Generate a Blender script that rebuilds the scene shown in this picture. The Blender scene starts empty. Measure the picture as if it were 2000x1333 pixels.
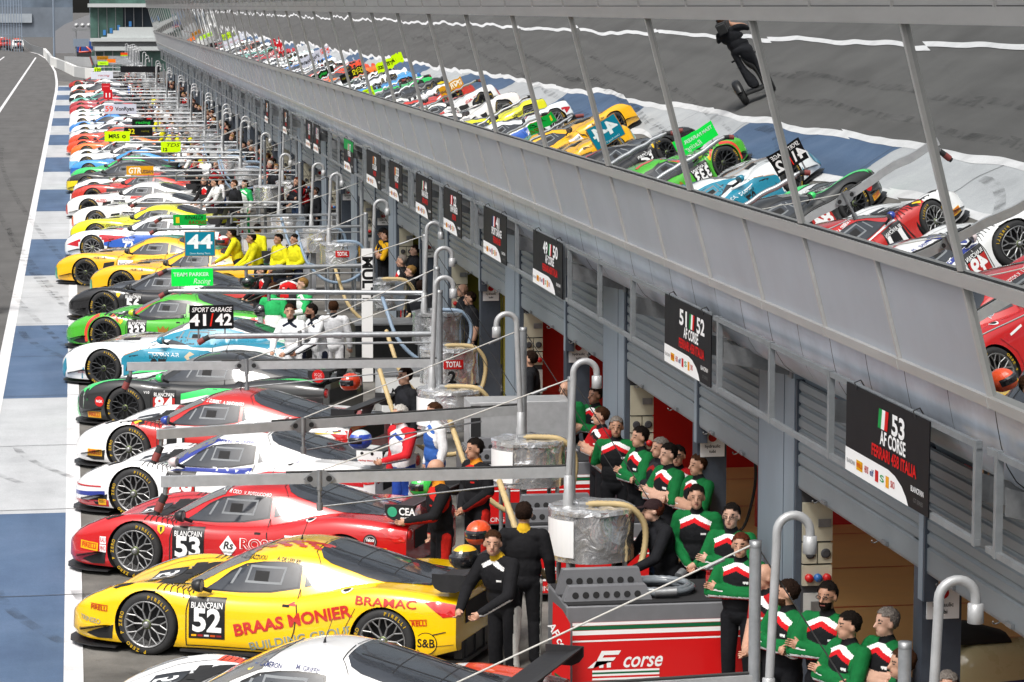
import bpy, bmesh, math, random
import numpy as np
from mathutils import Vector, Matrix
from mathutils.bvhtree import BVHTree
random.seed(7)
S = bpy.context.scene
COL = S.collection
R = math.radians
PI = math.pi

# ------------------------------------------------------------------ camera, sky, sun, exposure
cd = bpy.data.cameras.new('camera'); cam = bpy.data.objects.new('camera', cd); COL.objects.link(cam)
cd.sensor_width = 36.0; cd.lens = 99.0; cd.clip_start = 0.5; cd.clip_end = 3000
cam.location = (0, 0, 6.8); cam.rotation_euler = (R(90 - 6.776), 0, R(-8.806))
S.camera = cam
W = bpy.data.worlds.new('World'); S.world = W; W.use_nodes = True
wn = W.node_tree; wn.nodes.clear()
SUN_EL, SUN_ROT = 56.0, -143.0
sky = wn.nodes.new('ShaderNodeTexSky'); sky.sky_type = 'NISHITA'; sky.sun_disc = False
sky.sun_elevation = R(SUN_EL); sky.sun_rotation = R(SUN_ROT); sky.dust_density = 6.0; sky.air_density = 1.0; sky.ozone_density = 1.0
hsv = wn.nodes.new('ShaderNodeHueSaturation'); hsv.inputs['Saturation'].default_value = 0.35
bgn = wn.nodes.new('ShaderNodeBackground'); bgn.inputs[1].default_value = 0.14
wo = wn.nodes.new('ShaderNodeOutputWorld')
wn.links.new(sky.outputs[0], hsv.inputs['Color']); wn.links.new(hsv.outputs[0], bgn.inputs[0]); wn.links.new(bgn.outputs[0], wo.inputs[0])
sl = bpy.data.lights.new('sun', 'SUN'); sl.energy = 2.1; sl.angle = R(16); sl.color = (1.0, 0.96, 0.9)
sun = bpy.data.objects.new('sun', sl); COL.objects.link(sun)
_d = Vector((math.sin(R(SUN_ROT)) * math.cos(R(SUN_EL)), math.cos(R(SUN_ROT)) * math.cos(R(SUN_EL)), math.sin(R(SUN_EL))))
sky.sun_rotation = math.atan2(_d.x, _d.y)
sun.rotation_euler = _d.to_track_quat('Z', 'Y').to_euler()
S.view_settings.view_transform = 'Standard'; S.view_settings.look = 'None'; S.view_settings.exposure = 0.33; S.view_settings.gamma = 1.0
S.cycles.max_bounces = 6; S.cycles.glossy_bounces = 4; S.cycles.diffuse_bounces = 3; S.cycles.transmission_bounces = 2
S.cycles.caustics_reflective = False; S.cycles.caustics_refractive = False

# ------------------------------------------------------------------ materials
MATS = {}
def lin(c):
    return tuple(((v / 12.92) if v <= 0.04045 else ((v + 0.055) / 1.055) ** 2.4) for v in c)
def hexc(h):
    return lin(tuple(int(h[i:i + 2], 16) / 255 for i in (0, 2, 4)))
def mat(name, col, rough=0.5, metal=0.0, coat=0.0, var=0.08, vscale=6.0, bump=0.0, bscale=20.0, emis=0.0, spec=0.5, stretch=(1, 1, 1)):
    if name in MATS: return MATS[name]
    m = bpy.data.materials.new(name); m.use_nodes = True
    t = m.node_tree; b = t.nodes['Principled BSDF']
    c = (*col, 1)
    b.inputs['Roughness'].default_value = rough; b.inputs['Metallic'].default_value = metal
    b.inputs['Coat Weight'].default_value = coat; b.inputs['Coat Roughness'].default_value = 0.04
    b.inputs['Specular IOR Level'].default_value = spec
    m.diffuse_color = c
    tc = t.nodes.new('ShaderNodeTexCoord'); mp = t.nodes.new('ShaderNodeMapping'); mp.inputs['Scale'].default_value = stretch
    t.links.new(tc.outputs['Object'], mp.inputs['Vector'])
    if var > 0:
        n = t.nodes.new('ShaderNodeTexNoise'); n.inputs['Scale'].default_value = vscale; n.inputs['Detail'].default_value = 5; n.inputs['Roughness'].default_value = 0.65
        t.links.new(mp.outputs[0], n.inputs['Vector'])
        r = t.nodes.new('ShaderNodeMapRange'); r.inputs['From Min'].default_value = 0.3; r.inputs['From Max'].default_value = 0.7
        r.inputs['To Min'].default_value = 1 - var; r.inputs['To Max'].default_value = 1 + var * 0.6
        t.links.new(n.outputs[0], r.inputs['Value'])
        mx = t.nodes.new('ShaderNodeMix'); mx.data_type = 'RGBA'; mx.blend_type = 'MULTIPLY'; mx.inputs[0].default_value = 1
        mx.inputs[6].default_value = c
        t.links.new(r.outputs[0], mx.inputs[7]); t.links.new(mx.outputs[2], b.inputs['Base Color'])
        rr = t.nodes.new('ShaderNodeMapRange'); rr.inputs['To Min'].default_value = max(0.0, rough - 0.07); rr.inputs['To Max'].default_value = min(1, rough + 0.07)
        t.links.new(n.outputs[0], rr.inputs['Value']); t.links.new(rr.outputs[0], b.inputs['Roughness'])
    else:
        b.inputs['Base Color'].default_value = c
    if bump > 0:
        n2 = t.nodes.new('ShaderNodeTexNoise'); n2.inputs['Scale'].default_value = bscale; n2.inputs['Detail'].default_value = 3
        t.links.new(mp.outputs[0], n2.inputs['Vector'])
        bp = t.nodes.new('ShaderNodeBump'); bp.inputs['Strength'].default_value = bump; bp.inputs['Distance'].default_value = 0.02
        t.links.new(n2.outputs[0], bp.inputs['Height']); t.links.new(bp.outputs[0], b.inputs['Normal'])
    if emis > 0:
        b.inputs['Emission Color'].default_value = c; b.inputs['Emission Strength'].default_value = emis
    MATS[name] = m
    return m
def paint(h, name=None, rough=0.28):
    return mat(name or ('paint_' + h), hexc(h), rough=rough, coat=1.0, var=0.03, vscale=3)
def vinyl(h):
    return mat('vinyl_' + h, hexc(h), rough=0.35, coat=0.3, var=0.0)
def cloth(h):
    return mat('cloth_' + h, hexc(h), rough=0.85, var=0.18, vscale=14, bump=0.55, bscale=16, spec=0.2)

M_white = vinyl('f4f4f4'); M_black = vinyl('101012')
M_steel = mat('galvanised_steel', (0.38, 0.40, 0.42), rough=0.36, metal=0.5, var=0.18, vscale=9)
M_dsteel = mat('dull_steel', (0.30, 0.31, 0.32), rough=0.5, metal=0.7, var=0.25, vscale=5, bump=0.1, bscale=30)
M_alu = mat('brushed_aluminium', (0.44, 0.45, 0.46), rough=0.42, metal=0.25, var=0.14, vscale=7)
M_rub = mat('rubber', (0.018, 0.018, 0.019), rough=0.75, var=0.3, vscale=8)
M_carbon = mat('dark_carbon', (0.02, 0.02, 0.022), rough=0.42, var=0.25, vscale=20)
M_dark = mat('shadow_black', (0.012, 0.012, 0.013), rough=0.8, var=0.2)

# ------------------------------------------------------------------ mesh helpers
class MB:
    def __init__(s): s.v = []; s.f = []; s.m = []; s.sm = []
    def add(s, v, f, m=0, smooth=False):
        o = len(s.v); s.v += [tuple(p) for p in v]
        for q in f:
            s.f.append(tuple(i + o for i in q)); s.m.append(m); s.sm.append(smooth)
    def box(s, a, b, m=0, rz=0, piv=None, bev=0.0):
        x0, y0, z0 = a; x1, y1, z1 = b
        if bev > 0:
            pts = []
            k = bev
            ring = [(x0 + k, y0), (x1 - k, y0), (x1, y0 + k), (x1, y1 - k), (x1 - k, y1), (x0 + k, y1), (x0, y1 - k), (x0, y0 + k)]
            cx, cy = (x0 + x1) / 2, (y0 + y1) / 2
            def sh(r): return [(px + (k if px < cx else -k) * r, py + (k if py < cy else -k) * r) for px, py in ring]
            lv = [[(px, py, z0) for px, py in sh(.6)], [(px, py, z0 + k) for px, py in ring], [(px, py, z1 - k) for px, py in ring], [(px, py, z1) for px, py in sh(.6)]]
            v = [p for l in lv for p in l]; f = [tuple(range(7, -1, -1)), tuple(range(24, 32))]
            for l in range(3):
                for i in range(8):
                    j = (i + 1) % 8; f.append((l * 8 + i, l * 8 + j, l * 8 + 8 + j, l * 8 + 8 + i))
        else:
            v = [(x0, y0, z0), (x1, y0, z0), (x1, y1, z0), (x0, y1, z0), (x0, y0, z1), (x1, y0, z1), (x1, y1, z1), (x0, y1, z1)]
            f = [(0, 3, 2, 1), (4, 5, 6, 7), (0, 1, 5, 4), (1, 2, 6, 5), (2, 3, 7, 6), (3, 0, 4, 7)]
        if rz:
            px, py = piv or ((x0 + x1) / 2, (y0 + y1) / 2); c, n = math.cos(rz), math.sin(rz)
            v = [(px + (x - px) * c - (y - py) * n, py + (x - px) * n + (y - py) * c, z) for x, y, z in v]
        s.add(v, f, m)
    def tube(s, pts, r, m=0, n=10, cap=True, smooth=True):
        pts = [Vector(p) for p in pts]; N = len(pts)
        rs = r if isinstance(r, (list, tuple)) else [r] * N
        vs = []; up = None
        for i, p in enumerate(pts):
            d = (pts[min(i + 1, N - 1)] - pts[max(i - 1, 0)]).normalized()
            if up is None:
                up = Vector((0, 0, 1)) if abs(d.z) < 0.9 else Vector((1, 0, 0))
            a = d.cross(up)
            if a.length < 1e-6: a = d.orthogonal()
            a.normalize(); b = a.cross(d).normalized(); up = b
            for k in range(n):
                t = 2 * PI * k / n; vs.append(p + (a * math.cos(t) + b * math.sin(t)) * rs[i])
        f = []
        for i in range(N - 1):
            for k in range(n):
                j = (k + 1) % n; f.append((i * n + k, i * n + j, i * n + n + j, i * n + n + k))
        s.add(vs, f, m, smooth)
        if cap:
            s.add(vs[:n], [tuple(range(n))], m); s.add(vs[-n:], [tuple(range(n - 1, -1, -1))], m)
    def lathe(s, prof, c=(0, 0, 0), axis='z', m=0, n=28, smooth=True):
        vs = []
        for r, h in prof:
            for k in range(n):
                t = 2 * PI * k / n; x, y = r * math.cos(t), r * math.sin(t)
                p = (x, y, h) if axis == 'z' else ((x, h, y) if axis == 'y' else (h, x, y))
                vs.append((p[0] + c[0], p[1] + c[1], p[2] + c[2]))
        f = []
        for i in range(len(prof) - 1):
            for k in range(n):
                j = (k + 1) % n; f.append((i * n + k, i * n + j, i * n + n + j, i * n + n + k))
        s.add(vs, f, m, smooth)
    def prism(s, poly, h0, h1, axis='z', m=0):
        n = len(poly)
        def P(u, v, h): return (u, v, h) if axis == 'z' else ((u, h, v) if axis == 'y' else (h, u, v))
        v = [P(a, b, h0) for a, b in poly] + [P(a, b, h1) for a, b in poly]
        f = [tuple(range(n - 1, -1, -1)), tuple(range(n, 2 * n))] + [(i, (i + 1) % n, n + (i + 1) % n, n + i) for i in range(n)]
        s.add(v, f, m)
    def mesh(s, name, mats):
        me = bpy.data.meshes.new(name); me.from_pydata(s.v, [], s.f)
        for mm in (mats if isinstance(mats, (list, tuple)) else [mats]): me.materials.append(mm)
        me.polygons.foreach_set('material_index', s.m); me.polygons.foreach_set('use_smooth', s.sm); me.update()
        return me
    def build(s, name, mats, parent=None):
        return link(name, s.mesh(name, mats), parent)
def link(name, me, parent=None, loc=None, rz=None):
    o = bpy.data.objects.new(name, me); COL.objects.link(o)
    if parent is not None: o.parent = parent
    if loc is not None: o.location = loc
    if rz is not None: o.rotation_euler = (0, 0, rz)
    return o
def thing(name, label, cat, loc=(0, 0, 0), rz=0, group=None):
    o = bpy.data.objects.new(name, None); COL.objects.link(o); o.empty_display_size = 0.2
    o.location = loc; o.rotation_euler = (0, 0, rz); tag(o, label, cat, group)
    return o
def tag(o, label, cat, group=None):
    o['label'] = label; o['category'] = cat
    if group: o['group'] = group
    return o
def struct(o): o['kind'] = 'structure'; return o
def kids(o): return [c for c in bpy.data.objects if c.parent == o]
def sheet(name, poly, z, m):
    me = bpy.data.meshes.new(name); me.from_pydata([(x, y, z) for x, y in poly], [], [tuple(range(len(poly)))]); me.materials.append(m); me.update()
    return struct(link(name, me))
_tc = {}
def text_geo(s, size=1.0, bold=0.0, shear=0.0, spacing=1.0, align='CENTER'):
    k = (s, round(bold, 4), shear, spacing, align)
    if k not in _tc:
        cu = bpy.data.curves.new('t', 'FONT'); cu.body = s; cu.size = 1; cu.offset = bold; cu.shear = shear; cu.space_character = spacing
        cu.align_x = align; cu.align_y = 'CENTER'; cu.resolution_u = 3
        o = bpy.data.objects.new('t', cu); COL.objects.link(o)
        dg = bpy.context.evaluated_depsgraph_get(); dg.update()
        me = bpy.data.meshes.new_from_object(o.evaluated_get(dg))
        _tc[k] = ([(v.co.x, v.co.y) for v in me.vertices], [tuple(p.vertices) for p in me.polygons])
        bpy.data.objects.remove(o); bpy.data.curves.remove(cu); bpy.data.meshes.remove(me)
    v, f = _tc[k]
    return [(a * size, b * size) for a, b in v], f
def put_text(mb, s, size, o, ux, uy, m=0, **kw):
    """flat text in a mesh builder: origin o, unit vectors ux, uy"""
    w = kw.pop('width', None); v, f = text_geo(s, size, **kw)
    o = Vector(o); ux = Vector(ux); uy = Vector(uy)
    if w:
        xs = [a for a, b in v]; k = w / max(1e-6, max(xs) - min(xs)); v = [(a * k, b) for a, b in v]
    mb.add([o + ux * a + uy * b for a, b in v], f, m)

# ------------------------------------------------------------------ ground
def ground_mat(name, c0, c1, c2, sc, stain=0.0, streak=None):
    m = bpy.data.materials.new(name); m.use_nodes = True; t = m.node_tree; b = t.nodes['Principled BSDF']
    geo = t.nodes.new('ShaderNodeNewGeometry')
    n1 = t.nodes.new('ShaderNodeTexNoise'); n1.inputs['Scale'].default_value = sc; n1.inputs['Detail'].default_value = 8; n1.inputs['Roughness'].default_value = 0.6
    t.links.new(geo.outputs['Position'], n1.inputs['Vector'])
    cr = t.nodes.new('ShaderNodeValToRGB'); cr.color_ramp.elements[0].position = 0.32; cr.color_ramp.elements[1].position = 0.7
    cr.color_ramp.elements[0].color = (*c0, 1); cr.color_ramp.elements[1].color = (*c2, 1); e = cr.color_ramp.elements.new(0.5); e.color = (*c1, 1)
    t.links.new(n1.outputs[0], cr.inputs[0])
    last = cr.outputs[0]
    mp = t.nodes.new('ShaderNodeMapping'); mp.inputs['Scale'].default_value = streak or (1.2, 0.12, 1)
    t.links.new(geo.outputs['Position'], mp.inputs[0])
    n2 = t.nodes.new('ShaderNodeTexNoise'); n2.inputs['Scale'].default_value = 1.1; n2.inputs['Detail'].default_value = 6
    t.links.new(mp.outputs[0], n2.inputs['Vector'])
    rg = t.nodes.new('ShaderNodeMapRange'); rg.inputs['From Min'].default_value = 0.42; rg.inputs['From Max'].default_value = 0.75; rg.inputs['To Min'].default_value = 1; rg.inputs['To Max'].default_value = 1 - stain
    t.links.new(n2.outputs[0], rg.inputs[0])
    mx = t.nodes.new('ShaderNodeMix'); mx.data_type = 'RGBA'; mx.blend_type = 'MULTIPLY'; mx.inputs[0].default_value = 1
    t.links.new(last, mx.inputs[6]); t.links.new(rg.outputs[0], mx.inputs[7])
    n3 = t.nodes.new('ShaderNodeTexNoise'); n3.inputs['Scale'].default_value = 60; n3.inputs['Detail'].default_value = 2
    t.links.new(geo.outputs['Position'], n3.inputs['Vector'])
    rg3 = t.nodes.new('ShaderNodeMapRange'); rg3.inputs['To Min'].default_value = 0.8; rg3.inputs['To Max'].default_value = 1.2
    t.links.new(n3.outputs[0], rg3.inputs[0])
    mx2 = t.nodes.new('ShaderNodeMix'); mx2.data_type = 'RGBA'; mx2.blend_type = 'MULTIPLY'; mx2.inputs[0].default_value = 1
    t.links.new(mx.outputs[2], mx2.inputs[6]); t.links.new(rg3.outputs[0], mx2.inputs[7])
    t.links.new(mx2.outputs[2], b.inputs['Base Color'])
    b.inputs['Roughness'].default_value = 0.9; b.inputs['Specular IOR Level'].default_value = 0.25
    bp = t.nodes.new('ShaderNodeBump'); bp.inputs['Strength'].default_value = 0.25; bp.inputs['Distance'].default_value = 0.01
    t.links.new(n3.outputs[0], bp.inputs['Height']); t.links.new(bp.outputs[0], b.inputs['Normal'])
    return m
G_asph = ground_mat('asphalt', (0.098, 0.096, 0.094), (0.112, 0.110, 0.108), (0.126, 0.124, 0.121), 0.5, 0.2)
G_conc = ground_mat('stained_concrete', (0.11, 0.105, 0.098), (0.17, 0.163, 0.15), (0.23, 0.22, 0.205), 0.9, 0.45, (0.9, 0.5, 1))
G_wht = ground_mat('worn_white_paint', (0.56, 0.56, 0.57), (0.66, 0.66, 0.67), (0.72, 0.72, 0.73), 1.5, 0.10)
G_cwht = ground_mat('pale_grey_paint', (0.40, 0.415, 0.43), (0.45, 0.465, 0.48), (0.49, 0.505, 0.52), 0.9, 0.16)
G_blue = ground_mat('blue_grey_paint', (0.072, 0.115, 0.20), (0.085, 0.135, 0.225), (0.105, 0.155, 0.25), 0.8, 0.25)
def mark_mat():
    m = bpy.data.materials.new('tyre_rubber_mark'); m.use_nodes = True; t = m.node_tree; b = t.nodes['Principled BSDF']; b.inputs['Base Color'].default_value = (.03, .03, .03, 1); b.inputs['Roughness'].default_value = .9
    g = t.nodes.new('ShaderNodeNewGeometry'); n = t.nodes.new('ShaderNodeTexNoise'); n.inputs['Scale'].default_value = 2.2; n.inputs['Detail'].default_value = 6; t.links.new(g.outputs['Position'], n.inputs[0])
    r = t.nodes.new('ShaderNodeMapRange'); r.inputs['From Min'].default_value = .45; r.inputs['From Max'].default_value = .75; r.inputs['To Max'].default_value = .45; t.links.new(n.outputs[0], r.inputs[0]); t.links.new(r.outputs[0], b.inputs['Alpha']); return m
M_mark = mark_mat()
sheet('ground', [(-600, -60), (600, -60), (1500, 7000), (-1500, 7000)], 0.0, G_asph)
sheet('pit_apron', [(-1.35, -5), (14.5, -5), (14.5, 262), (-1.35, 262)], 0.004, G_conc)
yb = [5.0, 15.4, 26.7, 38.0] + [38.0 + 11.42 * i for i in range(1, 20)]
for i in range(len(yb) - 1):
    if yb[i] > 245: break
    sheet('painted_bay', [(-1.33, yb[i]), (-0.215, yb[i]), (-0.215, min(yb[i + 1], 247)), (-1.33, min(yb[i + 1], 247))], 0.008, G_blue if i % 2 == 0 else G_cwht)
def strip(name, pts, w, z, m):
    L, Rr = [], []
    for i, p in enumerate(pts):
        a = Vector(pts[max(0, i - 1)]); b = Vector(pts[min(len(pts) - 1, i + 1)]); d = (b - a).normalized(); n = Vector((-d.y, d.x)) * w / 2
        L.append(tuple(Vector(p) + n)); Rr.append(tuple(Vector(p) - n))
    v = [(x, y, z) for x, y in L + Rr]; n = len(pts)
    me = bpy.data.meshes.new(name); me.from_pydata(v, [], [(i, i + n, i + n + 1, i + 1) for i in range(n - 1)]); me.materials.append(m); me.update()
    struct(link(name, me))
strip('lane_line', [(-1.43, 4), (-1.43, 230), (-1.5, 251), (-1.6, 266), (-1.95, 301), (-2.62, 336), (-3.57, 376), (-5.0, 412), (-6.4, 431)], 0.21, 0.012, G_wht)
strip('lane_line', [(-0.115, 4), (-0.115, 120), (-0.115, 247)], 0.2, 0.012, G_wht)
strip('lane_line', [(-4.83, 4), (-4.85, 190), (-5.0, 384)], 0.2, 0.012, G_wht)
strip('lane_line', [(-9.25, 30), (-9.3, 390)], 0.2, 0.012, G_wht)
strip('lane_line', [(-14.0, 4), (-14.0, 390)], 0.2, 0.012, G_wht)

for k in range(22):
    yy = 9.7 + 5.71 * k
    strip('pavement_joint', [(-1.33, yy + random.uniform(-.05, .05)), (-.6, yy), (0.0, yy + .03), (4.5, yy + .02)], .022, .0165, mat('joint_tar', (.05, .05, .05), rough=.9))
for (xa, ya, xb, yb, w_) in ((-1.2, 60, 2.6, 48, .16), (-3.0, 90, 0.4, 52, .14), (-4.4, 140, -.4, 66, .18), (-1.9, 44, 1.2, 37, .12), (-3.4, 70, -2.2, 30, .2), (-1.0, 33, 1.4, 27, .14)):
    pts = [(xa + (xb - xa) * (u ** 1.6), ya + (yb - ya) * u) for u in np.linspace(0, 1, 14)]
    for o_ in (0, .9): strip('tyre_mark', [(p[0] + o_, p[1]) for p in pts], w_, .0185 + .001 * o_, M_mark)

# ------------------------------------------------------------------ pit building
PB = thing('pit_building', 'long grey pit building with leaning mirror glass and half open garage shutters', 'building')
M_rail = mat('anodised_rail', (0.50, 0.50, 0.49), rough=0.42, metal=0.1, var=0.12, vscale=3, stretch=(1, 0.2, 1))
M_panel = mat('grey_cladding', (0.44, 0.47, 0.52), rough=0.42, var=0.09, vscale=1.1, bump=0.03, bscale=3)
M_soff = mat('soffit_metal', (0.50, 0.56, 0.64), rough=0.33, metal=0.3, var=0.24, vscale=1.3, bump=0.09, bscale=0.9)
M_col = mat('column_paint', (0.27, 0.325, 0.38), rough=0.45, var=0.12, vscale=2, stretch=(1, 1, 0.3))
M_colD = mat('guide_channel', (0.06, 0.075, 0.10), rough=0.5, var=0.2)
M_shut = mat('shutter_paint', (0.225, 0.255, 0.275), rough=0.42, var=0.14, vscale=2.5, stretch=(0.3, 0.3, 1))
M_seal = mat('black_seal', (0.015, 0.016, 0.018), rough=0.6, var=0)
def glass_mirror():
    m = bpy.data.materials.new('mirror_glass'); m.use_nodes = True; t = m.node_tree; b = t.nodes['Principled BSDF']
    b.inputs['Base Color'].default_value = (0.63, 0.66, 0.665, 1); b.inputs['Metallic'].default_value = 1; b.inputs['Roughness'].default_value = 0.0
    geo = t.nodes.new('ShaderNodeNewGeometry'); mp = t.nodes.new('ShaderNodeMapping'); mp.inputs['Scale'].default_value = (0.5, 0.55, 0.5)
    t.links.new(geo.outputs['Position'], mp.inputs[0])
    n = t.nodes.new('ShaderNodeTexNoise'); n.inputs['Scale'].default_value = 1.1; n.inputs['Detail'].default_value = 1.0; n.inputs['Roughness'].default_value = 0.4
    t.links.new(mp.outputs[0], n.inputs['Vector'])
    bp = t.nodes.new('ShaderNodeBump'); bp.inputs['Strength'].default_value = 0.165; bp.inputs['Distance'].default_value = 0.02
    t.links.new(n.outputs[0], bp.inputs['Height']); t.links.new(bp.outputs[0], b.inputs['Normal'])
    return m
M_glass = glass_mirror()
TAN = 0.263
def fx(z, off=0.0):            # facade plane x at height z; off > 0 stands proud towards the lane
    return 6.0 + TAN * (4.991 - z) - off
BY0, BY1 = 5.5, 216.0
mull = [18.54 + 4.33 * k for k in range(-3, 46)]
# mirror panes, each its own part, each very slightly out of true
for i, y in enumerate(mull[:-1]):
    y1 = mull[i + 1]
    t = random.uniform(-0.002, 0.002); u = random.uniform(-0.002, 0.002)
    v = []
    NN = 1
    zt, zb = 6.70, 4.93
    v = [(fx(zb, t), y, zb), (fx(zb, -t + u), y1, zb), (fx(zt, -u), y1, zt), (fx(zt, u + t), y, zt)]
    me = bpy.data.meshes.new('window_pane'); me.from_pydata(v, [], [(0, 3, 2, 1)]); me.materials.append(M_glass); me.update()
    link('window_pane', me, PB)
    if y < 16 :
        v = [(fx(4.04), y, 4.04), (fx(4.04), y1, 4.04), (fx(4.93), y1, 4.93), (fx(4.93), y, 4.93)]
        me = bpy.data.meshes.new('window_pane'); me.from_pydata(v, [], [(0, 3, 2, 1)]); me.materials.append(M_glass); me.update()
        link('window_pane', me, PB)
    # upper dark glazing row
    v = [(fx(6.93), y, 6.93), (fx(6.93), y1, 6.93), (fx(8.4), y1, 8.4), (fx(8.4), y, 8.4)]
    me = bpy.data.meshes.new('window_pane'); me.from_pydata(v, [], [(0, 3, 2, 1)]); me.materials.append(M_glass); me.update()
    link('window_pane', me, PB)
# cladding panels under the sill (one per half bay)
mb = MB()
for i, y in enumerate(mull[:-1]):
    if y < 16: continue
    for h in (0, 1):
        a = y + h * 2.165 + 0.035; b = a + 2.165 - 0.07
        z0, z1 = 4.09, 4.93
        q = random.uniform(-.003, .003)
        v = [(fx(z0, 0.004 + q), a, z0), (fx(z0, 0.004), b, z0), (fx(z1, .004 - q), b, z1), (fx(z1, .004), a, z1)]
        mb.add(v, [(0, 3, 2, 1)])
mb.build('cladding_panel', M_panel, PB)
# frame: rails and mullions
mb = MB()
def frail(z0, z1, o0, m=0, ya=BY0, yb=BY1):
    v = [];
    for y in (ya, yb):
        v += [(fx(z0, o0), y, z0), (fx(z1, o0), y, z1), (fx(z1, -0.06), y, z1), (fx(z0, -0.06), y, z0)]
    mb.add(v, [(0, 1, 5, 4), (1, 2, 6, 5), (2, 3, 7, 6), (3, 0, 4, 7), (0, 3, 2, 1), (4, 5, 6, 7)], m)
frail(4.885, 4.985, 0.045)          # sill rail
frail(4.985, 4.995, 0.010, 1)
frail(4.045, 4.125, 0.05)          # lower rail
frail(6.685, 6.800, 0.06)           # head rail
frail(6.80, 6.806, 0.05, 1)
frail(6.806, 6.93, 0.045)
frail(8.35, 8.6, 0.06)
for i, y in enumerate(mull):
    for h in (0, 1):
        yy = y + h * 2.165
        def bar(z0, z1, w, o, m, dy=0):
            v = []
            for z in (z0, z1):
                v += [(fx(z, o), yy - w / 2 + dy, z), (fx(z, o), yy + w / 2 + dy, z), (fx(z, -.01), yy + w / 2 + dy, z), (fx(z, -.01), yy - w / 2 + dy, z)]
            mb.add(v, [(0, 1, 5, 4), (1, 2, 6, 5), (2, 3, 7, 6), (3, 0, 4, 7), (0, 3, 2, 1), (4, 5, 6, 7)], m)
        if h == 0:
            bar(4.997, 6.685, 0.046, 0.030, 0); bar(4.997, 6.685, 0.03, 0.020, 1, 0.045)
        bar(4.125, 4.885, 0.05, 0.030, 0); bar(4.125, 4.885, 0.03, 0.016, 1, 0.042)
        bar(4.040, 4.045 + .079, 0.05, 0.055, 0); 
        bar(6.80, 6.93, 0.03, 0.065, 0)
        if h == 0: bar(6.93, 8.4, 0.055, 0.065, 0)
mb.build('window_frame', [M_rail, M_seal], PB)
# soffit: curved metal panels with open seams
prof = [(6.235, 4.035), (6.255, 3.92), (6.285, 3.78), (6.33, 3.64), (6.40, 3.53), (6.50, 3.45), (6.64, 3.40), (6.95, 3.37)]
mb = MB(); dk = MB()
y = BY0
k = 0
while y < BY1:
    a, b = y + 0.008, y + 1.0745
    dz = random.uniform(-.006, .006)
    v = []
    for q in (a, (a + b) / 2, b):
        v += [(px, q, pz + (dz if j > 0 else 0)) for j, (px, pz) in enumerate(prof)]
    n = len(prof); mb.add(v, [(c * n + j, c * n + n + j, c * n + n + j + 1, c * n + j + 1) for c in range(2) for j in range(n - 1)], 0, True)
    y += 1.0825
mb.build('soffit', M_soff, PB)
n = len(prof); v = []
for yy in (BY0, BY1): v += [(px + 0.03, yy, pz + 0.02) for px, pz in prof]
dk.add(v, [(j, n + j, n + j + 1, j + 1) for j in range(n - 1)], 0); dk.build('soffit_lining', M_seal, PB)
# upper mass and roof, garage wall head, rear wall
mb = MB()
mb.box((6.3, BY0, 4.0), (14.2, BY1, 4.04)); mb.box((7.2, BY0, 4.05), (14.2, BY1, 10.2)); mb.box((4.4, BY0, 8.62), (7.19, BY1, 9.2))
mb.build('wall', M_panel, PB)
PX = 6.9
mb = MB(); mb.box((PX + .06, BY0, 3.18), (PX + .22, BY1, 3.39)); mb.build('shutter_header', M_col, PB)
piers = [26.4 + 8.63 * k for k in range(-2, 22)]
shut_me = {}
def shutter_mesh(L, z0):
    k = (round(L, 2), round(z0, 2))
    if k in shut_me: return shut_me[k]
    m_ = MB(); z = 3.2; pr = []
    pr.append((0.0, z0)); pr.append((-0.02, z0 + .002)); pr.append((-0.02, z0 + .19)); pr.append((0.0, z0 + .2))
    zz = z0 + .2
    while zz < 3.18:
        pr += [(0.0, zz + .012), (-0.022, zz + .035), (-0.022, zz + .105), (-0.004, zz + .118)]
        zz += .12
    v = []
    for yy in (0, L): v += [(px, yy, pz) for px, pz in pr]
    n = len(pr); m_.add(v, [(j, j + 1, n + j + 1, n + j) for j in range(n - 1)], 0)
    m_.box((-.015, 0, z0 - .02), (.02, L, z0), 1)
    for q in (.25 * L, .75 * L):
        m_.box((-.05, q - .07, z0 + .0), (-.022, q + .07, z0 + .035), 1)
        m_.tube([(-.035 + .03 * math.cos(t), q + .3 + .045 * math.sin(t), z0 - .02 - .03 * math.sin(t)) for t in np.linspace(0, PI, 7)], .006, 1, 6)
    shut_me[k] = m_.mesh('shutter_door', [M_shut, M_dsteel]); return shut_me[k]
M_num = vinyl('c98a1a')
nb = MB()
num = 18
mbp = MB()
for i, py in enumerate(piers):
    c = MB(); c.box((PX - .03, py, 0), (PX + .34, py + 1.42, 3.39), 0); c.box((PX - .034, py + .38, 0), (PX - .03, py + .39, 3.3), 1)
    c.box((PX - .02, py - .07, 0), (PX + .20, py, 3.2), 1); c.box((PX - .02, py + 1.42, 0), (PX + .20, py + 1.49, 3.2), 1)
    c.build('column', [M_col, M_colD], PB)
    ym = py + 1.42 + 3.03
    c = MB(); c.box((PX - .025, ym - .06, 1.9), (PX + .1, ym + .06, 3.3), 0); c.box((PX - .02, ym - .1, 1.9), (PX + .1, ym - .06, 3.2), 1)
    c.box((PX + .02, ym + .07, 0.0), (PX + .36, ym + .32, 3.3), 1)
    c.build('door_post', [M_col, M_colD], PB)
    for a, b in ((py + 1.49, ym - .1), (ym + .06, py + 8.63 - .07)):
        o = link('shutter_door', shutter_mesh(b - a, 2.11 if random.random() < .8 else 2.16), PB, (PX + .02, a, 0))
    # orange door numbers on the headers
    for yy, nn in ((py + 2.8, 15 + 2 * ( 1 - i + 2) - 2 ), (ym + 1.5, 16 + 2 * (1 - i + 2) - 2)):
        pass
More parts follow.
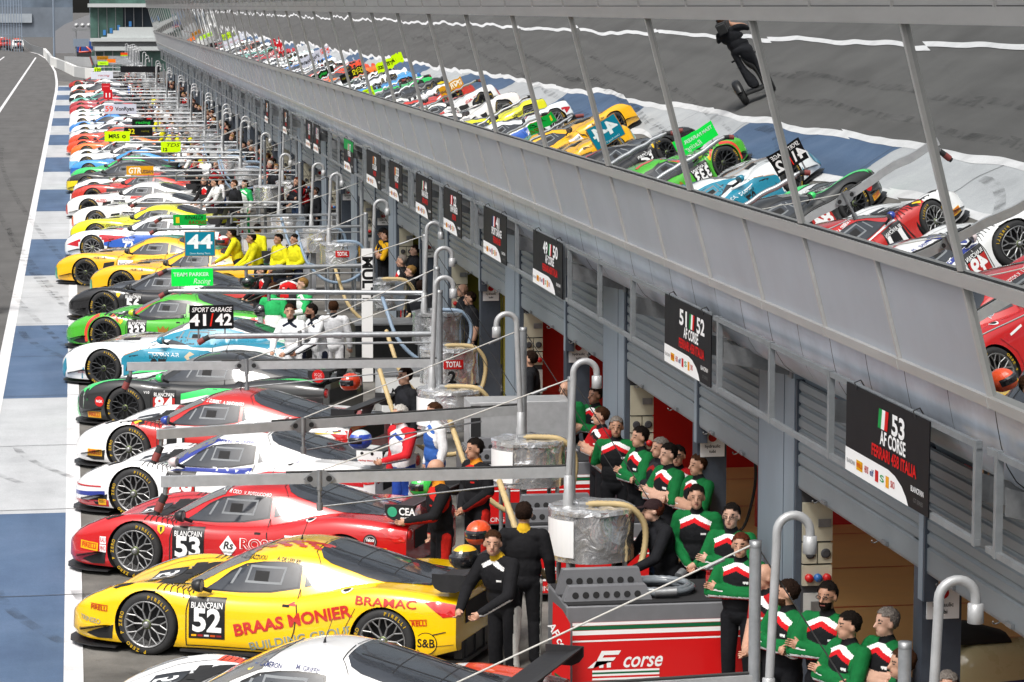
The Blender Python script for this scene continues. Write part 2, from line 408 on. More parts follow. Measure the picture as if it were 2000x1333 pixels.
for i, py in enumerate(piers):
    for j, off in enumerate((3.2, 7.0)):
        n_ = 14 + (i - 2) * 2 + j
        if 9 < n_ < 60 and i < 8:
            put_text(nb, str(n_), 0.26, (PX - .012, py + off - .35, 3.245), (0, -1, 0), (0, 0, 1), bold=.02)
nb.build('door_number', M_num, PB)
# garage interiors
M_red = mat('red_partition', (0.55, 0.012, 0.012), rough=0.4, var=0.05)
M_wood = mat('tan_floor', (0.80, 0.47, 0.18), rough=0.5, var=0.06, vscale=2)
M_wallw = mat('garage_white', (0.5, 0.5, 0.48), rough=0.6)
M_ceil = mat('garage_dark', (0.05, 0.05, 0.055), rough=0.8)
M_yel = mat('olive_partition', (0.42, 0.38, 0.05), rough=0.5)
M_cab = mat('cream_cabinet', (0.50, 0.47, 0.36), rough=0.5, var=0.06)
mb = MB()
mb.box((14.0, BY0, 2.75), (14.2, BY1, 3.99), 0); mb.box((7.25, BY0, 3.2), (13.99, BY1, 3.25), 1)  # only the wall head is built; opening below added so sky light reaches the floor
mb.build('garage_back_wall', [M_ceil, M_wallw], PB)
def partition(y, xa, xb, m):
    c = MB(); c.box((xa, y, 0.0), (xb, y + .12, 2.98)); c.build('garage_partition', m, PB)
partition(18.3, PX + .42, 13.98, M_red); partition(35.5, 8.75, 13.98, M_red); partition(40.25, PX + .42, 13.98, M_red); partition(44.2, PX + .42, 13.98, M_red)
for i, py in enumerate(piers):
    for dy in (0.55, 4.6):
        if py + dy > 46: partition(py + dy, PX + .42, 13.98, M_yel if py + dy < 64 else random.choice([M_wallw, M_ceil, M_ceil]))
fl = sheet('garage_floor', [(PX + .36, 5.6), (15.5, 5.6), (15.5, 48), (PX + .36, 48)], 0.012, M_wood)
for yy in [19.6 + 2.18 * k for k in range(13)]:
    strip('floor_line', [(PX + .36, yy), (13.9, yy)], .035, .016, M_red)
# electrical cabinets on the camera side of every pier, door-post posters
cab = MB()
x0, x1 = PX + .04, PX + .335
cab.box((x0, -.06, 1.62), (x1, 0, 2.0), 0); cab.box((x0 + .15, -.075, 1.76), (x1 - .02, -.06, 1.84), 1)
for a, b in ((x0, x0 + .14), (x0 + .155, x1)):
    cab.box((a, -.06, 1.40), (b, 0, 1.60), 0)
    cab.lathe([(.045, 0), (.05, -.02), (.03, -.025), (0.001, -.02)], ((a + b) / 2, -.06, 1.5), 'y', 2, 14)
cab.box((x0, -.06, 1.18), (x1, 0, 1.38), 0)
for j, q in enumerate((.06, .15, .24)):
    cab.lathe([(.04, 0), (.04, -.05), (.001, -.055)], (x0 + q, -.06, 1.26), 'y', 3 if j != 1 else 4, 14)
cab.box((x0 - .005, -.012, .70), (x1 - .003, -.002, 2.52), 2); cab.box((x0 + .02, -.04, .72), (x1, 0, 1.1), 5); cab.box((x0 + .09, -.06, .78), (x1 - .06, -.04, 1.02), 1)
cab.box((x0 + .1, -.05, 2.32), (x0 + .24, 0, 2.50), 3); cab.box((x0 + .135, -.055, 2.36), (x0 + .205, -.05, 2.46), 6)
M_blue = vinyl('2763a8')
cme = cab.mesh('electrical_cabinet', [M_cab, M_dsteel, M_ceil, M_red, M_blue, M_wallw, M_white])
pme = MB(); pme.box((PX + .05, -.02, 1.62), (PX + .33, 0, 1.95), 0); pme.lathe([(.0, -.0), (.05, 0)], (PX + .19, -.022, 1.84), 'y', 1, 14); put_text(pme, 'hydraulic', .05, (PX + .19, -.023, 1.74), (1, 0, 0), (0, 0, 1), 2, bold=.02); put_text(pme, 'tubi', .05, (PX + .19, -.023, 1.68), (1, 0, 0), (0, 0, 1), 2, bold=.02)
pme = pme.mesh('poster', [M_white, M_red, M_black])
for i, py in enumerate(piers[:12]):
    link('electrical_cabinet', cme, PB, (0, py - .07, 0))
    link('poster', pme, PB, (0, py + 4.45 + .06, .1))

# ------------------------------------------------------------------ race cars
def pchip(pts):
    x = np.array([p[0] for p in pts], float); y = np.array([p[1] for p in pts], float)
    h = np.diff(x); d = np.diff(y) / h; m = np.zeros(len(x))
    for i in range(1, len(x) - 1):
        if d[i - 1] * d[i] > 0:
            w1 = 2 * h[i] + h[i - 1]; w2 = h[i] + 2 * h[i - 1]; m[i] = (w1 + w2) / (w1 / d[i - 1] + w2 / d[i])
    m[0], m[-1] = d[0], d[-1]
    def f(q):
        q = min(max(q, x[0]), x[-1]); i = min(int(np.searchsorted(x, q, 'right')) - 1, len(x) - 2); i = max(i, 0)
        t = (q - x[i]) / h[i]; t2, t3 = t * t, t * t * t
        return float((2 * t3 - 3 * t2 + 1) * y[i] + (t3 - 2 * t2 + t) * h[i] * m[i] + (-2 * t3 + 3 * t2) * y[i + 1] + (t3 - t2) * h[i] * m[i + 1])
    return f
# local car axes: x from nose to tail, y across (near side of the photo is -y), z up
STY = {
 'mid': dict(L=4.40, ax=(0.98, 3.63), rw=0.335, ww=(0.985, 0.985),
    w=[(-.10, .50), (-.02, .66), (.1, .80), (.3, .915), (.6, .968), (.98, .985), (1.35, .965), (1.7, .935), (2.2, .93), (2.7, .945), (3.1, .972), (3.65, .985), (4.05, .965), (4.3, .925), (4.40, .90)],
    sh=[(-.10, .36), (.0, .42), (.15, .52), (.4, .64), (.7, .728), (.95, .755), (1.2, .745), (1.5, .70), (2.0, .672), (2.5, .69), (2.9, .755), (3.2, .82), (3.55, .86), (3.9, .845), (4.2, .81), (4.40, .79)],
    c=[(-.10, .33), (.1, .42), (.4, .53), (.8, .62), (1.2, .69), (1.6, .73), (2.2, .75), (3.0, .82), (3.6, .86), (4.1, .83), (4.40, .80)],
    b=[(-.10, .13), (.3, .11), (1.0, .10), (3.3, .10), (3.9, .14), (4.40, .26)],
    zr=[(1.12, .66), (1.3, .76), (1.5, .87), (1.75, .995), (2.0, 1.09), (2.25, 1.15), (2.45, 1.165), (2.7, 1.145), (3.0, 1.08), (3.4, .985), (3.8, .89), (4.15, .80)],
    gw=[(1.12, .52), (1.3, .68), (1.55, .775), (2.1, .80), (2.7, .79), (3.1, .74), (3.6, .66), (4.15, .55)],
    rf=[(1.12, .36), (1.4, .52), (1.75, .585), (2.1, .60), (2.5, .585), (3.0, .55), (3.5, .50), (4.15, .42)],
    ed=[(1.12, .02), (1.6, .08), (2.1, .125), (2.5, .135), (3.0, .11), (3.6, .07), (4.15, .02)], bz=.66,
    side=[(1.57, .712), (1.70, .80), (1.84, .885), (2.0, .963), (2.15, .998), (2.32, 1.008), (2.5, 1.0), (2.59, .985), (2.61, .79), (2.3, .735), (2.0, .715)],
    quart=[(2.665, .968), (2.85, .925), (3.03, .872), (2.9, .835), (2.68, .795)],
    screen=[(1.20, 0), (1.23, .3), (1.32, .55), (1.42, .60), (1.75, .575), (1.99, .56), (2.03, .3), (2.045, 0)],
    rear=[(2.70, 0), (2.72, .35), (2.80, .49), (2.9, .525), (3.3, .535), (3.7, .515), (3.97, .46), (4.02, .3), (4.03, 0)],
    light=[(.12, .70), (.2, .78), (.4, .835), (.62, .80), (.69, .76), (.5, .74), (.25, .68)], doorx=(1.43, 2.62), tail=(.50, .79), wing=(4.13, 4.50, 1.0)),
 'gt': dict(L=4.55, ax=(0.90, 3.55), rw=0.335, ww=(1.0, 1.0),
    w=[(-.10, .62), (-.02, .76), (.1, .87), (.3, .955), (.6, .995), (.9, 1.0), (1.3, .99), (1.7, .93), (2.4, .93), (2.9, .955), (3.3, .995), (3.6, 1.0), (4.1, .975), (4.4, .93), (4.55, .88)],
    sh=[(-.10, .44), (.0, .50), (.12, .60), (.35, .70), (.65, .775), (.95, .80), (1.3, .79), (1.7, .755), (2.2, .745), (2.7, .77), (3.1, .83), (3.55, .875), (4.0, .87), (4.55, .84)],
    c=[(-.10, .46), (.05, .56), (.3, .67), (.7, .76), (1.2, .825), (1.7, .85), (2.6, .85), (3.5, .89), (4.1, .90), (4.55, .87)],
    b=[(-.10, .13), (.3, .11), (1.0, .10), (3.5, .10), (4.0, .15), (4.55, .28)],
    zr=[(1.55, .80), (1.75, .90), (2.0, 1.035), (2.25, 1.14), (2.5, 1.20), (2.75, 1.215), (3.05, 1.195), (3.4, 1.12), (3.8, 1.01), (4.15, .90)],
    gw=[(1.55, .60), (1.75, .72), (2.0, .79), (2.6, .81), (3.2, .78), (3.7, .68), (4.15, .58)],
    rf=[(1.55, .45), (1.8, .55), (2.2, .595), (2.7, .60), (3.2, .57), (3.7, .52), (4.15, .45)],
    ed=[(1.55, .02), (2.0, .07), (2.4, .115), (2.8, .13), (3.3, .11), (3.8, .07), (4.15, .03)], bz=.74,
    side=[(2.02, .80), (2.14, .88), (2.30, .975), (2.45, 1.035), (2.65, 1.062), (2.85, 1.064), (2.95, 1.055), (2.98, .835), (2.6, .805)],
    quart=[(3.03, 1.045), (3.2, 1.005), (3.42, .93), (3.3, .88), (3.05, .845)],
    screen=[(1.66, 0), (1.69, .3), (1.77, .55), (1.88, .60), (2.1, .585), (2.28, .565), (2.33, .3), (2.345, 0)],
    rear=[(3.12, 0), (3.14, .35), (3.2, .49), (3.5, .50), (3.85, .46), (3.93, .3), (3.95, 0)],
    light=[(.03, .58), (.06, .78), (.2, .88), (.36, .86), (.42, .74), (.3, .62), (.14, .56)], doorx=(1.72, 2.98), tail=(.56, .80), wing=(4.25, 4.62, 1.16)),
}
STY['r8'] = dict(STY['mid'])
STY['r8'].update(
    sh=[(-.10, .44), (.0, .50), (.15, .60), (.4, .70), (.7, .765), (.95, .78), (1.2, .77), (1.5, .74), (2.0, .73), (2.5, .745), (2.9, .79), (3.2, .84), (3.55, .87), (3.9, .865), (4.2, .84), (4.40, .82)],
    c=[(-.10, .45), (.1, .53), (.4, .60), (.8, .67), (1.2, .73), (1.6, .77), (2.2, .79), (3.0, .85), (3.6, .90), (4.1, .87), (4.40, .83)],
    zr=[(1.12, .70), (1.3, .80), (1.5, .92), (1.75, 1.05), (2.0, 1.14), (2.25, 1.195), (2.45, 1.205), (2.7, 1.19), (3.0, 1.13), (3.4, 1.04), (3.8, .94), (4.15, .84)], bz=.70,
    side=[(1.60, .77), (1.74, .87), (1.9, .965), (2.05, 1.025), (2.2, 1.05), (2.45, 1.055), (2.75, 1.03), (2.86, .98), (2.80, .85), (2.3, .79)], quart=None,
    light=[(.0, .55), (.04, .74), (.16, .86), (.32, .85), (.3, .72), (.12, .58)])

def lower_shell(P):
    f = {k: pchip(P[k]) for k in ('w', 'sh', 'c', 'b')}
    L = P['L']; n = 62; xs = [-.10 + (L + .10) * (i / (n - 1)) for i in range(n)]
    rows = []
    for x in xs:
        w, sh, c, b = f['w'](x), f['sh'](x), f['c'](x), f['b'](x); H = sh - b
        crown = .17 if .3 < x < 4.3 else .12
        half = [(0, b), (w - .10, b), (w - .03, b + .015), (w - .008, b + .06), (w, b + .2 * H), (w - .004, b + .4 * H), (w - .010, b + .58 * H), (w - .014, b + .72 * H),
                (w - .024, b + .83 * H), (w - .045, b + .915 * H), (w - .085, b + .97 * H), (w - .135, sh), (w - .19, sh + .002),
                (w - .27, sh + (c - sh) * .18 - .004), (w - .36, sh + (c - sh) * .50), (w * .48, sh + (c - sh) * .82), (w * .3, c - .004), (w * .14, c), (0, c)]
        ring = [(-y, z) for y, z in half] + [(y, z) for y, z in half[-2:0:-1]]
        rows.append([(x, y, z) for y, z in ring])
    m = len(rows[0]); v = [p for r in rows for p in r]; fc = []
    for i in range(n - 1):
        for k in range(m):
            j = (k + 1) % m; fc.append((i * m + k, i * m + j, i * m + m + j, i * m + m + k))
    fc.append(tuple(range(m - 1, -1, -1))); fc.append(tuple(range((n - 1) * m, n * m)))
    return v, fc
def cabin_shell(P):
    f = {k: pchip(P[k]) for k in ('zr', 'gw', 'rf', 'ed')}
    xa, xb = P['zr'][0][0], P['zr'][-1][0]; n = 46; rows = []
    for i in range(n):
        x = xa + (xb - xa) * i / (n - 1); zr, gw, rf, ed = f['zr'](x), f['gw'](x), f['rf'](x), f['ed'](x)
        bz = P['bz'] - .10; ze = zr - ed
        zl = min(P['bz'], ze - .01)
        half = [(0, bz), (gw, bz), (gw, zl)]
        for t in (.2, .4, .6, .8): half.append((gw + (rf - gw) * (t ** 1.15), zl + (ze - zl) * t))
        half += [(rf, ze), (rf - .035, ze + ed * .30), (rf - .085, ze + ed * .56), (rf - .16, ze + ed * .76), (rf * .5, ze + ed * .93), (rf * .25, ze + ed * .985), (0, zr)]
        rows.append([(x, -y, z) for y, z in half] + [(x, y, z) for y, z in half[-2:0:-1]])
    m = len(rows[0]); v = [p for r in rows for p in r]; fc = []
    for i in range(n - 1):
        for k in range(m):
            j = (k + 1) % m; fc.append((i * m + k, i * m + j, i * m + m + j, i * m + m + k))
    fc.append(tuple(range(m - 1, -1, -1))); fc.append(tuple(range((n - 1) * m, n * m)))
    return v, fc
def make_shell(sty):
    """returns (verts, faces, dark flag per face, BVH)"""
    P = STY[sty]
    v, fc = lower_shell(P)
    me = bpy.data.meshes.new('s'); me.from_pydata(v, [], fc); me.update()
    o = bpy.data.objects.new('s', me); COL.objects.link(o)
    cuts = []
    for k, ax in enumerate(P['ax']):
        for sgn in (-1, 1):
            mb = MB(); w0, w1 = .60, 1.3; n = 36; r = P['rw'] + (.032 if k == 0 else .03)
            vs = []
            for yy in (sgn * w0, sgn * w1):
                for i in range(n):
                    t = 2 * PI * i / n; vs.append((ax + r * math.cos(t), yy, .33 + r * math.sin(t)))
            fs = [tuple(range(n)), tuple(range(2 * n - 1, n - 1, -1))] + [(i, i + n, (i + 1) % n + n, (i + 1) % n) for i in range(n)]
            cm = bpy.data.meshes.new('c'); cm.from_pydata(vs, [], fs); cm.update()
            bmx = bmesh.new(); bmx.from_mesh(cm); bmesh.ops.recalc_face_normals(bmx, faces=bmx.faces); bmx.to_mesh(cm); bmx.free()
            co = bpy.data.objects.new('c', cm); COL.objects.link(co); cuts.append(co)
            md = o.modifiers.new('b', 'BOOLEAN'); md.operation = 'DIFFERENCE'; md.solver = 'EXACT'; md.object = co
    bmx = bmesh.new(); bmx.from_mesh(me); bmesh.ops.recalc_face_normals(bmx, faces=bmx.faces); bmx.to_mesh(me); bmx.free()
    dg = bpy.context.evaluated_depsgraph_get(); dg.update()
    em = bpy.data.meshes.new_from_object(o.evaluated_get(dg))
    for c in cuts: bpy.data.objects.remove(c)
    bpy.data.objects.remove(o)
    V = [tuple(p.co) for p in em.vertices]; F = [tuple(p.vertices) for p in em.polygons]
    D = []
    for p in em.polygons:
        c = p.center; d = 0
        for ax in P['ax']:
            q = math.hypot(c.x - ax, c.z - .33)
            if q < P['rw'] + .034 and abs(c.y) < 1.05: d = 1
        if c.z < .135 and abs(p.normal.z) > .7: d = 1
        D.append(d)
    bpy.data.meshes.remove(em)
    v2, f2 = cabin_shell(P); o_ = len(V)
    V += v2; F += [tuple(i + o_ for i in q) for q in f2]; D += [0] * len(f2)
    bv = BVHTree.FromPolygons([Vector(p) for p in V], F)
    return V, F, D, bv
SHELL = {k: make_shell(k) for k in STY}
_DIR = {'L': ((0, 1), Vector((0, 1, 0))), 'R': ((0, 1), Vector((0, -1, 0))), 'T': ((0, 1), Vector((0, 0, -1))), 'B': ((0, 1), Vector((-1, 0, 0)))}
def project(bv, v2, faces, mode, off, grid=.07):
    bm = bmesh.new(); vs = [bm.verts.new((a, b, 0)) for a, b in v2]
    for f in faces:
        try: bm.faces.new([vs[i] for i in f])
        except ValueError: pass
    if not bm.faces: bm.free(); return [], []
    bmesh.ops.triangulate(bm, faces=[f for f in bm.faces if len(f.verts) > 3])
    for ax in (0, 1):
        lo = min(v.co[ax] for v in bm.verts); hi = max(v.co[ax] for v in bm.verts)
        k = math.floor(lo / grid) + 1
        while k * grid < hi - 1e-4:
            co = [0, 0, 0]; no = [0, 0, 0]; co[ax] = k * grid; no[ax] = 1
            bmesh.ops.bisect_plane(bm, geom=bm.verts[:] + bm.edges[:] + bm.faces[:], plane_co=co, plane_no=no, dist=1e-5); k += 1
    bm.verts.index_update(); out = []; d = _DIR[mode][1]
    for v in bm.verts:
        a, b = v.co.x, v.co.y
        o = Vector((a, -3, b)) if mode == 'L' else Vector((a, 3, b)) if mode == 'R' else Vector((a, b, 3)) if mode == 'T' else Vector((8, a, b))
        loc, nrm, i, ds = bv.ray_cast(o, d)
        if loc is None: out.append(None); continue
        if nrm.dot(d) > 0: nrm = -nrm
        n2 = (nrm - d * .6).normalized()
        out.append(loc + n2 * off)
    idx = {}; V = []; F = []
    for f in bm.faces:
        q = [v.index for v in f.verts]
        if any(out[i] is None for i in q): continue
        xs = [out[i] for i in q]
        if max((xs[i] - xs[i - 1]).length for i in range(len(xs))) > .34: continue
        for i in q:
            if i not in idx: idx[i] = len(V); V.append(out[i])
        F.append(tuple(idx[i] for i in q))
    bm.free()
    return V, F
def poly(pts): return list(pts), [tuple(range(len(pts)))]
def rect(x0, z0, x1, z1): return poly([(x0, z0), (x1, z0), (x1, z1), (x0, z1)])
def circ(x, z, r, n=20): return poly([(x + r * math.cos(2 * PI * i / n), z + r * math.sin(2 * PI * i / n)) for i in range(n)])
def sym(half): return poly(half + [(x, -y) for x, y in half[::-1] if abs(y) > 1e-6])
class Skin:
    """a mesh made of patches laid on one body style"""
    def __init__(s, sty): s.sty = sty; s.bv = SHELL[sty][3]; s.mb = MB(); s.mats = []
    def mi(s, m):
        if m not in s.mats: s.mats.append(m)
        return s.mats.index(m)
    def patch(s, geo, m, mode='L', off=.004, grid=.07, both=False):
        if off < .0056: off += .0018
        if mode == 'T': grid = .045
        v, f = project(s.bv, geo[0], geo[1], mode, off, grid); s.mb.add(v, f, s.mi(m), True)
        if both:
            if mode == 'L': v, f = project(s.bv, geo[0], geo[1], 'R', off, grid); s.mb.add(v, f, s.mi(m), True)
            if mode == 'T': v, f = project(s.bv, [(a, -b) for a, b in geo[0]], geo[1], 'T', off, grid); s.mb.add(v, f, s.mi(m), True)
    def text(s, t, size, x, z, m, mode='L', rot=0.0, off=.008, width=None, both=True, **kw):
        v, f = text_geo(t, size, **kw)
        if width:
            xs = [a for a, b in v]; k = width / max(1e-6, max(xs) - min(xs)); v = [(a * k, b) for a, b in v]
        c, n = math.cos(rot), math.sin(rot)
        g = [(x + a * c - b * n, z + a * n + b * c) for a, b in v]
        V, F = project(s.bv, g, f, mode, off, .12); s.mb.add(V, F, s.mi(m), True)
        if both and mode == 'L':
            g = [(x - a * c + b * n, z - (-a * n) * 0 + a * n + b * c) for a, b in v]
            V, F = project(s.bv, [(x - a * c - b * n, z - a * n + b * c) for a, b in v], f, 'R', off, .12); s.mb.add(V, F, s.mi(m), True)
    def build(s, name, parent=None):
        me = s.mb.mesh(name, s.mats); return link(name, me, parent) if parent is not None else me
M_win = mat('tinted_window', (0.04, 0.046, 0.056), rough=0.08, var=0.35, vscale=2.2, spec=0.6, coat=0.3)
M_scr = mat('windscreen_glass', (0.16, 0.155, 0.145), rough=0.05, var=0.3, vscale=2.0, spec=0.9, coat=0.8)
M_net = mat('window_net', (0.20, 0.215, 0.23), rough=0.6, var=0.1)
M_lamp = mat('headlamp_lens', (0.42, 0.42, 0.42), rough=0.08, var=0.5, vscale=14, coat=1.0, metal=0.3)
M_tail = mat('tail_lamp', (0.62, 0.012, 0.012), rough=0.12, coat=1.0, var=0.3, vscale=20)
M_rim = mat('silver_rim', (0.36, 0.36, 0.36), rough=0.35, metal=0.75, var=0.1)
M_rimd = mat('dark_rim', (0.035, 0.037, 0.04), rough=0.4, metal=0.5, var=0.1)
M_tyre = mat('tyre_rubber', (0.022, 0.022, 0.023), rough=0.7, var=0.25, vscale=10)
M_tyel = vinyl('c9a21c')
M_hub = mat('hub_nut', (0.14, 0.17, 0.08), rough=0.35, metal=0.7)

# wheels (axis along y, outer face at -y)
def wheel_meshes():
    ty = MB(); rw = .335
    ty.lathe([(.245, -.150), (.262, -.158), (.30, -.158), (.322, -.145), (rw, -.115), (rw, .115), (.32, .15), (.25, .15)], axis='y', n=40)
    for txt, a0 in (('PIRELLI', 55), ('P ZERO', -118), ('P ZERO', 175)):
        for i, ch in enumerate(txt):
            if ch == ' ': continue
            a = R(a0 - (i - len(txt) / 2) * 8.2); c = Vector((.293 * math.cos(a), -.1605, .293 * math.sin(a)))
            put_text(ty, ch, .052, c, (math.sin(a), 0, -math.cos(a)), (math.cos(a), 0, math.sin(a)), 1, bold=.03)
    tm = ty.mesh('wheel', [M_tyre, M_tyel])
    rims = {}
    for key, mm in (('silver', M_rim), ('black', M_rimd)):
        rm = MB()
        rm.lathe([(.246, -.152), (.252, -.160), (.246, -.164), (.232, -.150), (.222, -.10), (.215, .05), (.20, .06)], axis='y', n=40)
        rm.lathe([(.215, .0), (.001, .0)], axis='y', m=1, n=24)
        rm.lathe([(.052, -.10), (.05, -.145), (.036, -.150), (.034, -.170), (.022, -.178), (.001, -.178)], axis='y', n=18)
        rm.lathe([(.053, -.146), (.045, -.152), (.037, -.152)], axis='y', m=2, n=18)
        for i in range(10):
            a = 2 * PI * i / 10
            p0 = Vector((.045 * math.cos(a), -.125, .045 * math.sin(a))); p1 = Vector((.145 * math.cos(a), -.135, .145 * math.sin(a)))
            rm.tube([p0, p1], [.013, .010], 0, 6)
            for d in (-.2, .2): rm.tube([p1, (.238 * math.cos(a + d), -.150, .238 * math.sin(a + d))], [.010, .009], 0, 6)
        rims[key] = rm.mesh('rim', [mm, M_rub, M_hub])
    return tm, rims
TYRE, RIMS = wheel_meshes()
def slot_copy(o, mats):
    for i, m in enumerate(mats):
        if m is None or i >= len(o.material_slots): continue
        o.material_slots[i].link = 'OBJECT'; o.material_slots[i].material = m
CACHE = {}
def base_parts(sty):
    """shared meshes of everything that is the same on every car of one body style"""
    if sty in CACHE: return CACHE[sty]
    P = STY[sty]; D = {}
    # glass
    g = Skin(sty); g.patch(poly([(x - .0, z) for x, z in P['side']]), M_win, 'L', .004); D['side_window'] = g.build('side_window')
    g = Skin(sty); g.patch(poly(P['side']), M_win, 'R', .004); D['side_window_far'] = g.build('side_window')
    if P['quart']:
        g = Skin(sty); g.patch(poly(P['quart']), M_win, 'L', .004); D['quarter_window'] = g.build('quarter_window')
        g = Skin(sty); g.patch(poly(P['quart']), M_win, 'R', .004); D['quarter_window_far'] = g.build('quarter_window')
    g = Skin(sty); g.patch(sym(P['screen']), M_scr, 'T', .005); D['windscreen'] = g.build('windscreen')
    g = Skin(sty); g.patch(sym(P['rear']), M_win, 'T', .004)
    D['rear_window'] = g.build('rear_window')
    # window net / roll bar seen through the side window
    g = Skin(sty); sx = [p[0] for p in P['side']]; x0, x1 = min(sx), max(sx); zb = P['side'][0][1]; zt = max(p[1] for p in P['side'])
    a, b = x0 + .42 * (x1 - x0), x0 + .80 * (x1 - x0); c, d = zb + .09, zt - .035; k = .022
    for r_ in ((a, c, b, c + k), (a + .03, d - k, b + .03, d)): g.patch(rect(*r_), M_net, 'L', .007)
    for xx in (a, b): g.patch(poly([(xx, c), (xx + k, c), (xx + k + .03, d), (xx + .03, d)]), M_net, 'L', .007)
    g.patch(poly([(a - .17, c - .02), (a - .14, c - .02), (a - .07, c + .13), (a - .10, c + .13)]), M_net, 'L', .007)
    g.patch(rect(a + .10, c + .02, a + .26, d - .05), M_dark, 'L', .0065)
    D['window_net'] = g.build('window_net')
    # window edge trim: dark band round the side window
    cx = sum(p[0] for p in P['side']) / len(P['side']); cz = sum(p[1] for p in P['side']) / len(P['side'])
    out = [(p[0] + (.022 if p[0] > cx else -.03), p[1] + (.016 if p[1] > cz else -.012)) for p in P['side']]
    for nm, md_ in (('window_trim', 'L'), ('window_trim_far', 'R')):
        g = Skin(sty); g.patch(poly(out), M_black, md_, .0012); D[nm] = g.build('window_trim')
    for nm, sg in (('headlight', -1), ('headlight_far', 1)):
        g = Skin(sty); g.patch(poly([(x, sg * y) for x, y in P['light']]), M_lamp, 'T', .006); D[nm] = g.build('headlight')
    # rear face
    g = Skin(sty); z0, z1 = P['tail']
    g.patch(rect(-.60, z0, .60, z1 - .07), M_dark, 'B', .004); D['rear_grille'] = g.build('rear_grille')
    L = P['L']
    for nm, sg in (('tail_light', -1), ('tail_light_far', 1)):
        m_ = MB(); m_.lathe([(.075, -.06), (.08, .01), (.06, .03), (.001, .035)], (L - .005, sg * .76, z1 - .10), 'x', 0, 20)
        D[nm] = m_.mesh('tail_light', M_tail)
    if sty == 'mid':
        for nm, md_ in (('side_lamp', 'L'), ('side_lamp_far', 'R')):
            g = Skin(sty); g.patch(poly([(4.07, .765), (4.20, .772), (L - .01, .745), (L - .01, .63), (4.27, .615)]), M_tail, md_, .006); D[nm] = g.build('side_lamp')
    m_ = MB(); m_.box((L - .45, -.75, .10), (L + .03, .75, .14), 0)
    for yy in (-.6, -.3, 0, .3, .6): m_.box((L - .4, yy - .008, .14), (L + .02, yy + .008, .33), 0)
    m_.box((L - .08, -.72, .15), (L + .004, .72, .33), 0); D['diffuser'] = m_.mesh('diffuser', M_carbon)
    # splitter, floor, sills
    m_ = MB(); pl = [(-.13, -.30), (-.11, -.55), (-.01, -.76), (.15, -.89), (.34, -.96), (.62, -.97)]
    m_.prism(pl + [(x, -y) for x, y in pl[::-1]], .058, .070, 'z', 0)
    m_.prism([(.62, -.60), (L - .4, -.60), (L - .4, .60), (.62, .60)], .07, .095, 'z', 0)
    m_.prism([(1.36, -.965), (3.22, -.985), (3.22, .985), (1.36, .965)], .075, .10, 'z', 0)
    D['splitter'] = m_.mesh('splitter', M_carbon)
    # canards (small dive planes)
    m_ = MB(); w_ = pchip(P['w'])
    for sg in (-1, 1):
        m_.add([(.12, sg * w_(.12), .22), (.56, sg * (w_(.56)), .30), (.52, sg * (w_(.52) + .07), .315), (.2, sg * (w_(.2) + .06), .235)], [(0, 1, 2, 3)]); 
        m_.add([(.12, sg * w_(.12), .205), (.56, sg * (w_(.56)), .285), (.52, sg * (w_(.52) + .07), .30), (.2, sg * (w_(.2) + .06), .22)], [(0, 1, 2, 3)])
    D['dive_plane'] = m_.mesh('dive_plane', M_carbon)
    # wing
    x0, x1, zw = P['wing']
    m_ = MB(); n = 10; wy = .90
    pr = [(x0, zw - .03), (x0 + .03, zw - .005), (x0 + .12, zw), (x0 + .25, zw + .012), (x1, zw + .06), (x1, zw + .045), (x0 + .25, zw - .02), (x0 + .1, zw - .05)]
    m_.prism(pr, -wy, wy, 'y', 0); D['wing_plane'] = m_.mesh('wing_plane', M_carbon)
    e0 = [(x0 + .02, zw + .065), (x1 + .01, zw + .065), (x1 + .01, zw - .03), (x1 - .03, zw - .085), (x1 - .10, zw - .12), (x0 + .12, zw - .12), (x0 + .05, zw - .085), (x0 + .02, zw - .03)]
    for nm, y in (('wing_endplate', -wy - .014), ('wing_endplate_far', wy + .002)):
        m_ = MB(); m_.prism(e0, y, y + .012, 'y', 0); D[nm] = m_.mesh('wing_endplate', M_carbon)
    for nm, y in (('wing_support', -.36), ('wing_support_far', .35)):
        m_ = MB(); m_.prism([(x0 + .05, zw - .03), (x0 + .22, zw - .03), (x0 + .14, zw - .2), (x0 - .0, zw - .42), (x0 - .14, zw - .42), (x0 + .0, zw - .18)], y, y + .014, 'y', 0); D[nm] = m_.mesh('wing_support', M_carbon)
    mx = min(sx) + .0; mz = zb + .02
    for nm, sg in (('mirror', -1), ('mirror_far', 1)):
        m_ = MB(); m_.tube([(mx + .10, sg * .84, mz - .02), (mx + .03, sg * .94, mz + .03)], .022, 1, 8)
        m_.lathe([(.001, -.0), (.045, .02), (.068, .07), (.070, .12), (.06, .125)], (mx - .07, sg * .965, mz + .06), 'x', 0, 14)
        m_.lathe([(.06, .122), (.001, .122)], (mx - .07, sg * .965, mz + .06), 'x', 2, 14)
        D[nm] = m_.mesh('mirror', [M_carbon, M_carbon, M_lamp])
    m_ = MB(); zr = pchip(P['zr']); m_.tube([(P['rear'][0][0] - .32, -.05, zr(P['rear'][0][0] - .32) - .01), (P['rear'][0][0] - .31, -.05, zr(P['rear'][0][0] - .3) + .05)], [.018, .004], 0, 8)
    m_.tube([(P['rear'][0][0] - .31, -.05, zr(P['rear'][0][0] - .3) + .04), (P['rear'][0][0] - .24, -.05, zr(P['rear'][0][0] - .3) + .22)], .0035, 0, 5); D['antenna'] = m_.mesh('antenna', M_carbon)
    CACHE[sty] = D
    return D
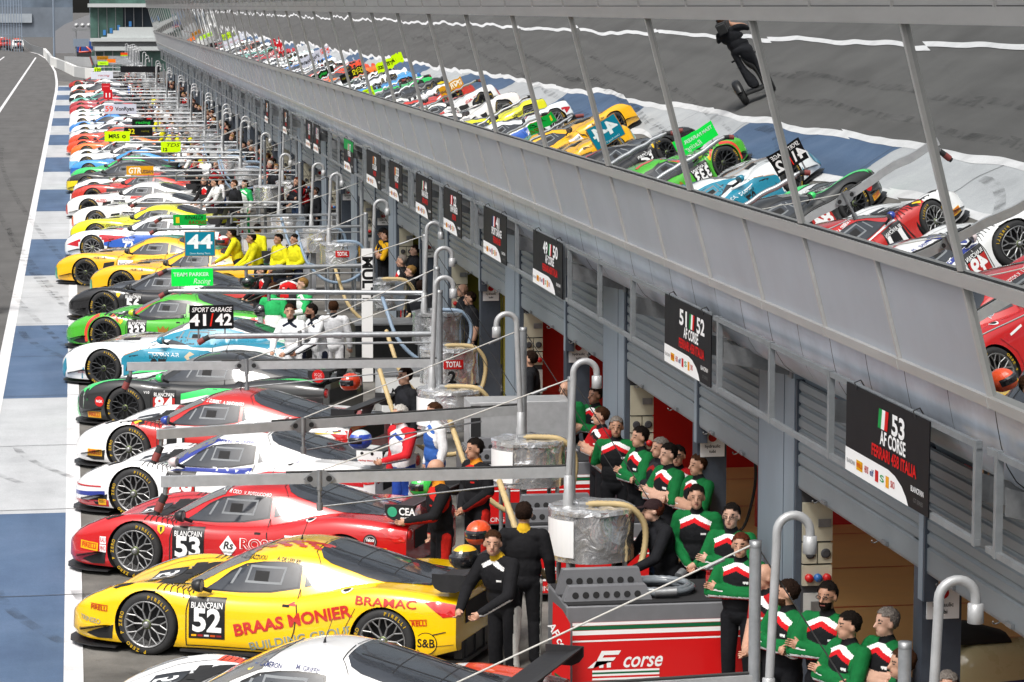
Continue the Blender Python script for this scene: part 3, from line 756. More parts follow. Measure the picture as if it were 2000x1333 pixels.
def body_details(sk, sty, dk=None):
    """vents, shut lines, louvres, fuel cap: the same on every car of a style"""
    P = STY[sty]; d0, d1 = P['doorx']
    def line(pts, w=.006, mode='L', m=M_dark, off=.0045):
        n = len(pts); l = []; r = []
        for i, p in enumerate(pts):
            a = Vector(pts[max(0, i - 1)]); b = Vector(pts[min(n - 1, i + 1)]); d = (b - a).normalized(); q = Vector((-d.y, d.x)) * w
            l.append(tuple(Vector(p) + q)); r.append(tuple(Vector(p) - q))
        sk.patch((l + r, [(i, i + 1, n + i + 1, n + i) for i in range(n - 1)]), m, mode, off, both=True)
    bz = P['side'][0][1]
    line([(d0 + .10, bz - .015), (d0 + .03, bz - .07), (d0, bz - .2), (d0, .14)]); line([(d1 + .02, bz + .06), (d1 + .05, bz - .15), (d1 + .02, bz - .35), (d1 - .06, .14)]); line([(d0, .145), (d1 - .06, .145)])
    w_ = pchip(P['w'])
    for x in (.22, .86 if sty == 'mid' else .98): 
        sk.patch(circ(x, -.50 if x > .5 else -.36, .014, 8), M_dsteel, 'T', .008, both=True)
    line([(P['rear'][0][0] - .03, -.02), (P['rear'][0][0] - .0, -.42), (P['rear'][0][0] + .10, -.56)], .004, 'T'); line([(.10, -.30), (.20, -.52), (.62, -.66), (P['screen'][0][0] - .10, -.72)], .0035, 'T')
    line([(P['ax'][1] - .42, .14), (P['ax'][1] - .44, .40), (P['ax'][1] - .30, .66)], .003); line([(P['ax'][1] + .40, .30), (P['L'] - .02, .34)], .003)
    sk.patch(rect(d1 - .12, bz - .10, d1 - .04, bz - .075), M_dark, 'L', .006, both=True)
    if sty == 'mid':
        for i in range(7):
            x = 1.04 + .066 * i; sk.patch(poly([(x, .70), (x + .012, .70), (x + .05, .80 + .012 * i), (x + .035, .80 + .012 * i)]), M_dark, 'T', .005, both=True)
        for i in range(6):
            x = 1.10 + .065 * i; line([(x + .02, -.79), (x + .005, -.87), (x - .01 + .012 * i, -.925)], .006, 'T')
        # hood outlet: dark crescent in front of the screen
        for sg in (-1, 1):
            sk.patch(poly([(.86, sg * .30), (.93, sg * .50), (1.08, sg * .60), (1.30, sg * .63), (1.36, sg * .60), (1.22, sg * .54), (1.14, sg * .30), (1.12, 0), (1.06, 0), (1.0, sg * .2)]), M_dark, 'T', .0055)
        sk.patch(poly([(.55, .86), (.72, .82), (.80, .845), (.74, .88), (.6, .895)]), M_dark, 'T', .006, both=True)
        sk.patch(circ(3.20, -.835, .062), M_white, 'T', .007); sk.patch(circ(3.20, -.835, .042), M_rub, 'T', .0095)
        line([(4.02, .40), (4.30, .47)], .005)
        sk.patch(poly([(.25, .19), (.35, .23), (.60, .31), (.58, .16), (.4, .15)]), M_dark, 'L', .004, both=True)
    elif sty == 'gt':
        for sg in (-1, 1):
            sk.patch(poly([(1.0, sg * .28), (1.34, sg * .28), (1.42, sg * .55), (1.12, sg * .60)]), M_dark, 'T', .0055)
            for i in range(5): sk.patch(rect(.72 + i * .09, sg * .78 - .06, .745 + i * .09, sg * .78 + .06), M_dark, 'T', .0055)
        sk.patch(poly([(1.34, .30), (1.62, .35), (1.66, .62), (1.40, .58)]), M_dark, 'L', .0045, both=True)
    else:
        for sg in (-1, 1):
            sk.patch(poly([(.84, sg * .30), (.95, sg * .56), (1.28, sg * .62), (1.16, sg * .30)]), M_dark, 'T', .0055)
        sk.patch(poly([(2.72, .30), (3.0, .32), (3.06, .80), (2.86, .82)]), M_carbon, 'L', .0045, both=True)
    # rear window louvre lines
    xr = [p[0] for p in P['rear']]; r0, r1 = min(xr), max(xr)
    for i in range(2):
        x = r0 + .45 + .4 * i
        sk.patch(rect(x, -.40, x + .012, .40), M_carbon, 'T', .0075)
    for yy in (-.22, .22): sk.patch(poly([(r0 + .1, yy - .012), (r1 - .05, yy - .012), (r1 - .05, yy + .012), (r0 + .1, yy + .012)]), M_carbon, 'T', .0078)
M_pyel = vinyl('f0b000'); M_pred = vinyl('c41414')
def door_panel(sk, sty, num, bg='101012', fg='f4f4f4', full=True):
    d0 = STY[sty]['doorx'][0] + .03; z0, z1 = .225, .655; b = vinyl(bg); f = vinyl(fg)
    x1 = d0 + .40
    sk.patch(rect(d0, z0, x1, z1), M_black if bg != 'f4f4f4' else b, 'L', .006, both=True)
    if bg not in ('101012', 'f4f4f4'): sk.patch(rect(d0 + .012, z0 + .012, x1 - .012, z1 - .13), b, 'L', .0075, both=True)
    sk.text('BLANCPAIN', .085, (d0 + x1) / 2, z1 - .085, f if bg != 'f4f4f4' else M_black, width=.345, off=.0095, bold=.012)
    if full: sk.text('II', .04, (d0 + x1) / 2, z1 - .03, f if bg != 'f4f4f4' else M_black, off=.0095)
    sk.text(num, .33, (d0 + x1) / 2, (z0 + z1) / 2 - .035, f, width=.155 * len(num) + .01 * (len(num) - 1) if len(num) < 3 else .36, off=.0098, bold=.035)
    if full:
        for i, hx in enumerate(('f0b000', 'a02020', 'd8d8d8', 'c45010', '8a1c1c')): sk.patch(rect(d0 + .03 + i * .07, z0 + .022, d0 + .085 + i * .07, z0 + .042), vinyl(hx), 'L', .0095, both=True)
def pirelli(sk, x, z, rot=0.0, plate=True, m=None):
    if plate: sk.patch(poly([(x + a * math.cos(rot) - b * math.sin(rot), z + a * math.sin(rot) + b * math.cos(rot)) for a, b in ((-.13, -.05), (.13, -.05), (.13, .05), (-.13, .05))]), M_pyel, 'L', .007, both=True)
    sk.text('PIRELLI', .07, x, z - .005, m or M_pred, rot=rot, width=.21, off=.0095, bold=.02)
    sk.patch(poly([(x + a * math.cos(rot) - b * math.sin(rot), z + a * math.sin(rot) + b * math.cos(rot)) for a, b in ((-.11, .028), (.11, .028), (.11, .037), (-.11, .037))]), m or M_pred, 'L', .0095, both=True)
def hood_number(sk, num, sty, bg=M_black, fg=M_white):
    x0 = .46 if sty == 'mid' else .55
    sk.patch(rect(x0, .05, x0 + .36, .52), bg, 'T', .006)
    v, f = text_geo(num, .34, bold=.03)
    sk.mb.add(*project(sk.bv, [(x0 + .18 - b, .29 - a * .85) for a, b in v], f, 'T', .0095, .1), sk.mi(fg), True)
LIVERY = {}
def body_mesh(sty, key, main, deco, zone=None):
    V, F, D, bv = SHELL[sty]
    sk = Skin(sty); sk.mi(main); sk.mi(M_rub)
    sk.mb.v = list(V); sk.mb.f = list(F); sk.mb.m = [1 if d else 0 for d in D]; sk.mb.sm = [True] * len(F)
    if zone:
        for k, (f, d) in enumerate(zip(F, D)):
            if d: continue
            c = sum((Vector(V[i]) for i in f), Vector()) / len(f); z = zone(c)
            if z is not None: sk.mb.m[k] = sk.mi(z)
    body_details(sk, sty)
    deco(sk)
    me = sk.build('body')
    me.validate(); me.set_sharp_from_angle(angle=R(38))
    return me
def assemble(name, label, sty, bme, loc, rz, rim='silver', group='race cars parked nose out along the pit lane', wing=None, endplate=None, mirror=None, slots=None, full=True, cat='race car'):
    D = base_parts(sty); P = STY[sty]
    t = thing(name, label, cat, loc, rz, group)
    b = link('body', bme, t)
    if slots: slot_copy(b, slots)
    for k, me in D.items():
        nm = k.replace('_far', '')
        if not full and nm in ('rear_grille', 'window_net', 'dive_plane', 'antenna', 'diffuser', 'window_trim'): continue
        o = link(nm, me, t)
        if nm == 'wing_plane' and wing: slot_copy(o, [wing])
        if nm == 'wing_endplate' and (endplate or wing): slot_copy(o, [endplate or wing])
        if nm == 'mirror' and mirror: slot_copy(o, [mirror])
    for ax in P['ax']:
        for sg in (-1, 1):
            w = link('wheel', TYRE, t, (ax, sg * (P['ww'][0] - .17), .335), 0 if sg < 0 else PI)
            link('rim', RIMS[rim], w)
    return t
TH = R(26.5)
def car_origin(fx_, fy_, th, sty):
    """world position of the nose origin from the world position of the near front wheel's face"""
    ax = STY[sty]['ax'][0]; ly = -STY[sty]['ww'][0]
    c, s_ = math.cos(-th), math.sin(-th)
    return (fx_ - (ax * c - ly * s_), fy_ - (ax * s_ + ly * c), 0)

# ---- the near cars, one livery each
def c_yellow(sk):
    red = paint('c8281c'); gry = vinyl('8f9a8a')
    sk.text('BRAAS MONIER', .17, 2.62, .475, red, rot=R(13), width=1.36, bold=.035)
    sk.text('BUILDING GROUP', .12, 2.72, .30, gry, rot=R(13), width=1.20, bold=.02)
    sk.text('BRAMAC', .12, 3.66, .735, red, rot=R(-1), width=.66, bold=.012)
    door_panel(sk, 'mid', '52'); pirelli(sk, .42, .475, R(-2), False, vinyl('b02a10')); pirelli(sk, 4.0, .55, R(4), False)
    sk.text('TRINSEO', .075, .30, .335, gry, rot=R(-6), width=.28, bold=.01)
    sk.patch(circ(4.10, .345, .115, 26), M_black, 'L', .006); sk.patch(circ(4.10, .345, .106, 26), paint('fbc800'), 'L', .0075); sk.text('S&B', .12, 4.10, .345, M_black, width=.18, off=.010, bold=.02)
    sk.text('sargentberman.com', .055, 4.14, .46 - .245, M_black, width=.3, bold=.005, both=False)
    hood_number(sk, '52', 'mid')
    for r in range(4):
        for i in range(9):
            if (i + r) % 2 == 0 or r == 3:
                x = 1.96 + i * .085 + r * .03; y = -.36 + r * .055
                sk.patch(poly([(x, y), (x + .085, y - .01), (x + .085, y + .045), (x, y + .055)]), red, 'T', .0055)
    sk.patch(poly([(.05, -.42), (.30, -.34), (.80, -.30), (.86, -.22), (.4, -.22), (.06, -.30)]), red, 'T', .0055)
    for i in range(8):
        if i % 2: sk.patch(rect(.30 + i * .07, -.44, .37 + i * .07, -.38), red, 'T', .0055)
    sk.text('C. SBIRRAZZUOLI', .05, 2.02, 1.035, M_black, width=.36, rot=R(4), both=False, bold=.01); sk.text('A. DE LEENER', .05, 2.45, 1.038, M_black, width=.27, rot=R(-5), both=False, bold=.01)
    sk.patch(poly([(2.63, .67), (2.66, .63), (2.55, .63)]), M_pred, 'L', .006)
def c_red(sk):
    door_panel(sk, 'mid', '53'); w = M_white
    sk.patch(poly([(2.06, .44), (2.17, .58), (2.28, .44), (2.17, .30)]), w, 'L', .006, both=True); sk.text('Rs', .13, 2.17, .46, M_black, bold=.02, shear=.2, off=.0095); sk.text('costruzioni', .045, 2.17, .385, M_black, width=.17, off=.0095)
    sk.text('ROSSI', .16, 2.57, .49, w, width=.50, bold=.055, off=.007); sk.text('ROSSI', .16, 2.57, .49, M_pred, width=.47, bold=.02, off=.0095)
    sk.text('service', .10, 2.66, .385, w, shear=.3, bold=.02, width=.34)
    sk.text('COREDI', .085, 2.90, .895, w, rot=R(-17), width=.32, bold=.045, off=.006); sk.text('COREDI', .085, 2.90, .895, vinyl('24356e'), rot=R(-17), width=.30, bold=.0, off=.009)
    pirelli(sk, .36, .36, R(-4)); pirelli(sk, 4.05, .50)
    for z, tx in ((.44, 'RALI'), (.34, 'PINO')): sk.patch(rect(.515, z - .045, .60, z + .045), w, 'L', .006); sk.text(tx, .08, .557, z, M_pred, width=.07, off=.009, bold=.01)
    sk.patch(poly([(1.27, .66), (1.36, .665), (1.36, .60), (1.315, .555), (1.275, .60)]), vinyl('f2c200'), 'L', .007, both=True); sk.patch(poly([(1.30, .64), (1.335, .645), (1.325, .585), (1.31, .585)]), M_black, 'L', .009)
    sk.patch(circ(3.98, .62, .085), M_black, 'L', .007); sk.patch(circ(3.98, .62, .068), vinyl('a9a0a4'), 'L', .0085); sk.patch(circ(3.98, .62, .06), M_black, 'L', .0095); sk.text('Veloce', .06, 3.98, .64, w, width=.1, off=.011, bold=.03); sk.text('1887', .05, 3.98, .595, M_pred, width=.09, off=.011, bold=.03)
    sk.text('P. PERAZZINI   M. CIOCI   V. POTOLICCHIO', .05, 2.16, 1.042, w, width=.86, rot=R(-2), both=False, bold=.012)
    for y in (-.30, -.22): sk.patch(poly([(.0, y), (.5, y - .10), (.5, y - .06), (.0, y + .03)]), w, 'T', .0055)
    sk.patch(poly([(.02, -.62), (.1, -.70), (.5, -.66), (.42, -.60)]), w, 'T', .0052)
    hood_number(sk, '53', 'mid'); sk.patch(rect(2.9, .60, 3.15, .63), w, 'L', .006)
def c_wb(sk):   # white with blue and red bands
    bl = paint('2a3a90'); rd = paint('c2242c')
    door_panel(sk, 'mid', '49', 'b8241e')
    sk.patch(poly([(1.50, .705), (1.72, .84), (1.9, .95), (2.05, 1.03), (2.2, 1.052), (2.0, 1.052), (1.85, .99), (1.6, .86), (1.40, .74)]), bl, 'L', .0048, both=True)
    sk.patch(poly([(1.86, .96), (1.95, 1.01), (1.90, 1.03), (1.81, .985)]), rd, 'L', .0056)
    sk.patch(poly([(1.48, .66), (2.62, .655), (2.62, .735), (2.2, .705), (1.62, .695)]), bl, 'L', .0049, both=True)
    for x in (2.05, 2.22, 2.36): sk.patch(poly([(x, .72), (x + .06, .72), (x + .12, .655), (x + .07, .655)]), M_white, 'L', .006)
    sk.patch(poly([(2.55, .64), (2.9, .72), (3.3, .75), (3.9, .69), (4.25, .64), (4.25, .585), (3.9, .63), (3.4, .69), (3.0, .67), (2.7, .61)]), rd, 'L', .005, both=True)
    sk.patch(poly([(2.8, .60), (3.1, .645), (3.4, .655), (3.9, .60), (4.3, .53), (4.3, .40), (3.9, .50), (3.4, .60), (3.1, .61)]), bl, 'L', .0053, both=True)
    sk.patch(poly([(2.62, 1.0), (2.9, .955), (3.1, .90), (3.25, .83), (3.1, .84), (2.85, .90), (2.62, .985)]), bl, 'L', .0049)
    sk.patch(poly([(.0, .30), (.62, .355), (.62, .29), (.0, .25)]), bl, 'L', .005, both=True); sk.patch(poly([(.0, .40), (.5, .415), (.5, .395), (.0, .38)]), rd, 'L', .005, both=True)
    sk.patch(poly([(.0, .19), (.62, .23), (.62, .14), (.0, .13)]), rd, 'L', .0046, both=True)
    for y, c in ((-.42, rd), (-.30, bl), (-.18, rd), (.10, bl)): sk.patch(poly([(.05, y), (.90, y - .06), (.90, y), (.05, y + .05)]), c, 'T', .0055)
    for y, c in ((-.30, rd), (-.12, bl), (.12, rd), (.3, bl)): sk.patch(rect(2.08, y - .025, 2.66, y + .025), c, 'T', .0055)
    sk.text('C. BERTOLINI   M. GRIFFIN', .05, 2.25, 1.04, bl, width=.66, both=False); hood_number(sk, '49', 'mid')
    sk.patch(rect(.46, .16, .58, .24), M_pyel, 'L', .007); sk.text('PZERO', .05, .52, .20, M_black, width=.09, off=.009)
    sk.patch(poly([(3.75, .35), (4.0, .42), (4.3, .45), (4.3, .30), (4.0, .32)]), rd, 'L', .005, both=True); pirelli(sk, 4.05, .27)
    for z in (.36, .26): sk.patch(poly([(1.92, z), (2.9, z + .05), (2.9, z + .09), (1.92, z + .03)]), rd, 'L', .005)
def c_wr(sk):   # red cabin, white nose and flanks
    w = paint('f1f1f1'); rd = paint('c0241f'); ye = paint('f0d020')
    door_panel(sk, 'mid', '11')
    sk.patch(poly([(.80, -.90), (1.04, -.86), (1.15, -.80), (1.22, -.90), (1.1, -.95), (.9, -.95)]), M_black, 'T', .0056); sk.patch(poly([(1.04, -.90), (1.12, -.84), (1.16, -.86), (1.08, -.93)]), ye, 'T', .007)
    sk.patch(poly([(2.55, .74), (2.75, .81), (3.2, .87), (3.6, .87), (4.0, .84), (4.3, .80), (4.38, .70), (3.9, .72), (3.3, .70), (2.8, .69)]), w, 'L', .005, both=True)
    sk.patch(poly([(3.6, .70), (3.9, .72), (4.3, .755), (4.3, .735), (3.9, .70), (3.6, .68)]), M_black, 'L', .006); sk.patch(poly([(3.6, .69), (3.9, .705), (4.3, .73), (4.3, .715), (3.9, .69), (3.6, .675)]), ye, 'L', .0065)
    for i in range(3): sk.patch(poly([(3.95 + i * .1, .62), (4.0 + i * .1, .64), (4.1 + i * .1, .50), (4.08 + i * .1, .49)]), w, 'L', .006)
    sk.patch(poly([(1.48, .69), (2.6, .69), (2.6, .668), (1.48, .668)]), w, 'L', .006)
    sk.text('G. VANNELET   E. GUIBBERT   A. SANTAMATO', .06, 2.2, 1.04, M_white, width=.92, rot=R(-3), both=False, bold=.02); pirelli(sk, .42, .26)
    hood_number(sk, '11', 'mid')
def c_r8(sk):
    gr = paint('35d86a'); w = paint('f1f1f1')
    door_panel(sk, 'r8', '84', 'b8241e')
    sk.patch(poly([(-.1, -.75), (.2, -.90), (.9, -.86), (1.3, -.80), (1.3, -.62), (.8, -.60), (.3, -.66)]), gr, 'T', .0050, both=True)
    sk.patch(poly([(.1, -.62), (.6, -.58), (1.25, -.60), (1.2, -.40), (.5, -.42)]), w, 'T', .0054, both=True)
    sk.patch(poly([(-.1, .14), (.10, .14), (.02, .35), (.06, .52), (.0, .54), (-.1, .48)]), gr, 'L', .005, both=True)
    sk.patch(poly([(1.95, .60), (2.4, .70), (3.0, .72), (3.6, .62), (4.05, .48), (4.05, .38), (3.5, .53), (3.0, .62), (2.4, .60), (1.95, .50)]), gr, 'L', .005, both=True)
    sk.patch(poly([(1.95, .52), (2.4, .615), (3.0, .645), (3.6, .55), (3.9, .46), (3.9, .42), (3.5, .48), (3.0, .56), (2.4, .53), (1.95, .44)]), w, 'L', .0056, both=True)
    sk.patch(poly([(1.3, .14), (1.48, .30), (1.48, .14)]), gr, 'L', .005); sk.patch(poly([(2.0, .30), (3.0, .40), (3.1, .14), (2.0, .14)]), gr, 'L', .005)
    sk.patch(poly([(3.3, -.85), (3.8, -.62), (4.3, -.62), (4.3, -.72), (3.8, -.74)]), gr, 'T', .005, both=True)
    sk.patch(circ(.52, .42, .085), M_pred, 'L', .007); sk.text('NGK', .06, .52, .42, M_white, width=.12, off=.009, bold=.02)
    sk.text('V10', .06, 1.36, .60, M_white, bold=.01); pirelli(sk, .42, .20); hood_number(sk, '84', 'r8')
def c_aston(sk):
    te = paint('1787a4'); go = vinyl('b9772c'); w = M_white
    door_panel(sk, 'gt', '97', 'f4f4f4', '101012')
    sk.patch(poly([(1.10, .34), (1.3, .58), (1.62, .70), (2.0, .735), (2.9, .72), (3.3, .66), (3.1, .52), (2.5, .40), (1.9, .33), (1.30, .14), (1.26, .14)]), te, 'L', .0050, both=True)
    sk.patch(poly([(1.12, .36), (1.32, .60), (1.62, .715), (1.62, .70), (1.33, .58), (1.14, .35)]), go, 'L', .0056); sk.patch(poly([(1.7, .32), (2.9, .30), (2.9, .285), (1.7, .30)]), go, 'L', .0056)
    sk.text('OMAN AIR', .095, 2.10, .62, w, width=.52, bold=.0); sk.patch(poly([(2.46, .60), (2.56, .69), (2.66, .65), (2.55, .60), (2.58, .53), (2.5, .55)]), vinyl('c9b79a'), 'L', .007)
    for i in range(9):
        x = 2.74 + i * .06; sk.patch(poly([(x, .60), (x + .045, .60 + .03 * (i % 3)), (x + .05, .65), (x + .03, .63), (x, .62)]), w, 'L', .007)
    sk.patch(poly([(1.6, -.6), (2.2, -.62), (3.9, -.50), (4.4, -.70), (4.4, -.95), (3.0, -.9)]), te, 'T', .0045)
    sk.patch(poly([(2.35, -.30), (3.1, -.28), (3.1, .28), (2.35, .30)]), te, 'T', .0050)
    sk.patch(poly([(2.1, .45), (2.9, .52), (3.4, .52), (3.4, .42), (2.9, .40), (2.1, .41)]), paint('8ed06a'), 'L', .0054)
    sk.patch(poly([(.0, .36), (.10, .50), (.13, .30), (.05, .14), (-.1, .14)]), te, 'L', .005); sk.patch(poly([(.46, .14), (.60, .14), (.62, .40), (.5, .36)]), te, 'L', .005)
    for y in (-.2, .2): sk.patch(poly([(.1, y), (1.6, y * 1.2), (1.6, y * 1.2 + .03), (.1, y + .03)]), go, 'T', .0055)
    sk.text('DUNLOP', .07, .5, .26, M_pred, width=.2); hood_number(sk, '97', 'gt', M_white, M_black)
def c_green(sk):
    bk = paint('17181a'); rd = paint('e0442c'); lg = paint('8be03a')
    door_panel(sk, 'mid', '333')
    sk.patch(poly([(1.50, .70), (1.72, .86), (1.9, .98), (2.05, 1.05), (1.96, 1.05), (1.80, .98), (1.6, .86), (1.40, .72)]), rd, 'L', .0050)
    sk.patch(poly([(2.1, 1.03), (2.6, 1.03), (3.0, .93), (3.3, .84), (3.9, .76), (4.2, .68), (3.8, .70), (3.2, .76), (2.95, .83), (2.6, .97)]), bk, 'L', .0047)
    sk.patch(poly([(1.46, .69), (2.6, .76), (2.62, .70), (1.9, .64)]), bk, 'L', .0047); 
    for i in range(4): sk.patch(poly([(2.7 + i * .36, .60), (2.86 + i * .36, .70), (3.02 + i * .36, .72), (2.9 + i * .36, .60)]), bk, 'L', .0047)
    sk.patch(poly([(2.66, .78), (2.9, .83), (3.0, .82), (2.75, .765)]), lg, 'L', .006); sk.patch(rect(2.15, -.40, 2.6, -.30), rd, 'T', .0055)
    n = 22; arc = [(.98 + .385 * math.cos(a), .33 + .385 * math.sin(a)) for a in np.linspace(R(200), R(42), n)]; arc2 = [(.98 + .45 * math.cos(a), .33 + .44 * math.sin(a)) for a in np.linspace(R(200), R(42), n)]
    sk.patch((arc + arc2, [(i, i + 1, n + i + 1, n + i) for i in range(n - 1)]), rd, 'L', .0052)
    for i in range(5): sk.patch(poly([(.95 + i * .09, -.92), (1.04 + i * .09, -.68), (1.09 + i * .09, -.68), (.99 + i * .09, -.92)]), bk, 'T', .0055)
    sk.patch(poly([(2.12, .42), (2.32, .42), (2.34, .54), (2.28, .48), (2.22, .55), (2.16, .48), (2.10, .54)]), vinyl('9a6a20'), 'L', .007); sk.text('SOVEREIGN', .07, 2.26, .36, vinyl('c58b2a'), width=.4)
    sk.patch(poly([(1.27, .66), (1.36, .665), (1.36, .60), (1.315, .555), (1.275, .60)]), vinyl('f2c200'), 'L', .007); hood_number(sk, '333', 'mid')
def c_black(sk):
    rd = paint('c02018'); door_panel(sk, 'mid', '56')
    sk.patch(poly([(1.27, .66), (1.36, .665), (1.36, .60), (1.315, .555), (1.275, .60)]), vinyl('f2c200'), 'L', .007)
    sk.patch(poly([(2.9, .60), (3.6, .70), (4.3, .72), (4.3, .64), (3.6, .62)]), rd, 'L', .005); sk.patch(rect(2.1, -.35, 2.6, -.28), rd, 'T', .005)
def c_bmw(n):
    def f(sk):
        gr = paint('2a9a74'); door_panel(sk, 'gt', n, 'f4f4f4', '101012')
        sk.text('HUB LUB', .08, 1.28, .70, M_black, width=.30, bold=.01); sk.patch(poly([(1.9, .42), (2.0, .52), (2.1, .42), (2.0, .34)]), M_black, 'L', .006); sk.text('BANCO DO BRASIL', .11, 2.62, .44, M_black, width=.95, bold=.02); sk.text('Betfair', .09, 3.35, .80, M_black, width=.25, bold=.02)
        sk.patch(poly([(2.45, -.32), (3.1, -.36), (3.1, .36), (2.45, .32)]), gr, 'T', .005); sk.patch(poly([(3.95, -.5), (4.5, -.6), (4.5, .6), (3.95, .5)]), gr, 'T', .005)
        sk.patch(poly([(.55, -.20), (1.6, -.30), (1.6, .30), (.55, .20)]), paint('8a8a88'), 'T', .0050); sk.patch(poly([(-.08, .14), (.10, .14), (.06, .42), (-.04, .44)]), gr, 'L', .005)
    return f
def c_smp(sk):  # white, blue and red bands, white roof
    bl = paint('2f62c0'); rd = paint('c32430'); door_panel(sk, 'gt', '72')
    sk.patch(poly([(.10, .40), (.5, .55), (1.2, .70), (1.9, .66), (1.3, .50), (.5, .36)]), rd, 'L', .005); sk.patch(poly([(1.1, .45), (2.1, .70), (3.0, .72), (3.0, .45), (1.5, .36)]), bl, 'L', .0046)
    for y, c in ((-.5, rd), (-.2, bl), (.2, rd)): sk.patch(poly([(.2, y), (1.6, y - .08), (1.6, y + .06), (.2, y + .08)]), c, 'T', .0052)
def c_sls(main2, num, txt=None, tm=M_black):
    def f(sk):
        door_panel(sk, 'gt', num, 'b8241e' if main2 else '101012')
        if txt: sk.text(txt, .13, 1.20, .62, tm, width=.62, bold=.02, shear=.15)
        if main2:
            m = paint(main2); sk.patch(poly([(2.3, .78), (3.1, .80), (4.3, .70), (4.3, .62), (3.1, .72), (2.3, .70)]), m, 'L', .005); sk.patch(poly([(-.1, .16), (.10, .16), (.06, .46), (-.02, .48)]), m, 'L', .005)
    return f
GREY = 0
near = [
 # key, style, front wheel world xy, paint, livery, rim, label, wing/endplate colours
 ('yellow', 'mid', (0.640, 29.33), 'fbc800', c_yellow, 'silver', 'yellow race car numbered 52 with red BRAAS MONIER lettering on its flank', dict()),
 ('red', 'mid', (0.608, 33.42), 'c4161a', c_red, 'silver', 'red race car numbered 53 with white lettering and a black end plate reading CEA', dict()),
 ('wb', 'mid', (0.673, 37.44), 'f1f1f1', c_wb, 'silver', 'white race car with blue and red bands along the flank and number 49', dict(endplate=paint('f1f1f1'), mirror=paint('d8c8c8'))),
 ('wr', 'mid', (0.685, 41.28), 'c0241f', c_wr, 'silver', 'race car with red roof and doors and plain white front fenders', dict(mirror=paint('2340a0'))),
 ('r8', 'r8', (0.711, 45.63), '1d1f20', c_r8, 'black', 'matt black race car with green and white flashes and a green mirror', dict(mirror=paint('35d86a'))),
 ('aston', 'gt', (0.419, 50.74), 'eef0f0', c_aston, 'black', 'white and teal race car with OMAN AIR lettering on the door', dict(mirror=paint('1787a4'))),
 ('green', 'mid', (0.504, 56.03), '49b02c', c_green, 'black', 'bright green race car numbered 333 with a red wheel arch edge', dict(mirror=paint('b8e020'))),
 ('black', 'mid', (0.539, 61.24), '1b1b1d', c_black, 'black', 'all black race car with a small yellow shield on the fender', dict()),
 ('bmw2', 'gt', (1.005, 66.07), 'f2b50c', c_bmw('8'), 'black', 'amber yellow race car half hidden behind the black one', dict()),
 ('bmw1', 'gt', (0.179, 69.42), 'f2b50c', c_bmw('9'), 'black', 'amber yellow race car whose nose pokes out past the white line', dict()),
 ('smp', 'gt', (0.387, 76.53), 'e9eef0', c_smp, 'silver', 'white race car with red and blue hood stripes and a white roof', dict()),
 ('gtr', 'gt', (0.529, 80.65), 'e3e01c', c_sls(None, '70', 'GT RUSSIAN'), 'silver', 'lemon yellow race car numbered 70 with black lettering on the fender', dict()),
 ('wht', 'gt', (0.571, 85.87), 'ece9e4', c_sls('e0622a', '71', None), 'silver', 'white race car with orange trim standing behind the lemon yellow one', dict()),
 ('wh2', 'gt', (0.385, 91.15), 'e8e8e6', c_sls('c02a20', '24', 'SPECIALIZED', M_pred), 'black', 'white race car with small red lettering on its front fender', dict()),
 ('white', 'mid', (0.45, 24.40), 'f0f0f0', None, 'silver', 'white race car in the foreground with names on its roof and an orange tail', dict()),
]
def c_white(sk):
    orr = paint('e8481c'); hood_number(sk, '51', 'mid')
    sk.text('D. CAMERON', .05, 2.03, 1.040, vinyl('39406a'), width=.30, rot=R(2), both=False, bold=.01); sk.text('M. GRIFFIN', .05, 2.44, 1.040, vinyl('39406a'), width=.24, rot=R(-6), both=False, bold=.01)
    sk.patch(poly([(1.0, .70), (1.4, .66), (1.4, .74), (1.05, .82)]), orr, 'T', .006)
    sk.patch(poly([(.3, -.5), (.8, -.35), (.8, -.25), (.3, -.38)]), paint('6a6e76'), 'T', .0052); door_panel(sk, 'mid', '51')
    sk.patch(poly([(1.86, -.42), (1.93, -.47), (1.95, -.40)]), vinyl('2a6fb0'), 'T', .006); sk.patch(circ(1.86, -.50, .03, 12), vinyl('e8d23a'), 'T', .006)
CARS = {}
P_wht = paint('f1f1f1'); P_org = paint('e8481c')
ZONES = {'wr': lambda c: P_wht if (c.x < 1.0 or (c.x > 2.95 and c.z > .66 and c.z < .9 and abs(c.y) > .56)) else None,
         'white': lambda c: P_org if (c.x > 3.45 and c.z > .60) else None}
for key, sty, (wx, wy), col, dec, rim, label, kw in near:
    me = body_mesh(sty, key, paint(col, rough=.24 if key != 'r8' else .5) , dec or c_white, ZONES.get(key))
    CARS[key] = assemble('race_car', label, sty, me, car_origin(wx, wy, TH, sty), -TH, rim, full=True, **kw)
# CEA plate and U plate lettering on the wings
def wing_text(car, items, sty='mid'):
    x0, x1, zw = STY[sty]['wing']; mb = MB(); ms = []
    for t, size, dx, dz, m, w in items:
        if m not in ms: ms.append(m)
        if t == 'o': mb.lathe([(size, 0), (.001, 0)], (x0 + dx, -.918, zw + dz), 'y', ms.index(m), 20)
        else: put_text(mb, t, size, (x0 + dx, -.918, zw + dz), (1, 0, 0), (0, 0, 1), ms.index(m), width=w, bold=.025)
    mb.build('endplate_lettering', ms, CARS[car])
wing_text('red', [('CEA', .12, .29, -.015, M_white, .20), ('o', .06, .11, -.02, vinyl('3aa47c'), 0), ('gestion', .04, .29, -.085, M_white, .16)])
wing_text('wb', [('U', .09, .33, -.05, M_black, .05), ('o', .022, .10, .03, M_black, 0), ('o', .022, .24, .03, M_black, 0), ('racing team', .03, .15, -.06, M_pred, .2)])
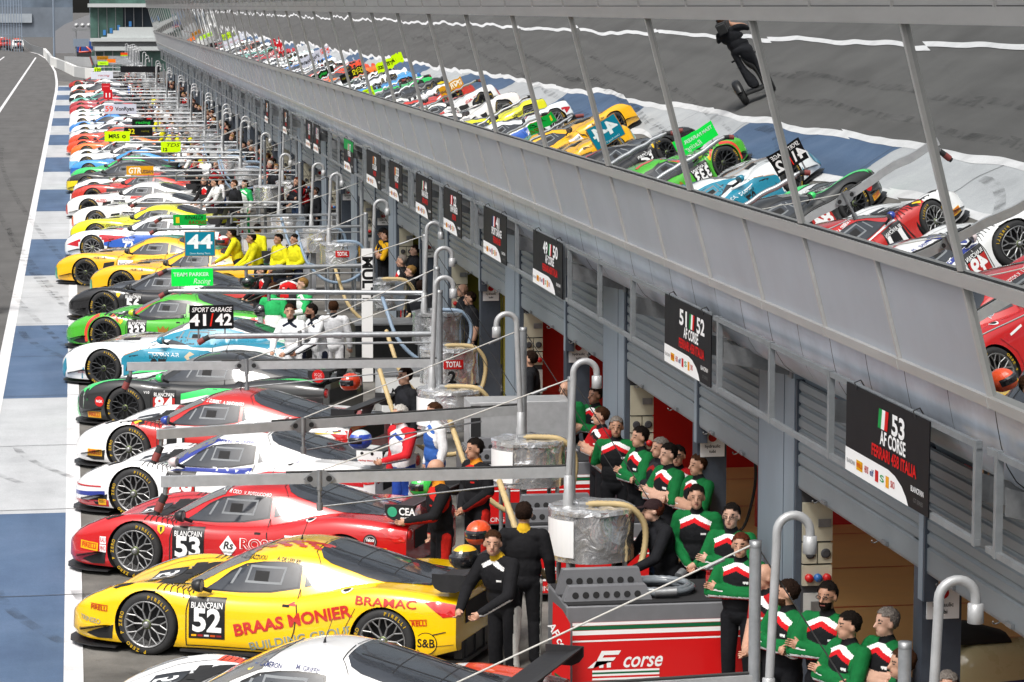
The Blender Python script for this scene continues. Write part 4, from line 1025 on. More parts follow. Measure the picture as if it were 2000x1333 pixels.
# round spark plug sign plate and number boards on other endplates are stickers
wing_text('r8', [('o', .105, .20, -.02, M_pred, 0), ('NGK', .075, .20, .0, M_white, .13), ('SPARK', .04, .20, -.055, M_white, .12)], 'r8')

# ---- the far row: shared shells, own colours and stripes
def generic_mesh(sty, kind):
    a1, a2 = paint('aaaaaa', 'accent_a'), paint('bbbbbb', 'accent_b')
    def deco(sk):
        sk.mi(a1); sk.mi(a2)
        if kind == 0:
            sk.patch(rect(.0, -.30, 1.5, -.06), a1, 'T', .005); sk.patch(rect(.0, .06, 1.5, .30), a1, 'T', .005); sk.patch(poly([(1.3, .30), (3.2, .62), (3.2, .45), (1.3, .18)]), a2, 'L', .005)
        elif kind == 1:
            sk.patch(poly([(.1, -.95), (1.5, -.86), (1.3, -.55), (.3, -.62)]), a1, 'T', .005); sk.patch(poly([(1.4, .68), (3.3, .72), (4.2, .60), (3.3, .56), (1.4, .45)]), a1, 'L', .005); sk.patch(rect(2.25, -.4, 2.75, .4), a2, 'T', .005)
        else:
            sk.patch(poly([(.1, -.4), (1.2, -.62), (1.2, .3), (.1, .1)]), a1, 'T', .005); sk.patch(poly([(-.1, .14), (.5, .14), (.6, .5), (-.1, .45)]), a2, 'L', .005); sk.patch(poly([(1.4, .3), (2.6, .66), (3.3, .66), (2.2, .2)]), a1, 'L', .005)
        door_panel(sk, sty, random.choice(['3', '17', '29', '88']), full=False)
    return body_mesh(sty, 'g%s%d' % (sty, kind), paint('dddddd', 'far_paint'), deco)
GEN = {(s, k): generic_mesh(s, k) for s in ('mid', 'gt', 'r8') for k in (0, 1, 2)}
ORDER = ['far_paint', 'accent_a', 'accent_b']
far = [  # y of the front wheel, dx, style, kind, paint, accent a, accent b, words
 (96.5, .55, 'gt', 1, 'c8382c', '202022', 'f0f0f0', 'white fendered race car with a grey roof and a red hood edge'),
 (99.8, .62, 'gt', 1, 'f0f0ee', '27282a', '33b56a', 'plain white race car with a dark flank and rounded white fenders'),
 (103.5, .40, 'r8', 2, '2a2b2a', 'e8c020', 'e8d020', 'dark grey race car with yellow edging round its nose'),
 (107.3, .55, 'r8', 0, '31c463', 'f0f0f0', '1d1f20', 'spring green race car with white hood stripes'),
 (112.0, .50, 'gt', 2, '3f93d6', 'f0f0f0', '2a62b0', 'sky blue race car beside the spring green one'),
 (117.0, .45, 'gt', 2, 'eef0f2', '2f4f9e', '6fb0e0', 'white race car with dark blue lettering blocks on its flank'),
 (121.5, .48, 'mid', 1, 'eceff0', 'd0d6da', 'd9dcde', 'off white race car with a pale grey roof, behind the blue lettered one'),
 (126.0, .50, 'gt', 1, 'e8742a', 'd9581c', '202022', 'orange race car behind the lime green board'),
 (130.5, .35, 'mid', 0, 'e8491f', 'c83a18', '1d1f20', 'vermilion race car with its near wheel showing, next to the orange one'),
 (135.5, .40, 'gt', 0, 'e04a28', '9a2a18', '1d1f20', 'vermilion race car farther from the lime green board'),
 (140.5, .45, 'r8', 1, 'e2e5e8', '8a939c', '1d1f20', 'silver white race car with a grey roof blade'),
 (146.0, .50, 'gt', 2, 'dfe4ea', '3a5ea8', 'f0f0f0', 'pale grey race car with blue wedges on its hood'),
 (151.5, .45, 'mid', 1, '3d86d2', 'eef0f0', 'eef0f0', 'mid blue race car with a white roof stripe'),
 (157.5, .40, 'gt', 0, 'f0f0f0', 'cfd4da', '3d86d2', 'white race car with twin pale hood stripes, behind the mid blue one'),
 (163.5, .42, 'gt', 1, 'e8ecee', '9fd0c8', '1d1f20', 'white race car with a faint mint fender'),
 (169.5, .45, 'mid', 0, 'edeeee', 'b03024', '1d1f20', 'white race car with twin dark red hood stripes'),
 (176.0, .40, 'gt', 0, 'b4343a', 'f0f0f0', '202022', 'dark red race car with white hood stripes, nearest of the red pair'),
 (183.0, .40, 'gt', 1, 'a8323a', 'c88a8c', 'f0f0f0', 'dark red race car with a pink tinged fender'),
 (190.5, .45, 'mid', 2, '5fae9e', 'f0f0f0', 'f0f0f0', 'sea green race car with a white wedge on its hood'),
 (199.0, .35, 'gt', 2, 'eceeee', '17181a', '17181a', 'white race car with a black nose and black hood wedge'),
 (209.0, .40, 'r8', 1, '24262a', 'e05a24', 'e9e9e9', 'black race car with an orange fender stripe'),
 (221.0, .45, 'gt', 0, 'eef0f0', 'b8e0d0', '202022', 'white race car with mint hood stripes near the far end of the row'),
 (236.0, .30, 'mid', 1, 'b0302a', '202022', 'f0f0f0', 'dark red race car with a black fender, last of the row'),
]
for i, (wy, dx, sty, kind, c1, c2, c3, words) in enumerate(far):
    me = GEN[(sty, kind)]; t = assemble('race_car', words, sty, me, car_origin(dx, wy, TH, sty), -TH, 'silver' if i % 3 else 'black', full=i < 8)
    b = [c for c in t.children if c.name.startswith('body')][0]
    names = [m.name for m in me.materials]
    sl_ = [None] * len(names)
    for nm, c in zip(ORDER, (c1, c2, c3)):
        if nm in names: sl_[names.index(nm)] = paint(c)
    slot_copy(b, sl_)

# ------------------------------------------------------------------ sign racks and team boards on the facade
M_board = mat('board_black', (0.009, 0.009, 0.011), rough=0.5, var=0.2, vscale=2, spec=.12)
def vflat(h): return mat('print_' + h, hexc(h), rough=.6, var=0.0, spec=.15)
RX, RZ0, RZ1 = 6.15, 3.085, 3.77
M_rack = mat('rack_steel', (0.25, 0.27, 0.285), rough=0.45, metal=0.3, var=0.2, vscale=6)
def sign_rack(ya, yb, posts, arms, words):
    t = thing('sign_rack', words, 'sign rack', (0, 0, 0), 0, 'steel sign racks along the pit building')
    m = MB()
    for z in (RZ0, RZ1): m.box((RX, ya, z - .022), (RX + .04, yb, z + .022))
    m.build('rail', M_rack, t)
    for p in posts:
        m = MB(); m.box((RX - .004, p - .03, RZ0 - .03), (RX + .045, p + .03, RZ1 + .03)); m.build('post', M_rack, t)
    for p in arms:
        m = MB(); m.prism([(RX + .046, 3.56), (RX + .046, 3.36), (PX - .035, 3.22), (PX - .035, 3.36), (RX + .35, 3.47)], p + .04, p + .05, 'y')
        m.box((PX - .05, p - .06, 3.2), (PX - .031, p + .1, 3.40)); m.build('bracket', M_dsteel, t)
racks = []
for k in range(-1, 22):
    o = 8.43 * k
    ya, yb = 18.4 + o, 26.62 + o + .2
    sign_rack(ya + .21, yb, [ya + .25, 22.51 + o, 24.54 + o, 26.62 + o], [26.5 + o, 22.6 + o, 18.75 + o], 'galvanised sign rack hanging over the garage doors')
def flag_patch(m, cols, y, z, w, h, lean=.03):
    for i, c in enumerate(cols):
        a, b = y + w / 2 - w * i / 3, y + w / 2 - w * (i + 1) / 3
        m.add([(RX - .016, a, z - h / 2), (RX - .016, b, z - h / 2), (RX - .016, b - lean, z + h / 2), (RX - .016, a - lean, z + h / 2)], [(0, 1, 2, 3)], c)
def board(y0, y1, lines, flag, words, green=False):
    """y0 far edge, y1 near edge"""
    t = thing('garage_sign', words, 'sign', (0, 0, 0), 0, 'team boards on the sign racks')
    ms = [M_board, vflat('f4f4f4'), vflat('d01818'), vflat('1a9448'), vflat('e0a800'), vflat('27407e'), vflat('6a6a6a'), vflat('c22020'), vflat('e8a020')]
    m = MB(); z0, z1 = 3.07, 3.785; m.box((RX - .012, y1, z0), (RX - .003, y0, z1), 0); W_ = y0 - y1; yc = (y0 + y1) / 2 - .10 * W_
    if green: m.add([(RX - .0135, y0, 3.55), (RX - .0135, y1, 3.55), (RX - .0135, y1, z1), (RX - .0135, y0, z1)], [(0, 1, 2, 3)], 3)
    X = RX - .016
    curve = [(y0, z0 + .19), (y0, z0), (y1 + .22 * W_, z0), (y1 + .25 * W_, z0 + .06), (y1 + .30 * W_, z0 + .12), (y1 + .38 * W_, z0 + .17), (y1 + .46 * W_, z0 + .19)]
    m.add([(RX - .014, a, b) for a, b in curve], [tuple(range(len(curve)))], 1)
    nums = lines[0]
    if len(nums) == 1:
        flag_patch(m, flag, yc + .30, 3.625, .26, .155); put_text(m, nums[0], .22, (X, yc - .12, 3.615), (0, -1, 0), (0, 0, 1), 1, bold=.03, width=.17 * len(nums[0]))
    else:
        put_text(m, nums[0], .22, (X, yc + .36, 3.615), (0, -1, 0), (0, 0, 1), 1, bold=.03, width=.36); flag_patch(m, flag, yc, 3.625, .22, .155); put_text(m, nums[1], .22, (X, yc - .42, 3.615), (0, -1, 0), (0, 0, 1), 1, bold=.03, width=.36)
    put_text(m, lines[1], .15, (X, yc + .02, 3.475), (0, -1, 0), (0, 0, 1), 1, bold=.028, width=min(1.3, .078 * len(lines[1]) + .06))
    put_text(m, lines[2], .13, (X, yc, 3.35), (0, -1, 0), (0, 0, 1), 2, bold=.03, width=min(1.4, .066 * len(lines[2])))
    put_text(m, 'BLANCPAIN', .05, (X, y0 - .17, z0 + .085), (0, -1, 0), (0, 0, 1), 6, width=.24)
    m.add([(X, y0 - .33, z0 + .05), (X, y0 - .51, z0 + .05), (X, y0 - .51, z0 + .13), (X, y0 - .33, z0 + .13)], [(0, 1, 2, 3)], 4); put_text(m, 'PIRELLI', .05, (X - .001, y0 - .42, z0 + .09), (0, -1, 0), (0, 0, 1), 2, width=.16, bold=.02)
    for i, (c, tx) in enumerate(((7, 'HEXIS'), (5, 'elf'), (7, ''), (3, 'S'), (8, ''), (7, 'SRO'))):
        yy = y0 - .62 - i * .145
        if tx: put_text(m, tx, .075, (X, yy, z0 + .09), (0, -1, 0), (0, 0, 1), c, bold=.02, width=.11)
        else: m.add([(X, yy + .045, z0 + .045), (X, yy - .045, z0 + .045), (X, yy - .045, z0 + .135), (X, yy + .045, z0 + .135)], [(0, 1, 2, 3)], c)
    put_text(m, 'BLANCPAIN', .06, (X, y1 + .27, z0 + .15), (0, -1, 0), (0, 0, 1), 1, width=.32, bold=.01); put_text(m, 'GT SERIES', .045, (X, y1 + .24, z0 + .07), (0, -1, 0), (0, 0, 1), 6, width=.24)
    m.build('panel', ms, t)
    h = MB()
    for q in (y0 - .3, y1 + .35): h.tube([(RX - .012, q, z1 - .03), (RX - .03, q, z1 + .03), (RX + .02, q, z1 + .05), (RX + .05, q, z1)], .006, 0, 5)
    h.build('hook', M_rub, t)
IT = (3, 1, 2); DE = (6, 2, 4); FR = (5, 1, 2); CH = (2, 1, 2)
board(21.92, 19.67, (('53',), 'AF CORSE', 'FERRARI 458 ITALIA'), IT, 'black board reading 53 AF CORSE beside an Italian flag')
board(29.05, 26.85, (('51', '52'), 'AF CORSE', 'FERRARI 458 ITALIA'), IT, 'black board reading 51 and 52 AF CORSE')
board(37.75, 35.42, (('49', '50'), 'AF CORSE', 'FERRARI 458 ITALIA'), IT, 'black board reading 49 and 50 AF CORSE')
board(42.46, 40.15, (('41',), 'SPORT GARAGE', 'FERRARI 458'), FR, 'dark board reading 41 SPORT GARAGE')
board(47.18, 44.95, (('22',), 'TEAM PARKER', 'AUDI R8'), CH, 'dark board headed 22 with an orange line, next to the SPORT GARAGE one')
board(51.1, 48.8, (('44',), 'OMAN RACING', 'ASTON MARTIN'), IT, 'dark board headed 44')
board(55.5, 53.3, (('333',), 'RINALDI', 'FERRARI'), DE, 'dark board headed 333 with a German flag')
board(59.9, 57.1, (('70',), 'GT RUSSIAN', 'MERCEDES'), DE, 'dark board headed 70 next to the green topped one')
board(65.0, 62.8, (('17',), 'INTEGRAL', 'BMW Z4'), IT, 'board with a green top and the number 17', True)
board(73.4, 71.4, (('12',), 'TDS RACING', 'BMW Z4'), FR, 'distant dark board with red line, nearer of a pair'); board(75.9, 73.9, (('79',), 'ECURIE', 'BMW Z4'), FR, 'distant dark board with red line, farther of a pair')
board(84.3, 82.2, (('32',), 'MRS GT', 'MCLAREN'), DE, 'small distant dark board hanging above the two foil drums')
board(92.4, 90.4, (('59',), 'VON RYAN', 'MCLAREN'), DE, 'smallest distant dark board still readable as a board')

# ------------------------------------------------------------------ refuelling rigs
def foil_mat(name, c, tint):
    m = bpy.data.materials.new(name); m.use_nodes = True; t = m.node_tree; b = t.nodes['Principled BSDF']
    b.inputs['Metallic'].default_value = 0.8; b.inputs['Roughness'].default_value = 0.2
    tc = t.nodes.new('ShaderNodeTexCoord'); v = t.nodes.new('ShaderNodeTexVoronoi'); v.inputs['Scale'].default_value = 4.2; v.feature = 'F1'
    nz = t.nodes.new('ShaderNodeTexNoise'); nz.inputs['Scale'].default_value = 4.5; nz.inputs['Detail'].default_value = 2.5; nz.inputs['Distortion'].default_value = 1.2
    t.links.new(tc.outputs['Object'], nz.inputs[0]); t.links.new(tc.outputs['Object'], v.inputs[0])
    a = t.nodes.new('ShaderNodeMath'); a.operation = 'ADD'; t.links.new(v.outputs[0], a.inputs[0]); t.links.new(nz.outputs[0], a.inputs[1])
    bp = t.nodes.new('ShaderNodeBump'); bp.inputs['Strength'].default_value = 0.42; bp.inputs['Distance'].default_value = 0.05
    t.links.new(a.outputs[0], bp.inputs['Height']); t.links.new(bp.outputs[0], b.inputs['Normal'])
    cr = t.nodes.new('ShaderNodeValToRGB'); cr.color_ramp.elements[0].color = (*c, 1); cr.color_ramp.elements[1].color = (*tint, 1); cr.color_ramp.elements[0].position = .45; cr.color_ramp.elements[1].position = .75
    t.links.new(nz.outputs[0], cr.inputs[0]); t.links.new(cr.outputs[0], b.inputs['Base Color'])
    return m
M_foil = foil_mat('crinkled_foil', (0.93, 0.94, 0.96), (0.86, 0.84, 0.80))
M_foil2 = foil_mat('dull_foil', (0.58, 0.59, 0.61), (0.42, 0.42, 0.42))
M_hose = mat('tan_hose', (0.50, 0.38, 0.19), rough=0.6, var=0.15); M_bhose = mat('blue_grey_hose', (0.22, 0.30, 0.40), rough=0.5, var=0.1); M_ghose = mat('grey_hose', (0.16, 0.18, 0.20), rough=0.35, coat=.4)
M_cable = mat('cable_dark', (0.03, 0.03, 0.03), rough=0.6, var=0); M_stay = mat('white_rope', (0.50, 0.49, 0.46), rough=0.7, var=0.1)
def smooth_path(pts, n=8):
    P = [Vector(p) for p in pts]; out = []
    for i in range(len(P) - 1):
        p0, p1, p2, p3 = P[max(0, i - 1)], P[i], P[i + 1], P[min(len(P) - 1, i + 2)]
        for k in range(n):
            t = k / n; out.append(.5 * ((2 * p1) + (p2 - p0) * t + (2 * p0 - 5 * p1 + 4 * p2 - p3) * t * t + (3 * p1 - p0 - 3 * p2 + p3) * t ** 3))
    return out + [P[-1]]
def hose(mb, pts, r, m=0, n=8, ribs=True, seg=10):
    p = smooth_path(pts, seg); mb.tube(p, [r * (1.08 if (i % 2) else .94) if ribs else r for i in range(len(p))], m, n)
def drum_mesh(r, h, seed):
    rnd = random.Random(seed); m = MB(); n = 30; lv = 6; vs = []
    for j in range(lv):
        for k in range(n):
            t = 2 * PI * k / n; rr = r * (1 + rnd.uniform(-.022, .022) + .01 * math.sin(5 * t + j)); vs.append((rr * math.cos(t), rr * math.sin(t), h * j / (lv - 1) + (rnd.uniform(-.012, .012) if 0 < j < lv - 1 else rnd.uniform(-.004, .004))))
    m.add(vs, [(j * n + k, j * n + (k + 1) % n, j * n + n + (k + 1) % n, j * n + n + k) for j in range(lv - 1) for k in range(n)], 0, True)
    return m
def lid_mesh(r, h, seed):
    rnd = random.Random(seed); m = MB(); n = 32; vs = []; pr = [(1.03, -.03), (1.02, .015), (.93, .03), (.6, .035), (.3, .03)]
    for a, b in pr:
        for k in range(n): t = 2 * PI * k / n; vs.append((r * a * math.cos(t) * (1 + rnd.uniform(-.01, .01)), r * a * math.sin(t), h + b + rnd.uniform(-.01, .01)))
    vs.append((0, 0, h + .03)); L = len(pr)
    m.add(vs, [(j * n + k, j * n + (k + 1) % n, j * n + n + (k + 1) % n, j * n + n + k) for j in range(L - 1) for k in range(n)] + [((L - 1) * n + k, (L - 1) * n + (k + 1) % n, L * n) for k in range(n)])
    return m
DRUMS = [drum_mesh(.45, .53, s).mesh('drum', M_foil) for s in range(3)]; LIDS = [lid_mesh(.45, .53, s).mesh('drum_lid', M_foil) for s in range(3)]
_leg = MB(); _leg.tube([(0, 0, 0), (0, 0, 1.02)], .026, 0, 10); _leg.lathe([(.05, 0), (.05, .02), (.026, .03)], m=0, n=12); LEG = _leg.mesh('leg', M_steel)
_g = MB(); _arc = [(.125 - .125 * math.cos(PI - a) if False else .125 + .125 * math.cos(a), 0, 2.98 + .125 * math.sin(a)) for a in np.linspace(PI, 0, 12)]
_g.tube([(-.06, 0, 1.55), (-.03, 0, 2.2), (0 - .0, 0, 2.9)] + [(p[0] + .0, 0, p[2]) for p in _arc] + [(.25, 0, 2.93)], .034, 0, 12)
_g.lathe([(.034, 2.95), (.052, 2.945), (.054, 2.82), (.047, 2.815), (.001, 2.82)], (.25, 0, 0), 'z', 0, 14)
_g.lathe([(.036, 1.9), (.048, 1.89), (.048, 1.72), (.058, 1.70), (.058, 1.56)], (-.05, 0, 0), 'z', 0, 12); GOOSE = _g.mesh('gooseneck_pipe', M_alu)
_p = MB(); _p.tube([(0, 0, 0), (0, 0, 2.86)], .044, 0, 14); _p.lathe([(.046, 2.85), (.047, 2.90), (.001, 2.902)], m=1, n=12); _p.box((-.16, -.16, 0), (.16, .16, .02), 0); POST = _p.mesh('post', [M_steel, M_dsteel])
def rig(x, y, words, end, start=None, kind='beam', z=1.88, goose=True, flip=False, label=None, hosec=None, foil=0, post=(.0, .0), pz=1.0, hoses=True, seed=0, num=None, stay=True, leglift=0):
    """end: (x, y) of the boom tip over the car; the boom starts at the post"""
    t = thing('refuelling_rig', words, 'refuelling rig', (x, y, 0), 0, 'refuelling rigs along the garages')
    d = link('drum', DRUMS[seed % 3], t, (0, 0, 1.02), seed * 1.3); l = link('drum_lid', LIDS[seed % 3], t, (0, 0, 1.02), seed * .7)
    if foil: slot_copy(d, [M_foil2]); slot_copy(l, [M_foil2])
    for sx in (-1, 1):
        for sy in (-1, 1): link('leg', LEG, t, (sx * .3, sy * .3, 0))
    if goose: link('gooseneck_pipe', GOOSE, t, (-.2 if not flip else -.15, 0, 0), PI if flip else 0)
    px, py = post; link('post', POST, t, (px, py, 0)).scale = (1, 1, pz)
    ex, ey = end[0] - x, end[1] - y
    A = Vector((px, py, z)); B = Vector((ex, ey, z)); dr = (B - A).normalized(); sd = Vector((-dr.y, dr.x, 0))
    m = MB()
    if kind == 'beam':
        w, h = .035, .056
        v = [p + sd * sx_ + Vector((0, 0, sz)) for p in (A, B) for sx_, sz in ((-w, -h), (w, -h), (w, h), (-w, h))]
        m.add(v, [(0, 1, 5, 4), (1, 2, 6, 5), (2, 3, 7, 6), (3, 0, 4, 7), (0, 3, 2, 1), (4, 5, 6, 7)], 0)
        m.tube([A + Vector((0, 0, h + .014)), B.lerp(A, .3) + Vector((0, 0, h + .012))], .012, 1, 6)
    else:
        r = .043 if kind == 'pipe' else .030
        m.tube([A, B], r, 0, 12); M_ = A.lerp(B, .45); m.tube([M_ - dr * .06, M_ + dr * .06], r * 1.35, 0, 12)
        m.tube([A + Vector((0, 0, -.13)), A.lerp(B, .62) + Vector((0, 0, -.13))], .016, 0, 8)
    m.build('boom', [M_alu if kind == 'beam' else M_steel, M_cable], t)
    # pivot: diamond plate, bolts and the thin feed pipe that hangs from it
    q = A.lerp(B, .62); m = MB()
    if kind == 'beam':
        fc = -sd if sd.y > 0 else sd; o = q + fc * .05
        pl = [(-.17, 0), (-.06, .085), (.06, .085), (.17, 0), (.06, -.085), (-.06, -.085)]
        v = [o + dr * a + Vector((0, 0, b)) for a, b in pl] + [o + fc * .012 + dr * a + Vector((0, 0, b)) for a, b in pl]
        m.add(v, [tuple(range(6)), tuple(range(11, 5, -1))] + [(i, (i + 1) % 6, 6 + (i + 1) % 6, 6 + i) for i in range(6)], 0)
        for a in (-.10, .10):
            c = o + fc * .014 + dr * a; m.add([c + dr * .032 * math.cos(k) + Vector((0, 0, .032 * math.sin(k))) for k in np.linspace(0, 2 * PI, 13)[:-1]], [tuple(range(12))], 1)
        m.tube([o + Vector((0, 0, .09)), o + Vector((0, 0, -.12))], .03, 0, 8); m.tube([o + Vector((0, 0, -.08)), o + Vector((0, 0, -.30))], .02, 0, 8); m.tube([o + Vector((0, 0, -.26)), o + Vector((0, 0, -.34))], .034, 0, 8)
        m.tube([o + Vector((0, 0, -.30)), A.lerp(B, .12) + Vector((0, 0, -.11))], .010, 0, 6)
    else:
        m.tube([q + Vector((0, 0, .07)), q + Vector((0, 0, -.16))], .032, 0, 8)
        m.tube([q + Vector((0, 0, -.13)), A.lerp(B, .2) + Vector((0, 0, -.12))], .014, 0, 6)
    m.build('pivot', [M_dsteel, M_dark], t)
    m = MB(); e = B; D_ = Vector((0, 0, -1))
    if kind == 'beam':
        e = B - dr * .05 + Vector((0, 0, -.05)); q0, q1, q2, q3 = e, e + D_ * .09 - dr * -.01, e + D_ * .17 + dr * .05, e + D_ * .26 + dr * .09
        m.tube([q0, q1], .026, 1, 10); m.tube([q1, q2], .042, 0, 10); m.tube([q2 - (q3 - q2) * .02, q3], .046, 2, 10); m.tube([q3, q3 + (q3 - q2) * .35], .036, 0, 10)
    else:
        m.tube([e - dr * .02, e + dr * .09 + D_ * .01], .034, 1, 10); m.tube([e + dr * .085 + D_ * .01, e + dr * .17 + D_ * .05], .042, 0, 10); m.tube([e + dr * .165 + D_ * .048, e + dr * .25 + D_ * .10], .046, 2, 10)
    m.build('nozzle', [M_rub, M_dsteel, mat('faded_red_rubber', (0.22, 0.045, 0.04), rough=.7)], t)
    if stay:
        m = MB(); m.tube([(px, py, 2.88), q + Vector((0, 0, .07))], .008, 0, 5); m.tube([Vector((px, py, 2.88)).lerp(q, .10), Vector((px, py, 2.88)).lerp(q, .16)], .016, 1, 6); m.build('stay_cable', [M_stay, M_dsteel], t)
        m = MB(); m.tube([(px, py, 2.88), (px + 1.15, py - .55, 1.0)], .006, 0, 5); m.build('guy_cable', [M_cable], t)
    if hoses:
        hc = hosec or M_hose; m = MB()
        hose(m, [(-.12, -.12, 1.60), (.1, -.16, 1.61), (.36, -.22, 1.58), (.52, -.22, 1.40), (.53, -.22, 1.15), (.42, -.30, .90), (.1, -.46, .74), (-.25, -.50, .74), (-.54, -.46, .90), (-.78, -.36, 1.20), (-.90, -.10, 1.58), (-.94, .30, 1.80)], .034, 0, 8, True, 12)
        m.tube([(-.16, -.12, 1.60), (-.06, -.12, 1.60)], .042, 1, 8); m.build('hose', [hc, M_dsteel], t)
    if label == 'white':
        m = MB(); aa = np.linspace(R(183), R(236), 7); m.add([(.468 * math.cos(a), .468 * math.sin(a), zz) for zz in (1.08, 1.47) for a in aa], [(i, i + 1, 8 + i, 7 + i) for i in range(6)], 0); m.build('drum_label', M_white, t)
    elif label:
        m = MB(); aa = np.linspace(R(252), R(290), 7); m.add([(.468 * math.cos(a), .468 * math.sin(a), zz) for zz in (1.28, 1.42) for a in aa], [(i, i + 1, 8 + i, 7 + i) for i in range(6)], 0)
        v, f = text_geo(label, .12, bold=.03); xs = [a for a, b in v]; k_ = .24 / (max(xs) - min(xs)); m.add([(.474 * math.cos(R(271) + a * k_ / .47), .474 * math.sin(R(271) + a * k_ / .47), 1.35 + b) for a, b in v], f, 1)
        if num:
            v, f = text_geo(num, .26, bold=.03); m.add([(.474 * math.cos(R(268) + a / .47), .474 * math.sin(R(268) + a / .47), 1.14 + b) for a, b in v], f, 2)
        m.build('drum_label', [M_pred, M_white, M_black], t)
    return t
rig(5.68, 17.30, 'refuelling rig whose gooseneck is nearest the bottom right corner', (1.2, 17.0), post=(-.33, .3), pz=.91, seed=0, stay=False, hoses=False)
rig(5.22, 19.75, 'refuelling rig with gooseneck in front of the five men with crossed arms', (1.0, 19.45), post=(-.33, .12), seed=1, hoses=False, z=1.84)
rig(5.32, 28.85, 'foil drum rig with white label behind the yellow race car', (.82, 29.2), post=(-.16, .32), seed=2, label='white')
rig(5.40, 33.51, 'foil drum rig with white label behind the red race car', (.88, 32.5), post=(-.02, .32), seed=0, flip=True, label='white')
rig(5.05, 38.20, 'foil drum rig with white label behind the white and blue race car', (.65, 38.8), post=(-.10, .32), seed=1, label='white')
rig(5.66, 42.90, 'foil drum rig with a red label and a black 2 on its drum', (2.02, 42.2), post=(-.30, -.9), seed=2, kind='pipe', label='TOTAL', num='2')
rig(6.15, 48.0, 'rig with pale drum and fat grey pipe boom behind the green race car', (1.65, 49.1), post=(-.22, .1), seed=0, kind='pipe', foil=1, hosec=M_bhose)
rig(5.85, 53.7, 'rig with a flag patch on its dull drum near the black race car', (1.75, 53.2), post=(-.4, -.3), seed=1, kind='pipe', foil=1, hosec=M_hose)
rig(5.80, 62.5, 'rig with blue grey hoses and red label behind the amber race cars', (1.85, 62.9), post=(.55, .6), seed=2, kind='thin', label='TOTAL', hosec=M_bhose)
rig(5.75, 66.6, 'rig with a foil drum behind the lemon yellow race car', (2.05, 66.3), post=(.4, .2), seed=0, kind='thin', hosec=M_bhose)
rig(5.30, 71.0, 'rig with thin pipe boom behind the white roofed race car', (1.6, 71.5), post=(.3, .2), seed=1, kind='thin', hoses=False)
rig(5.60, 82.8, 'left one of two tall foil drum rigs near the orange GTR board', (1.3, 82.6), post=(-.1, .2), seed=2, kind='thin', hoses=False)
rig(6.40, 84.9, 'right one of two tall foil drum rigs near the orange GTR board', (2.4, 85.6), post=(.2, .2), seed=1, kind='thin', hoses=False, foil=0)
SHORT = ['red edged car', 'dark flanked white car', 'yellow edged grey car', 'spring green car', 'sky blue car', 'blue lettered white car', 'off white car', 'orange car', 'nearer vermilion car', 'farther vermilion car', 'silver white car', 'blue wedged car', 'mid blue car', 'pale striped white car', 'mint fendered car', 'red striped white car', 'nearer dark red car', 'pink tinged red car', 'sea green car', 'black nosed white car', 'orange striped black car', 'mint striped car', 'last dark red car']
wl = SHORT
for i, (wy, *_r) in enumerate(far):
    if wy < 92: continue
    s_ = 'white' if i == 1 else None
    rig(5.55 + .25 * math.sin(i * 2.1), wy - 4.4, 'grey refuelling rig standing behind the ' + wl[i].split(',')[0], (1.6 + .8 * ((i * 7) % 3) / 2, wy - 3.6 + .6 * math.sin(i)), post=(-.2 + .5 * (i % 2), .3), seed=i, kind='pipe' if i % 3 == 0 else 'thin', hoses=i < 4, hosec=M_bhose, foil=i % 2, stay=i < 6)
for k in range(10):
    rig(5.3 + .3 * (k % 3), 246 + 4.2 * k, 'bare refuelling rig in the cluster at the far end of the row', (1.8, 246 + 4.2 * k), post=(-.1, .2), seed=k, kind='thin', hoses=False, stay=False)

# ------------------------------------------------------------------ team boards carried on the booms
def team_board(x, y, z, w, h, bg, items, words, rz=0.0, frame=None):
    t = thing('team_board', words, 'sign', (x, y, z), rz, 'team boards standing on the booms')
    ms = [vflat(bg), M_dsteel]; m = MB(); m.box((-w / 2, -.012, -h / 2), (w / 2, .012, h / 2), 0)
    if frame: ms.append(vflat(frame)); m.box((-w / 2 - .012, -.008, -h / 2 - .012), (w / 2 + .012, .008, h / 2 + .012), 2)
    for a in (-.3, .3): m.box((a * w - .012, -.006, -h / 2 - .16), (a * w + .012, .006, -h / 2 + .02), 1)
    for s_, sz, dx, dz, col, wd, kw in items:
        mm = vflat(col)
        if mm not in ms: ms.append(mm)
        for sd in (-1, 1):
            if s_ == '#': m.add([(dx - wd / 2, sd * .0145, dz - sz / 2), (dx + wd / 2, sd * .0145, dz - sz / 2), (dx + wd / 2, sd * .0145, dz + sz / 2), (dx - wd / 2, sd * .0145, dz + sz / 2)], [(0, 1, 2, 3)], ms.index(mm))
            else: put_text(m, s_, sz, (dx * (1 if sd < 0 else -1), sd * .016, dz), (-sd, 0, 0), (0, 0, 1), ms.index(mm), width=wd, **kw)
    m.build('panel', ms, t); return t
B_ = dict(bold=.03)
team_board(1.98, 42.3, 2.16, .66, .36, '111113', [('SPORT GARAGE', .10, 0, .11, 'f2f2f2', .60, dict(bold=.01, shear=.2)), ('41', .24, -.18, -.05, 'f4f4f4', .25, B_), ('42', .24, .18, -.05, 'f4f4f4', .25, B_), ('/', .26, 0, -.05, 'e02818', .06, B_)], 'black board with white SPORT GARAGE 41 and 42')
team_board(1.97, 49.05, 2.12, .72, .30, '10f050', [('TEAM PARKER', .09, -.02, .05, 'c8f4d4', .62, B_), ('Racing', .13, .16, -.07, 'd8f8e0', .30, dict(shear=.3))], 'bright green board reading TEAM PARKER Racing')
team_board(2.40, 55.8, 2.14, .58, .47, '087f98', [('44', .38, 0, .03, 'eef6f6', .50, B_), ('Oman Racing Team', .05, 0, -.19, 'd8ecf0', .40, {})], 'teal board with a big white 44', frame='b97a2a')
